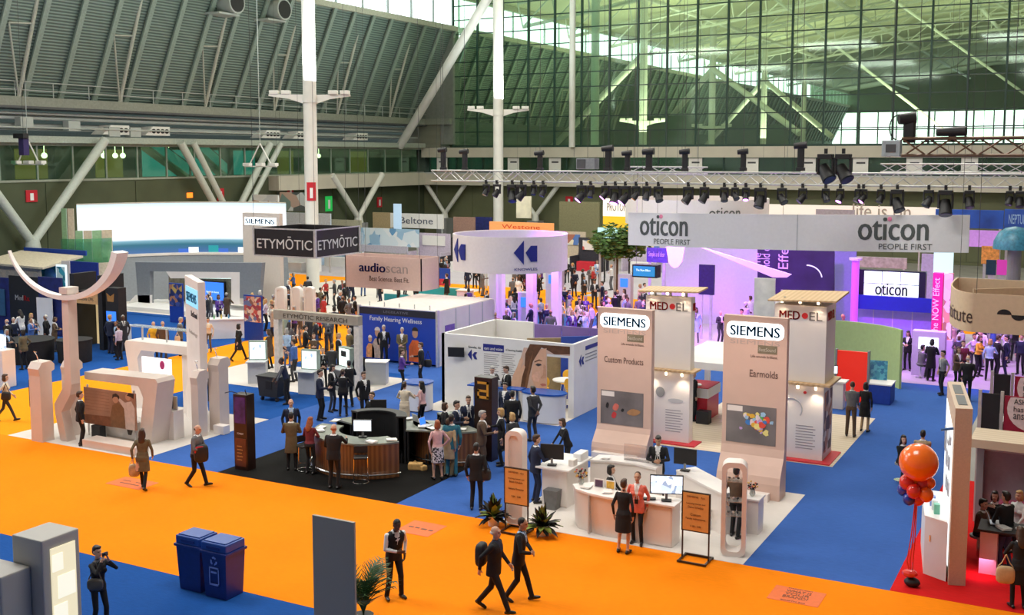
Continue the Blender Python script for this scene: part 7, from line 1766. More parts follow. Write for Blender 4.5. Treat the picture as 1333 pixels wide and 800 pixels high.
# ================================================================== PURPLE BOOTH
LILW = mat('lilac_wall', (.55, .50, .66), .6, var=.04)
def wallpx(px0, px1, z0, z1, Y, m, nm, lab, cat, th=.12):
    xa, xb = WY(px0, 330, Y)[0], WY(px1, 330, Y)[0]
    return tag(obj(nm, MB().bb(xa, xb, Y, Y + th, z0, z1), m), lab, cat)
wallpx(862, 1008, .012, 4.6, 58, LILW, 'lilac_wall', 'wide lilac back wall under the left half of the long banner', 'wall')
wallpx(1085, 1115, .012, 4.4, 57, mat('blue_violet_wall', (.22, .22, .50), .6, var=.06), 'violet_wall', 'blue violet panelled wall left of the video wall', 'wall')
def drop(): 
    t = thing('drop_shape', 'white drop shaped fabric hanging below the long banner', 'fabric shape', (-17, 50, 3.4)); Y = 50
    pts = [(866, 318), (893, 318)] + [(891 - k * .4, 322 + k * 2.6) for k in range(8)] + [(883, 347), (878, 349), (873, 346)] + [(870 - k * .4, 340 - k * 2.6) for k in range(8)]
    obj('fabric', MB().prism([(WY(a, b, Y)[0], Y, WY(a, b, Y)[1]) for a, b in pts], (0, .08, 0)), SB, t)
    c = WY(880, 318, Y); cables(t, [(c[0], Y + .04)], 4.9, 26)
drop()
t = thing('white_sail', 'white pointed sail blade slanting down behind the right tower', 'sail', (-13, 49.5, 3.0))
Y = 49.0
obj('blade', MB().prism([(WY(a, b, Y)[0], Y, WY(a, b, Y)[1]) for a, b in ((905, 319), (1030, 357), (1024, 361), (1006, 361))], (0, .1, 0)), SB, t)
obj('mast', MB().cyl((WY(1018, 360, Y)[0], Y + .05, 0), (WY(1018, 360, Y)[0], Y + .05, 3.2), .05), ALU, t)
t = thing('dark_mural', 'dark violet mural wall with pale lettering and a planet arc', 'mural wall', (-10, 54, .012)); Y = 54.0
def dq(px, py): x, z = WY(px, py, Y); return (x, Y, z)
dm = obj('wall', MB().prism([dq(986, 318), dq(1086, 318), dq(1086, 400), dq(1030, 400), dq(986, 372)], (0, .1, 0)), mat('dark_violet_mural', (.02, .015, .05), .4, var=.4, scale=1), t)
for px in (1000, 1075): obj('post', MB().bb(dq(px, 380)[0] - .06, dq(px, 380)[0] + .06, Y + .1, Y + .2, 0, 3), ALU, t)
a = dq(1026, 350); text('Effect', a, (0, 0, 1), (-1, 0, 0), 1.6, mat('lilac_letter', (.5, .42, .65), .5), dm, height=.5, extrude=.01)
a = dq(1002, 349); text('hold of', a, (0, 0, 1), (-1, 0, 0), 1.2, mat('lilac_letter', (0, 0, 0)), dm, height=.45, extrude=.01)
a = dq(990, 350); text('The', a, (0, 0, 1), (-1, 0, 0), .8, mat('lilac_letter', (0, 0, 0)), dm, height=.35, extrude=.01)
obj('planet_arc', MB().tube([dq(1050 + 20 * math.sin(q), 345 + 18 * (1 - math.cos(q))) for q in [k * .16 for k in range(10)]], .03, 6), emit('planet_glow', (.8, .8, 1), .8), dm)
t = thing('hanging_screen', 'small hanging blue screen left of the lilac wall', 'screen', (-17.5, 47, 2.6)); Y = 47.5
x0, z1 = WY(823, 344, Y); x1, z0 = WY(855, 362, Y)
obj('casing', MB().bb(x0, x1, Y, Y + .5, z0, z1), BLACK, t); obj('screen', MB().bb(x0 + .06, x1 - .1, Y - .012, Y, z0 + .06, z1 - .06), emit('cyan_blue_screen', (.02, .22, .45), 1.0), t); text('The New Effect', (x0 + .2, Y - .014, (z0 + z1) / 2), (1, 0, 0), (0, 0, 1), .7, emit('screen_letter', (0, 0, 0), 1), t, height=.1, extrude=.003); cables(t, [(x0 + .1, Y + .25), (x1 - .1, Y + .25)], z1, 26)
far_sign(842, 322, 868, 342, 52, mat('purple_blue_banner', (.07, .05, .25), .5, var=.2), 'purple banner with white lettering behind the drop shape', 'Simple and clear', mat('lilac_letter', (0, 0, 0)), .8, post=True)
far_sign(910, 344, 929, 384, 53, mat('navy_black_panel', (.015, .012, .05), .4, var=.3), 'tall dark panel against the lilac wall', cat='panel')
# video wall
t = thing('video_wall', 'dark framed video wall with dark lettering on white tiles', 'video wall', (-6.5, 52.5, .012)); Y = 52.5
def vq(px, py): x, z = WY(px, py, Y); return x, z
x0, zt = vq(1117, 350); x1, zb = vq(1204, 390)
vf = obj('frame', MB().bb(x0, x1, Y, Y + .4, zb, zt), mat('dark_frame', (.01, .01, .025), .3), t)
xa, za = vq(1124, 384); xb, zb2 = vq(1197, 355)
for i in range(3):
    for j in range(2):
        obj('video_tile', MB().bb(xa + (xb - xa) * i / 3 + .015, xa + (xb - xa) * (i + 1) / 3 - .015, Y - .03, Y, za + (zb2 - za) * j / 2 + .015, za + (zb2 - za) * (j + 1) / 2 - .015), emit('video_white', (.80, .97, .95), 1.2), vf)
text('oticon', (vq(1139, 383)[0], Y - .04, vq(1139, 383)[1]), (1, 0, 0), (0, 0, 1), vq(1182, 0)[0] - vq(1139, 0)[0], OT, vf, height=.55, extrude=.005, bold=True)
x0, z0 = vq(1112, 400); x1, z1 = vq(1214, 388)
obj('blue_band', MB().bb(x0, x1, Y - .3, Y - .1, z0, z1), mat('blue_band', (.01, .015, .18), .3, emit=(.02, .02, .5), estr=.4, var=.1), t)
obj('lower_wall', MB().bb(x0, x1, Y + .1, Y + .3, 0, z0), mat('violet_lower', (.30, .30, .62), .5, var=.05), t)
for k in range(1, 4): obj('wall_joint', MB().bb(x0 + (x1 - x0) * k / 4 - .02, x0 + (x1 - x0) * k / 4 + .02, Y + .08, Y + .1, 0, z0), GREYL, t)
t = thing('purple_column', 'glowing purple column at the left of the video wall', 'column', (-8, 52, .012)); x0, x1 = WY(1107, 400, 52)[0], WY(1117, 400, 52)[0]
obj('shaft', MB().arc(((x0 + x1) / 2, 52), .0, 0, 2 * PI, (x1 - x0) / 2, 0, 4.4, 16), emit('purple_glow', (.55, .10, .95), .8), t, True); obj('cap', MB().cyl(((x0 + x1) / 2, 52, 4.4), ((x0 + x1) / 2, 52, 4.5), .3), GREYL, t)
for px0, px1, m, lab, tx in ((1213, 1226, emit('magenta_banner', (.80, .02, .28), .5), 'magenta column banner with upright white lettering', 'The NOW Effect'), (1228, 1239, blotch_mat('portrait_column', [(.8, .7, .6), (.65, .35, .2), (.85, .8, .72), (.4, .2, .12)], 2.2), 'portrait column banner beside the magenta one', None)):
    Y = 50.2; x0, x1 = WY(px0, 400, Y)[0], WY(px1, 400, Y)[0]
    t = thing('column_banner', lab, 'banner', ((x0 + x1) / 2, Y, .012)); p = obj('banner', MB().bb(x0, x1, Y, Y + .4, 1.3, 4.15), m, t); obj('plinth', MB().bb(x0 - .1, x1 + .1, Y - .1, Y + .5, 0, 1.3), LILW, t)
    if tx: text(tx, (x1 - .12, Y - .004, 1.45), (0, 0, 1), (-1, 0, 0), 2.5, WHITEINK, p, height=.26, extrude=.01)
# demo towers and counters in the purple booth
for i, (px, py, w, h, m, lab) in enumerate(((684, 436, .9, 2.2, LILW, 'lilac demo tower with a dark screen under the round sign'), (1207, 490, 1.3, 1.9, LILW, 'lilac kiosk with a lit monitor right of the video wall'), (1172, 480, 1.0, 1.0, mat('violet_counter', (.42, .30, .62), .5), 'small violet counter below the video wall'), (603, 402, .9, 1.1, LILW, 'small lilac counter left of the white post'), (720, 405, 1.0, 2.4, LILW, 'lilac tower with a green screen by the white post'), (812, 405, .8, 2.2, LILW, 'lilac kiosk below the leafy tree'), (918, 420, .8, 1.1, WHITE, 'white bar counter before the lilac wall'))):
    x, y = G(px, py); t = thing('demo_stand', lab, 'stand', (x, y, .012)); obj('body', MB().bb(x - w / 2, x + w / 2, y, y + .5, 0, h, .02), m, t)
    if h > 1.5: obj('screen', MB().bb(x - w * .3, x + w * .3, y - .02, y, h - .75, h - .25), [SCREENB, SCREENW][i == 1], t)
    else: obj('top', MB().bb(x - w / 2 - .05, x + w / 2 + .05, y - .05, y + .55, h, h + .04), WHITE, t)
# far right background
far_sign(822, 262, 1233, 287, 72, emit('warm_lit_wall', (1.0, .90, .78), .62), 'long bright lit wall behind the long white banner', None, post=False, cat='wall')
_t = bpy.data.objects[-1] if False else None
xx, zz = WY(1110, 283, 71.9); far_l = thing('wall_lettering', 'pale grey lettering life is on on the bright lit wall', 'lettering', (xx, 71.9, zz)); text('life is on', (xx, 71.88, zz), (1, 0, 0), (0, 0, 1), WY(1196, 0, 71.9)[0] - xx, mat('pale_tan_ink', (.42, .38, .32), .6), far_l, height=.9, extrude=.1)
obj('support', MB().bb(xx, xx + .1, 71.95, 72.0, 0.01, zz), ALU, far_l); obj('support', MB().bb(xx + 4, xx + 4.1, 71.95, 72.0, 0.01, zz), ALU, far_l)
far_sign(1062, 272, 1112, 283, 66, mat('grey_lilac_board', (.40, .38, .42), .6), 'small grey sign above the long banner', post=True)
far_sign(1218, 272, 1306, 298, 62, mat('sea_blue', (.02, .09, .42), .5, var=.4, scale=.8), 'sea blue picture wall left of the right edge', cat='picture wall')
far_sign(1308, 272, 1345, 300, 62, mat('sea_blue2', (.02, .08, .38), .5, var=.4, scale=.8), 'sea blue picture wall cut by the right edge', 'NEPTUNE', mat('pale_cyan_ink', (.4, .6, .8), .5), .7, cat='picture wall')
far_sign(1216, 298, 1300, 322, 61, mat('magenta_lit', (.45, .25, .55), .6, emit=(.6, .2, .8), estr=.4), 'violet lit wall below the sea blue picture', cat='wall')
t = thing('wave_dome', 'blue and white dome shape at the right edge', 'dome', (-3, 56, .012)); x, z = WY(1322, 300, 56)
obj('dome', MB().lathe([(.95, z - .85), (.92, z - .5), (.72, z - .1), (.42, z + .12), (0, z + .2)], (x, 56, 0), 20), mat('dome_teal', (.04, .20, .30), .4, var=.3), t, True); obj('dome_base', MB().cyl((x, 56, .012), (x, 56, z - .85), .3, n=16), GREYM, t)
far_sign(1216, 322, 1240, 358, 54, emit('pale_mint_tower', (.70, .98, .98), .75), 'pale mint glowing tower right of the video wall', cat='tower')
far_sign(1278, 320, 1300, 344, 58, mat('orange_pink', (.75, .28, .06), .5, var=.4), 'orange printed panel above the beige hanging sign', cat='panel')
far_sign(1284, 338, 1296, 358, 55, mat('dark_teal_panel', (.01, .04, .07), .4), 'dark panel above the beige hanging sign', cat='panel')
far_sign(1298, 338, 1310, 358, 55, emit('magenta_panel', (.7, .05, .45), .5), 'magenta panel above the beige hanging sign', cat='panel')
far_sign(1080, 332, 1180, 350, 66, mat('grey_drape_rail', (.45, .42, .5), .7, var=.3, scale=4), 'pale grey drape wall behind the video wall', cat='drape')
far_sign(1200, 330, 1216, 400, 60, mat('pale_violet2', (.5, .4, .6), .6), 'pale violet panel behind the magenta column', cat='panel')
# exit and fire signs on the walls
def wall_sign(px, py, m, lab, w, h, wall='L', mark=None):
    if wall == 'L':
        y, z = WX(px, py, LWX + .12); t = thing('wall_sign', lab, 'sign', (LWX + .1, y, z)); obj('plate', MB().box((LWX + .12, y, z), (.08, w, h), 0, .01), m, t)
        if mark: obj('symbol', MB().box((LWX + .17, y, z - .05), (.02, w * .3, h * .6)), mark, t)
    else:
        x, z = WY(px, py, GW - .12); t = thing('wall_sign', lab, 'sign', (x, GW - .1, z)); obj('plate', MB().box((x, GW - .12, z), (w, .08, h), 0, .01), m, t)
        if mark: obj('symbol', MB().box((x, GW - .17, z - .05), (w * .3, .02, h * .6)), mark, t)
EXITR = emit('exit_orange', (1.0, .22, .02), 1.8)
wall_sign(41, 255, REDP, 'red fire equipment sign on the wall at far left', .9, .8, 'L', WHITEINK)
wall_sign(247, 254, EXITR, 'glowing orange exit sign above the white curved screen', .6, .4)
wall_sign(428, 265, emit('exit_green', (.02, .45, .08), .7), 'green emergency exit sign right of the white column', 1.0, 1.4, 'L', WHITEINK)
for i, (px, py) in enumerate(((741, 262), (494, 263), (287, 253), (378, 250))): wall_sign(px, py, REDP, ['red fire sign on the far wall beside the yellow panel', 'red fire sign left of the far white sign', 'small red fire sign behind the glowing screen', 'small orange red sign beside the white column'][i], .8, 1.0, 'B' if i == 0 else 'L', WHITEINK)
# posters in the gallery windows
for i, px in enumerate((575, 668, 722, 905, 978, 1052, 1120, 1190, 1262)):
    x, z = WY(px, 214, GW - .2); t = thing('window_poster', 'white square poster in the gallery windows, %s from the left' % ['first', 'second', 'third', 'fourth', 'fifth', 'sixth', 'seventh', 'eighth', 'ninth'][i], 'poster', (x, GW - .15, 7.6), 0, 'white posters in the gallery windows')
    obj('sheet', MB().bb(x - .65, x + .65, GW - .16, GW - .12, 7.56, 9.0), WHITE, t); obj('mark', MB().bb(x - .35, x + .4, GW - .18, GW - .16, 8.5, 8.65), DARKINK, t)
# purple light of the booth
PUR = (.55, .08, 1.0)
for i, (x, y, tx, ty, p) in enumerate(((-23, 47.0, -23.5, 50.5, 4500), (-19.5, 47.0, -19.5, 51, 4500), (-15.5, 47.0, -16, 53, 4500), (-11, 47.0, -12, 54, 3500), (-7, 47.0, -7.5, 51.5, 3000), (-3.5, 46.6, -3.5, 49.5, 2600))):
    spot_light('purple_stage_light', (x, y, 7.8), (tx, ty, .8), p, PUR, 80, .8, .2)
# ================================================================== LIGHTING TRUSSES AND LAMPS
def box_truss(x0, x1, y, z0, z1, lab, m=ALU, dep=.5, step=.6, r=.035):
    t = thing('lighting_truss', lab, 'truss', ((x0 + x1) / 2, y, z0))
    for yy in (y, y + dep):
        for z in (z0, z1): obj('chord', MB().cyl((x0, yy, z), (x1, yy, z), r, n=6), m, t)
    n = int((x1 - x0) / step); mb = MB(); mb2 = MB()
    for i in range(n):
        a, b = x0 + (x1 - x0) * i / n, x0 + (x1 - x0) * (i + 1) / n
        lo, hi = (z0, z1) if i % 2 else (z1, z0)
        obj('brace', MB().cyl((a, y, lo), (b, y, hi), r * .6, n=5), m, t)
        obj('brace', MB().cyl((a, y + dep, hi), (b, y + dep, lo), r * .6, n=5), m, t)
    for k in range(5):
        x = x0 + .4 + (x1 - x0 - .8) * k / 4; obj('hoist_cable', MB().cyl((x, y + dep / 2, z1), (x, y + dep / 2, 26), .01, n=5), CABLE, t)
    return t
TY = 44.7
box_truss(-28.2, 6, TY, 7.98, 8.46, 'long silver lighting truss spanning the right half', ALU)
box_truss(-5.6, 6, 36.0, 9.14, 9.66, 'dark bronze lighting truss at the upper right', mat('bronze_truss', (.16, .10, .065), .4, .5), .5, .7, .05)
box_truss(-10, 6, 58, 8.35, 8.75, 'smaller silver truss behind the long one at right', ALU, .4, .7)
box_truss(-20.5, -16.5, 50, 8.30, 8.62, 'short silver truss above the drop shape', ALU, .4, .6)
LENSP = emit('violet_lens', (.75, .25, 1.0), 6); LENSK = mat('dark_lens', (.05, .06, .08), .1)
def moving_head(px, py, s, tilt, lab, glow=False, Y=TY, ztop=7.95, grp='stage lamps hanging below the long truss'):
    x, z = WY(px, py, Y)
    t = thing('stage_lamp', lab, 'stage lamp', (x, Y, ztop), 0, grp)
    obj('clamp', MB().box((x, Y, ztop), (.10, .12, .18)), BLACK, t)
    hb = ztop - .10
    obj('yoke_base', MB().box((x, Y, hb - .06 * s), (.34 * s, .30 * s, .12 * s), 0, .02), BLACK, t)
    for q in (-1, 1): obj('yoke_arm', MB().box((x + q * .17 * s, Y, hb - .28 * s), (.05 * s, .14 * s, .40 * s), 0, .01), BLACK, t)
    c = Vector((x, Y, hb - .42 * s)); d = Vector((math.sin(tilt), -.45, -math.cos(tilt))).normalized()
    h = obj('head', MB().cyl(c - d * .16 * s, c + d * .24 * s, .13 * s, .17 * s, n=14), BLACK, t, True)
    obj('lens', MB().cyl(c + d * .24 * s, c + d * .255 * s, .14 * s, n=14), LENSP if glow else LENSK, h)
    return t
lamps = [(633, 243, .8, 0), (647, 245, .9, 0), (667, 250, 1.2, 0), (679, 248, 1.1, 0), (695, 243, .7, 0), (707, 245, .8, 0), (757, 249, 1.1, 1), (769, 246, .8, 0), (788, 248, .9, 1), (801, 252, 1.2, 1), (814, 253, 1.2, 1), (828, 246, .9, 0), (842, 247, .9, 0), (857, 248, 1.0, 0), (896, 247, 1.1, 0), (917, 248, 1.0, 0), (943, 246, .9, 0), (957, 246, .8, 0), (971, 246, .8, 1), (990, 253, 1.25, 0), (1018, 248, 1.0, 0), (1045, 247, .9, 0), (1075, 246, .8, 0), (1094, 248, .8, 1), (1118, 247, .8, 0), (1124, 250, .8, 1), (1147, 247, .8, 0), (1168, 254, 1.3, 0), (1209, 252, 1.0, 0), (1231, 257, 1.45, 0), (1262, 252, 1.0, 0), (1315, 247, .8, 0), (1328, 253, .9, 0)]
ordn = ['first', 'second', 'third', 'fourth', 'fifth', 'sixth', 'seventh', 'eighth', 'ninth', 'tenth', 'eleventh', 'twelfth', 'thirteenth', 'fourteenth', 'fifteenth', 'sixteenth', 'seventeenth', 'eighteenth', 'nineteenth', 'twentieth', 'twenty first', 'twenty second', 'twenty third', 'twenty fourth', 'twenty fifth', 'twenty sixth', 'twenty seventh', 'twenty eighth', 'twenty ninth', 'thirtieth', 'thirty first', 'thirty second', 'thirty third']
for i, (px, py, s, g) in enumerate(lamps):
    moving_head(px, py, s, random.uniform(-.7, .7), 'black stage lamp below the long truss, %s from the left%s' % (ordn[i], ', lens glowing violet' if g else ''), g)
# upright lamps standing on top of the truss line
def top_lamp(px, py0, py1, Y, lab, s=1.0, grp='black lamps above the long truss'):
    x, z1 = WY(px, py0, Y); _, z0 = WY(px, py1, Y)
    t = thing('upright_lamp', lab, 'stage lamp', (x, Y, z0), 0, grp)
    obj('base', MB().box((x, Y, z0 + .06), (.26 * s, .24 * s, .14), 0, .02), BLACK, t)
    obj('body', MB().box((x, Y, (z0 + z1) / 2), (.20 * s, .2 * s, (z1 - z0) * .75), 0, .03), BLACK, t)
    obj('head', MB().cyl((x - .22 * s, Y - .1, z1 - .06), (x + .2 * s, Y - .05, z1 - .02), .10 * s, .12 * s, 12), BLACK, t, True)
    obj('hang_rod', MB().cyl((x, Y, z1), (x, Y, 26), .012, n=5), CABLE, t)
for i, (px, a, b) in enumerate(((577, 194, 221), (605, 196, 222), (703, 198, 222), (792, 192, 222), (817, 198, 222), (845, 196, 222), (892, 196, 223), (968, 196, 222), (1043, 188, 222))):
    top_lamp(px, a, b, TY + .2, 'black upright lamp above the long truss, %s from the left' % ordn[i], 1.2 if i in (3, 5, 8) else 1.0)
for i, (px, a, b) in enumerate(((1075, 196, 226), (1098, 196, 226))):
    moving_head(px, 205, 1.5, .6, ['pair of tilted black lamps near the dark truss, left one', 'pair of tilted black lamps near the dark truss, right one'][i], False, 40.0, 9.3, 'tilted lamps left of the dark truss')
t = thing('control_box', 'grey square control box at the left end of the dark truss', 'control box', (-6, 36.2, 9.1)); x, z = WY(1161, 193, 36.2)
obj('case', MB().box((x, 36.2, z), (.55, .4, .5), 0, .02), mat('pale_steel', (.45, .52, .55), .4, .3), t); obj('panel', MB().box((x, 35.99, z), (.3, .02, .25)), GREYD, t); obj('cable', MB().cyl((x, 36.2, z + .2), (x, 36.2, 26), .012, n=5), CABLE, t)
t = thing('big_stage_lamp', 'large black stage lamp standing on the dark truss', 'stage lamp', (-5.3, 36.2, 9.6)); x, z = WY(1184, 170, 36.2)
obj('body', MB().box((x, 36.2, z), (.34, .34, .75), 0, .04), BLACK, t); obj('head', MB().cyl((x - .3, 36.0, z + .35), (x + .15, 36.2, z + .38), .16, .2, 14), BLACK, t, True); obj('cable_loop', MB().tube([(x - .3 + .3 * math.cos(a), 36.2, z + .1 + .4 * math.sin(a)) for a in [1.2 + k * .35 for k in range(12)]], .02, 6), BLACK, t)
t = thing('long_stage_lamp', 'long black lamp lying on the dark truss near the right edge', 'stage lamp', (-3, 36.2, 9.7)); x, z = WY(1240, 172, 36.2)
obj('barrel', MB().cyl((x - .45, 36.2, z), (x + .4, 36.1, z + .03), .12, .15, 14), BLACK, t, True); obj('yoke', MB().box((x, 36.2, z - .12), (.2, .2, .3)), BLACK, t); obj('bar', MB().bb(x - .9, x + .9, 36.15, 36.25, z - .3, z - .26), BLACK, t)
t = thing('equipment_rack', 'grey equipment case hanging above the truss right of centre', 'equipment case', (-21, 44.9, 8.5)); x, z = WY(765, 213, TY + .3)
obj('case', MB().box((x, TY + .3, z), (.9, .5, .48), 0, .02), mat('case_steel', (.30, .32, .34), .4, .4), t); obj('front', MB().box((x - .2, TY + .04, z), (.4, .02, .4)), GREYD, t); obj('cable', MB().cyl((x, TY + .3, z + .2), (x, TY + .3, 26), .012, n=5), CABLE, t)
# hanging lamp frames near the left wall
def lamp_frame(px, py, Yd, lab):
    x, z = WY(px, py, Yd); t = thing('hanging_lamp_frame', lab, 'lamp', (x, Yd, z), 0, 'white triangular lamp frames')
    for q in (-1, 1):
        obj('arm', MB().cyl((x, Yd, z + 1.5), (x + q * 1.0, Yd, z), .05, n=6), STEELW, t); obj('floodlight', MB().box((x + q * 1.2, Yd, z), (.6, .4, .22), 0, .03), STEELW, t)
    obj('bar', MB().bb(x - 1.5, x + 1.5, Yd - .05, Yd + .05, z - .18, z - .1), STEELW, t); obj('floodlight', MB().box((x, Yd, z), (.6, .4, .22), 0, .03), STEELW, t)
    obj('rod', MB().cyl((x, Yd, z + 1.5), (x, Yd, 26), .03, n=6), STEELG, t)
lamp_frame(37, 211, 50, 'white triangular lamp frame at the far left'); lamp_frame(339, 214, 62, 'white triangular lamp frame left of the white column')
t = thing('wall_speaker', 'black and violet stage lamp hanging at the far left', 'stage lamp', (-50, 45, 9)); x, z = WY(31, 190, 45)
obj('body', MB().box((x, 45, z), (.45, .4, 1.1), 0, .03), mat('violet_black', (.03, .02, .10), .4), t); obj('head', MB().box((x - .1, 44.9, z + .6), (.9, .4, .3), 0, .03), BLACK, t); obj('cable', MB().cyl((x, 45, z + .5), (x, 45, 26), .012, n=5), CABLE, t)
# big round air nozzles on the sloping roof
for i, (px, py) in enumerate(((362, 13), (300, 4))):
    Y, z = WX(px, py, -60.0)
    t = thing('air_nozzle', ['big round air nozzle on the sloping roof left of the column', 'big round air nozzle at the top edge of the picture'][i], 'air nozzle', (-61.5, Y, z), 0, 'round air nozzles on the sloping roof')
    d = (RT * .86 - Vector((FW.x, FW.y, 0)) * .5).normalized(); c = Vector((-60.0, Y, z))
    obj('barrel', MB().cyl(c - d * 1.0, c + d * .7, .75, .85, 20), STEELG, t, True); obj('throat', MB().cyl(c + d * .7, c + d * .73, .72, n=20), BLACK, t); obj('bracket', MB().box(c - d * .4 + Vector((0, -.6, -.9)), (1.6, 2.2, .15)), STEELG, t)
# ================================================================== PEOPLE IN THE HALL
def P(px, py, f, pose, top, bottom, label, **k):
    x, y = G(px, py); return person(x, y, f, pose, top, bottom, label, z=k.pop('z', .012), **k)
def simple_stool(px, py, h, lab, m=GREYM, grp='plain stools'):
    x, y = G(px, py); t = thing('stool', lab, 'stool', (x, y, .012), 0, grp)
    obj('seat', MB().cyl((0, 0, h - .05), (0, 0, h), .19, n=16), m, t, True, True); obj('stem', MB().cyl((0, 0, .03), (0, 0, h - .05), .03), CHROME, t, local=True); obj('base', MB().cyl((0, 0, 0), (0, 0, .03), .2, n=16), CHROME, t, local=True)
# foreground walkers
P(130, 822, 35, 'photo', 'black', 'black', 'person in a dark jacket raising a camera, beside the grey tower', hair='short', hcol='black', female=True, garment='shirt', shirt='grey', h=1.70)
P(513, 779, 25, 'bow', 'black', 'black', 'person in black vest and white sleeves with bowed head beside the palm', hair='crop', hcol='black', skin=3, garment='vest', sleeve='white', h=1.76, heavy=.08)
P(643, 797, 68, 'walk', 'black', 'black', 'white haired person in black suit striding right with a backpack', hair='bald', hcol='white', shirt='navy', h=1.80, heavy=.05)
P(675, 782, 78, 'carry', 'black', 'black', 'dark haired person in black suit striding just behind the white haired one', hair='crop', hcol='black', skin=1, shirt='sky', tie='navy', h=1.78)
P(187, 637, 165, 'walk2', 'olive', 'black', 'long haired person in an olive coat walking away with a paper bag', hair='long', hcol='brown', garment='coat', female=True, h=1.70)
P(256, 633, 62, 'carry', 'grey', 'black', 'person in grey sweater carrying a dark coat and a red folder', hair='bald', hcol='brown', garment='shirt', h=1.76, heavy=.06)
P(8, 549, 80, 'walk', 'cream', 'charcoal', 'person in cream top with a black bag walking in at the left edge', hair='bob', hcol='brown', female=True, garment='shirt', h=1.68)
# white booth on the left
P(106, 580, 100, 'stand', 'black', 'black', 'person in black partly hidden behind the printed poster', hair='short', hcol='brown', h=1.74)
P(93, 530, 130, 'fold', 'olive', 'brown', 'person in olive top between the zigzag post and portal', hair='long', hcol='black', female=True, garment='shirt', h=1.68)
P(214, 571, 160, 'talk', 'black', 'midgrey', 'person in black polo and grey trousers at the small blush counter', hair='short', hcol='black', garment='tee', h=1.78, heavy=.08)
P(201, 467, 20, 'stand', 'yellow', 'charcoal', 'bald person in amber shirt behind the white portal', hair='bald', hcol='grey', garment='shirt', h=1.70, heavy=.08)
P(213, 468, 160, 'stand', 'brown', 'charcoal', 'person in brown jacket beside the amber shirted one', hair='bald', hcol='grey', h=1.74, heavy=.1)
P(235, 463, 100, 'hold', 'grey', 'charcoal', 'grey suited person holding papers left of the thin sign panel', hair='short', hcol='grey', h=1.78)
P(248, 455, 180, 'relax', 'navy', 'navy', 'person in navy just behind the grey suited paper holder', hair='short', hcol='black', h=1.75)
P(311, 470, 120, 'walk', 'black', 'black', 'person in black coat walking on the orange side aisle', hair='bob', hcol='black', garment='coat', female=True, h=1.70)
P(272, 458, -20, 'talk', 'cream', 'olive', 'person in cream top standing by the long white desk', hair='short', hcol='black', garment='shirt', female=True, h=1.62)
# kiosks
P(374, 526, -95, 'reach', 'navy', 'black', 'person in navy vest leaning on the black tub cart', hair='crop', hcol='black', skin=3, garment='vest', sleeve='grey', h=1.76)
P(363, 492, 60, 'talk2', 'black', 'black', 'person in black behind the kiosk nearest the side aisle', hair='bob', hcol='black', female=True, garment='shirt', h=1.70)
P(384, 497, -120, 'talk', 'blue', 'charcoal', 'person in blue top right of the tub cart', hair='short', hcol='brown', garment='shirt', h=1.74)
P(421, 507, 5, 'clasp', 'black', 'black', 'short fair haired person in black facing out between two kiosks', hair='short', hcol='fair', female=True, garment='shirt', h=1.66, badge=True)
P(417, 547, 70, 'talk', 'navy', 'black', 'person in dark navy suit gesturing left of the pale monitor', hair='short', hcol='black', shirt='white', h=1.78)
P(447, 542, 175, 'talk2', 'black', 'black', 'person in black seen from behind in front of the stacked product kiosk', hair='bun', hcol='brown', female=True, h=1.68, heavy=.08)
P(469, 512, 130, 'relax', 'black', 'black', 'person in long black coat beside the pale kiosk', hair='bob', hcol='black', garment='coat', h=1.74)
P(474, 548, 30, 'stand', 'black', 'black', 'person in black standing behind the seated laptop user', hair='short', hcol='brown', h=1.72)
P(487, 573, -40, 'perch', 'black', 'black', 'brown haired person seated with the black laptop at the round counter', hair='short', hcol='brown', garment='shirt', h=1.72)
P(380, 592, 5, 'stand', 'navy', 'charcoal', 'pale haired person in navy jacket with white lanyard left of the counter', hair='bald', hcol='white', h=1.74, badge=True, shirt='sky')
P(380, 612, 172, 'hold', 'olive', 'black', 'person in olive jacket with back turned at the black carpet edge', hair='short', hcol='black', garment='coat', h=1.70)
P(404, 617, 150, 'hold', 'maroon', 'black', 'long red haired person in maroon at the round counter', hair='long', hcol='red', garment='shirt', female=True, h=1.66)
P(435, 636, 160, 'point', 'black', 'black', 'bald person in black suit touching the white monitor', hair='bald', hcol='red', h=1.80, heavy=.08)
P(463, 492, 150, 'stand', 'charcoal', 'charcoal', 'person with striped scarf right of the beam sign', hair='short', hcol='black', garment='shirt', h=1.66)
for (px, py, f, tp, bt, lab, kw) in ((433, 503, 160, 'charcoal', 'black', 'person in charcoal right of the tall lit kiosk', dict(hair='short', hcol='brown')), (409, 486, 20, 'brown', 'black', 'person in brown behind the tall lit kiosk', dict(hair='bob', hcol='brown', female=True, garment='shirt')), (456, 478, -60, 'olive', 'olive', 'person in olive green under the beam sign', dict(hair='crop', hcol='grey', garment='shirt', heavy=.1)), (398, 474, 100, 'black', 'black', 'person in black just behind the beam sign', dict(hair='short', hcol='black')), (441, 486, 70, 'black', 'charcoal', 'person in black beside the stacked product kiosk', dict(hair='short', hcol='fair')), (352, 480, -120, 'brown', 'black', 'person in brown coat left of the beam sign post', dict(hair='long', hcol='brown', female=True, garment='coat')), (455, 530, -150, 'black', 'black', 'person in black between kiosks and round counter', dict(hair='short', hcol='black')), (432, 536, 60, 'black', 'charcoal', 'person in black jacket behind the round counter', dict(hair='bob', hcol='black', female=True))):
    P(px, py, f, random.choice(['stand', 'talk', 'relax', 'hold', 'talk2']), tp, bt, lab, h=1.72, **kw)
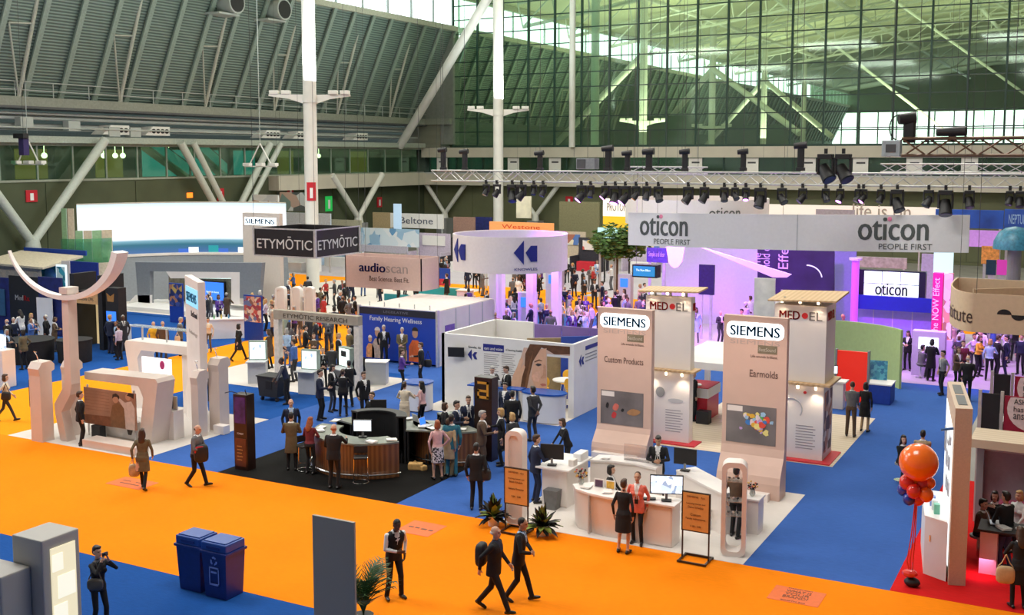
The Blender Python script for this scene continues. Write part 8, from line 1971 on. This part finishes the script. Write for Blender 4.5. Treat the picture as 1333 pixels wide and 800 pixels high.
# between the booths
P(500, 475, 5, 'stand', 'black', 'black', 'white haired person in black suit with badge before the blue mural', hair='short', hcol='white', h=1.76, badge=True)
P(524, 478, -10, 'clasp', 'olive', 'olive', 'white haired person in olive suit with clasped hands before the blue mural', hair='short', hcol='white', h=1.74)
P(523, 511, 95, 'talk', 'purple', 'black', 'person in purple top shaking hands on the blue carpet', hair='short', hcol='brown', garment='shirt', female=True, h=1.70)
P(549, 502, -95, 'talk', 'black', 'black', 'person in black suit with shoulder bag shaking hands', hair='short', hcol='brown', h=1.74)
P(527, 562, 165, 'talk2', 'cream', 'midgrey', 'person in cream jacket talking by the smaller counter', hair='bun', hcol='brown', female=True, garment='coat', h=1.68)
P(550, 560, -120, 'talk', 'pink', 'black', 'dark long haired person in pink talking to the cream jacket', hair='long', hcol='black', female=True, garment='shirt', h=1.66)
P(570, 624, 195, 'hip', 'pink', 'floral', 'person in pink top and floral skirt leaning on the smaller counter', hair='bob', hcol='red', female=True, garment='dress', h=1.70)
P(584, 620, 150, 'stand', 'tan', 'olive', 'person in khaki half hidden beside the pink top', hair='short', hcol='brown', garment='coat', h=1.68)
P(594, 597, 60, 'talk', 'navy', 'navy', 'person in navy suit bending toward the group by the gold letter tower', hair='short', hcol='black', h=1.78, tie='blue')
P(588, 620, 175, 'stand', 'teal', 'teal', 'person in teal suit seen from behind beside the pink top', hair='short', hcol='black', h=1.80)
P(610, 590, 8, 'talk', 'navy', 'navy', 'person in navy suit and tie facing out left of the gold letter tower', hair='short', hcol='brown', h=1.80, tie='navy', badge=True)
P(579, 592, 100, 'relax', 'black', 'black', 'short person in black behind the navy suits', hair='bob', hcol='brown', female=True, h=1.62)
P(640, 541, 30, 'hold', 'charcoal', 'charcoal', 'grey haired person behind the blue bar table', hair='short', hcol='grey', h=1.78)
P(661, 541, -70, 'hold', 'black', 'black', 'dark haired person in black suit at the blue bar table', hair='short', hcol='brown', h=1.78)
P(658, 566, -30, 'stand', 'navy', 'navy', 'person in navy suit right of the gold letter tower', hair='short', hcol='black', h=1.74)
P(667, 580, 175, 'stand', 'black', 'black', 'person in black suit with back turned by the oval counter', hair='short', hcol='black', h=1.76, heavy=.1)
P(627, 614, 85, 'talk', 'brown', 'brown', 'grey bearded person in brown suit shaking hands', hair='short', hcol='grey', h=1.80, heavy=.1)
P(653, 606, -85, 'talk', 'black', 'black', 'fair haired person in black coat greeting the brown suit', hair='bob', hcol='fair', female=True, garment='coat', h=1.72)
P(667, 612, -150, 'relax', 'charcoal', 'black', 'fair haired person in charcoal coat with back half turned', hair='bob', hcol='fair', female=True, garment='coat', h=1.70)
P(694, 574, -140, 'behind', 'charcoal', 'charcoal', 'person in dark grey suit with hands behind back at the oval counter', hair='short', hcol='black', skin=2, h=1.78)
P(620, 664, 170, 'stand', 'black', 'black', 'person in black suit with a shoulder case alone on the blue aisle', hair='short', hcol='black', h=1.76)
P(697, 654, 110, 'talk', 'navy', 'navy', 'person in navy suit beside the rounded blush pillar', hair='short', hcol='brown', h=1.82)
# reception
P(739, 618, -70, 'reach', 'black', 'black', 'person with glasses and black top behind the left rear counter', hair='bob', hcol='brown', female=True, garment='shirt', h=1.68)
x, y = -10.75, 25.3; person(x, y, 80, 'sit', 'black', 'black', 'dark long haired person seated behind the curved counter', hair='bob', hcol='black', female=True, garment='suit', h=1.68, z=.012)
P(856, 652, -5, 'hold', 'black', 'black', 'person in black suit with badge reading a card behind the monitor', hair='short', hcol='black', skin=1, h=1.78, badge=True)
P(811, 720, 160, 'stand', 'black', 'black', 'short haired person in black jacket and skirt talking at the counter', hair='short', hcol='brown', female=True, garment='dress', h=1.74)
P(829, 708, -15, 'relax', 'coral', 'black', 'person in coral jacket with badge facing the black skirted one', hair='crop', hcol='brown', skin=1, female=True, garment='suit', shirt='white', h=1.74, badge=True)
P(957, 700, 150, 'relax', 'brown', 'black', 'person in brown top standing behind the open display frame', hair='short', hcol='black', garment='shirt', h=1.74)
# towers
P(1107, 568, 175, 'reach', 'grey', 'brown', 'person in grey sweater and brown trousers at the red partition', hair='crop', hcol='brown', garment='shirt', h=1.80)
P(1125, 562, 160, 'stand', 'black', 'tan', 'person in black coat beside the grey sweater', hair='bob', hcol='black', female=True, garment='coat', h=1.66)
P(901, 548, 120, 'stand', 'black', 'black', 'person in black suit leaning at the red demo desk', hair='short', hcol='brown', h=1.76)
# right hand side
for (px, py, f, tp, bt, lab, kw) in (
 (1168, 484, 100, 'purple', 'black', 'long haired person in plum left of the violet counter', dict(hair='long', hcol='brown', female=True, garment='shirt')),
 (1181, 482, -20, 'black', 'black', 'long haired person in black with raised hand by the violet counter', dict(hair='long', hcol='black', female=True, garment='suit')),
 (1211, 496, 160, 'black', 'black', 'person in long black coat left of the lit kiosk monitor', dict(hair='bob', hcol='black', garment='coat')),
 (1226, 514, -60, 'midgrey', 'black', 'person in grey top with badge at the corner of the pale floor', dict(hair='short', hcol='black', garment='tee', badge=True)),
 (1258, 522, 175, 'black', 'black', 'person in black suit with back turned right of the grey top', dict(hair='bald', hcol='grey', heavy=.1)),
 (1245, 508, 40, 'brown', 'black', 'person with patterned scarf left of the black suit', dict(hair='bob', hcol='brown', female=True)),
 (1287, 496, 175, 'sky', 'black', 'person in pale blue jacket with back turned', dict(hair='bob', hcol='fair', female=True, garment='shirt')),
 (1309, 490, -80, 'navy', 'navy', 'person in navy suit right of the pale blue jacket', dict(hair='short', hcol='black')),
 (1328, 488, -20, 'navy', 'black', 'person in dark blue at the right edge beyond the poster stands', dict(hair='short', hcol='black', garment='shirt')),
 (1252, 498, 10, 'maroon', 'black', 'person in maroon under the beige hanging sign', dict(hair='short', hcol='brown', garment='shirt')),
 (1272, 490, 60, 'yellow', 'black', 'person in yellow under the beige hanging sign', dict(hair='bob', hcol='brown', female=True, garment='shirt')),
 (1276, 478, 160, 'white', 'grey', 'person in white shirt farther under the beige hanging sign', dict(hair='short', hcol='brown', garment='shirt')),
 (1296, 490, 120, 'black', 'black', 'person in black between the pale blue jacket and navy suit', dict(hair='short', hcol='brown'))):
    P(px, py, f, random.choice(['stand', 'talk', 'relax', 'hold']), tp, bt, lab, h=1.72, **kw)
simple_stool(1198, 492, .62, 'plain stool under the seated grey person'); P(1198, 492, 130, 'sit', 'grey', 'charcoal', 'person in grey seated on a stool by the violet counter', hair='short', hcol='black', h=1.72)
simple_stool(1173, 626, .52, 'plain stool on the blue aisle, left of two', GREYM); P(1173, 626, 20, 'sit', 'black', 'black', 'long dark haired person in black sitting on the blue aisle at right', hair='long', hcol='black', female=True, garment='shirt', h=1.66)
simple_stool(1199, 622, .52, 'plain stool on the blue aisle, right of two', GREYM); P(1199, 622, 175, 'sit', 'tan', 'olive', 'person in tan jacket sitting beside the cream panel', hair='short', hcol='black', garment='coat', h=1.70)
for i, (px, py, f, tp, hr, hc, lab, fem) in enumerate(((1273, 724, 60, 'brown', 'short', 'black', 'person in striped brown top seated in the red booth', False), (1292, 712, 0, 'black', 'bob', 'black', 'black haired person seated behind the dark table', True), (1326, 712, -30, 'white', 'bob', 'fair', 'fair haired person in white seated at the right edge', True))):
    x, y = G(px, py)
    t = thing('stool', 'low stool under the %s' % lab.replace('person ', 'figure '), 'stool', (x, y, .014)); obj('seat', MB().cyl((0, 0, .45), (0, 0, .50), .2, n=16), GREYM, t, True, True); obj('stem', MB().cyl((0, 0, 0), (0, 0, .45), .04), CHROME, t, local=True)
    person(x, y, f, 'sit', tp, 'black', lab, hair=hr, hcol=hc, female=fem, garment='shirt', h=1.70, z=.014)
P(1308, 742, -130, 'point', 'black', 'denim', 'person in black jacket leaning over the dark table in the red booth', hair='short', hcol='black', h=1.76)
P(1325, 792, -160, 'hold', 'black', 'black', 'long haired person in black with a tan tote at the right edge', hair='long', hcol='brown', female=True, garment='coat', h=1.68)
# ------------------------------------------------------------------ crowds
CP = ['black', 'black', 'charcoal', 'navy', 'navy', 'grey', 'black', 'brown', 'white', 'blue', 'olive', 'maroon', 'sky', 'cream', 'charcoal', 'purple', 'red', 'lilac']
CROWD_POSES = ['stand', 'talk', 'relax', 'hold', 'clasp', 'fold', 'talk2', 'behind', 'stand', 'hip']
bpy.context.view_layer.update()
AVOID = []
for o in list(scn.objects):
    if o.type != 'MESH' or o.name.startswith(('carpet', 'floor', 'hair', 'lanyard', 'badge')): continue
    c = [o.matrix_world @ Vector(p) for p in o.bound_box]
    q = (min(p.x for p in c), max(p.x for p in c), min(p.y for p in c), max(p.y for p in c)); z0, z1 = min(p.z for p in c), max(p.z for p in c)
    if z0 < 1.7 and z1 > .15 and (q[1] - q[0]) * (q[3] - q[2]) < 14 and not o.name.startswith('ring'): AVOID.append(q)
ORD = ordn + ['thirty fourth', 'thirty fifth', 'thirty sixth', 'thirty seventh', 'thirty eighth', 'thirty ninth', 'fortieth', 'forty first', 'forty second', 'forty third', 'forty fourth', 'forty fifth', 'forty sixth']
def crowd(n, x0, x1, y0, y1, where, seed, pal=CP, mind=.55, sitp=0.0, fb=None):
    rr = random.Random(seed); spots = []; tries = 0
    while len(spots) < n and tries < 4000:
        tries += 1; px, py = rr.uniform(x0, x1), rr.uniform(y0, y1); x, y = G(px, py)
        if any(q[0] - .28 < x < q[1] + .28 and q[2] - .28 < y < q[3] + .28 for q in AVOID): continue
        if all((x - a) ** 2 + (y - b) ** 2 > mind * mind for _, a, b in spots): spots.append((px, x, y))
    spots.sort()
    for i, (px, x, y) in enumerate(spots):
        fem = rr.random() < .45; g = rr.choice(['suit', 'suit', 'shirt', 'coat']) if not fem else rr.choice(['shirt', 'suit', 'coat', 'shirt'])
        tp = rr.choice(pal); bt = rr.choice(['black', 'black', 'charcoal', 'navy', 'grey', 'denim'])
        if g == 'suit' and not fem: tp = rr.choice(['black', 'charcoal', 'navy', 'grey', 'black']); bt = tp
        hc = rr.choice(['black', 'brown', 'brown', 'grey', 'fair', 'white', 'black']); hr = rr.choice(['bob', 'long', 'bun', 'bob']) if fem else rr.choice(['short', 'short', 'crop', 'bald'])
        gw = {'suit': 'suit', 'shirt': 'top', 'coat': 'coat'}[g]
        pose = rr.choice(CROWD_POSES)
        person(x, y, rr.uniform(-180, 180), pose, tp, bt, '%s from left %s, in %s %s' % (ORD[i], where, tp, gw), hair=hr, hcol=hc, skin=rr.choice([0, 0, 0, 1, 1, 2, 3]), garment=g, female=fem, h=rr.uniform(1.60, 1.82), badge=rr.random() < .35, z=.013, shirt=rr.choice(['white', 'sky', 'white', 'grey']), tie=rr.choice([None, 'navy', 'red', 'charcoal']), vox=.017)
LIGHTP = ['white', 'lilac', 'purple', 'navy', 'black', 'charcoal', 'pink', 'blue', 'sky', 'black', 'cream']
crowd(40, 606, 760, 408, 452, 'in the crowd under the round sign', 21, LIGHTP)
crowd(24, 758, 842, 396, 448, 'in the crowd below the leafy tree', 22, LIGHTP)
crowd(20, 604, 728, 372, 402, 'in the far aisle behind the round sign', 23)
crowd(26, 366, 474, 380, 428, 'in the crowd below the black cube sign', 24)
crowd(14, 362, 478, 440, 480, 'behind the beam sign kiosks', 25)
crowd(10, 900, 1002, 424, 452, 'in the purple crowd between the towers', 26, LIGHTP)
crowd(7, 1092, 1152, 440, 462, 'behind the lime green wall', 27, LIGHTP)
crowd(12, 1238, 1328, 464, 486, 'under the beige hanging sign at right', 28, LIGHTP)
crowd(9, 4, 72, 446, 482, 'at the black booth on the far left', 29)
crowd(7, 256, 330, 418, 432, 'behind the long white desk', 30)
crowd(11, 732, 800, 368, 392, 'in the far aisle left of the leafy tree', 31)
crowd(6, 484, 600, 384, 402, 'before the far teal walls', 32)
crowd(4, 134, 168, 456, 470, 'by the blue screen tower', 33)
crowd(5, 330, 360, 418, 440, 'right of the photo collage banner', 34)
crowd(6, 556, 590, 358, 372, 'at the far blue booth', 35)
crowd(5, 98, 165, 378, 388, 'near the grey base of the glowing screen', 36)
# ------------------------------------------------------------------ carried things
def bag_box(nm, loc, dims, rz, m, lab, cat, strap=None):
    t = thing(nm, lab, cat, loc, rz)
    mb = MB(); mb.sph((0, 0, 0), .5, (1, 1, 1), 16, 10)
    for v in mb.bm.verts:
        c = v.co * 2; v.co = Vector([math.copysign(abs(q) ** .55, q) * dd * .5 for q, dd in zip(c, dims)])
    obj('pouch', mb, m, t, True, True)
    if strap: obj('strap', MB().tube([(-dims[0] * .4, 0, dims[2] * .45), (-dims[0] * .2, strap[1] * .5, strap[0] * .6), (0, strap[1], strap[0]), (dims[0] * .2, strap[1] * .5, strap[0] * .6), (dims[0] * .4, 0, dims[2] * .45)], .012, 5), m, t, local=True)
    return t
BK = mat('black_nylon', (.012, .012, .013), .6, var=.2)
x, y = G(643, 797); d = math.radians(68) + math.atan2(-x, y); fx, fy = math.sin(d), -math.cos(d)
bag_box('backpack', (x - fx * .27, y - fy * .27, 1.18), (.34, .20, .48), d, BK, 'black backpack on the white haired striding person', 'backpack')
x, y = G(187, 637); bag_box('paper_bag', (x - .28, y - .05, .52), (.30, .13, .36), .6, mat('tan_bag', (.55, .42, .26), .7, var=.3), 'tan paper bag hanging from the olive coated walker', 'bag', (.45, 0))
x, y = G(256, 633); bag_box('folder', (x + .26, y - .12, 1.10), (.28, .04, .20), .9, REDP, 'red folder held by the person in grey sweater', 'folder')
t = bag_box('draped_coat', (x + .22, y - .02, .98), (.40, .26, .50), .9, BK, 'dark coat draped over the arm of the grey sweater', 'coat')
x, y = G(620, 664); bag_box('shoulder_case', (x + .20, y + .08, .95), (.36, .14, .30), .3, BK, 'black shoulder case of the lone person on the blue aisle', 'bag', (.52, 0))
x, y = G(130, 822); bag_box('handbag', (x + .12, y - .17, 1.03), (.30, .12, .22), .5, mat('dark_grey_leather', (.06, .055, .05), .5), 'dark grey handbag of the person raising a camera', 'bag', (.40, .06))
x, y = G(8, 549); bag_box('handbag', (x + .22, y - .12, .95), (.32, .14, .30), .5, BK, 'black handbag of the walker at the left edge', 'bag', (.45, 0))
x, y = G(549, 502); bag_box('shoulder_case', (x + .24, y + .1, .92), (.32, .14, .32), .3, BK, 'black shoulder bag of the handshaking person in black', 'bag', (.5, 0))
bag_box('tote_bag', (G(1325, 792)[0] - .25, G(1325, 792)[1] - .15, .72), (.36, .14, .36), .2, mat('tan_tote', (.55, .38, .20), .7), 'tan tote with black handles at the right edge', 'bag', (.42, 0))
x, y = G(235, 463); bag_box('paper_bag', (x + .1, y - .26, .80), (.26, .08, .34), .5, mat('cream_bag', (.72, .55, .36), .7), 'cream paper bag held by the grey suited paper holder', 'bag', (.35, 0))
x, y = G(130, 822); dd = math.radians(35) + math.atan2(-x, y)
t = thing('camera', 'small black camera held up to the face at lower left', 'camera', (x + math.sin(dd) * .25, y - math.cos(dd) * .25, 1.60), dd); obj('body', MB().box((0, 0, 0), (.12, .04, .07), 0, .008), BLACK, t, local=True); obj('lens', MB().cyl((0, -.02, 0), (0, -.06, 0), .025, n=12), BLACK, t, local=True)

bpy.data.scenes.remove(BENCH)
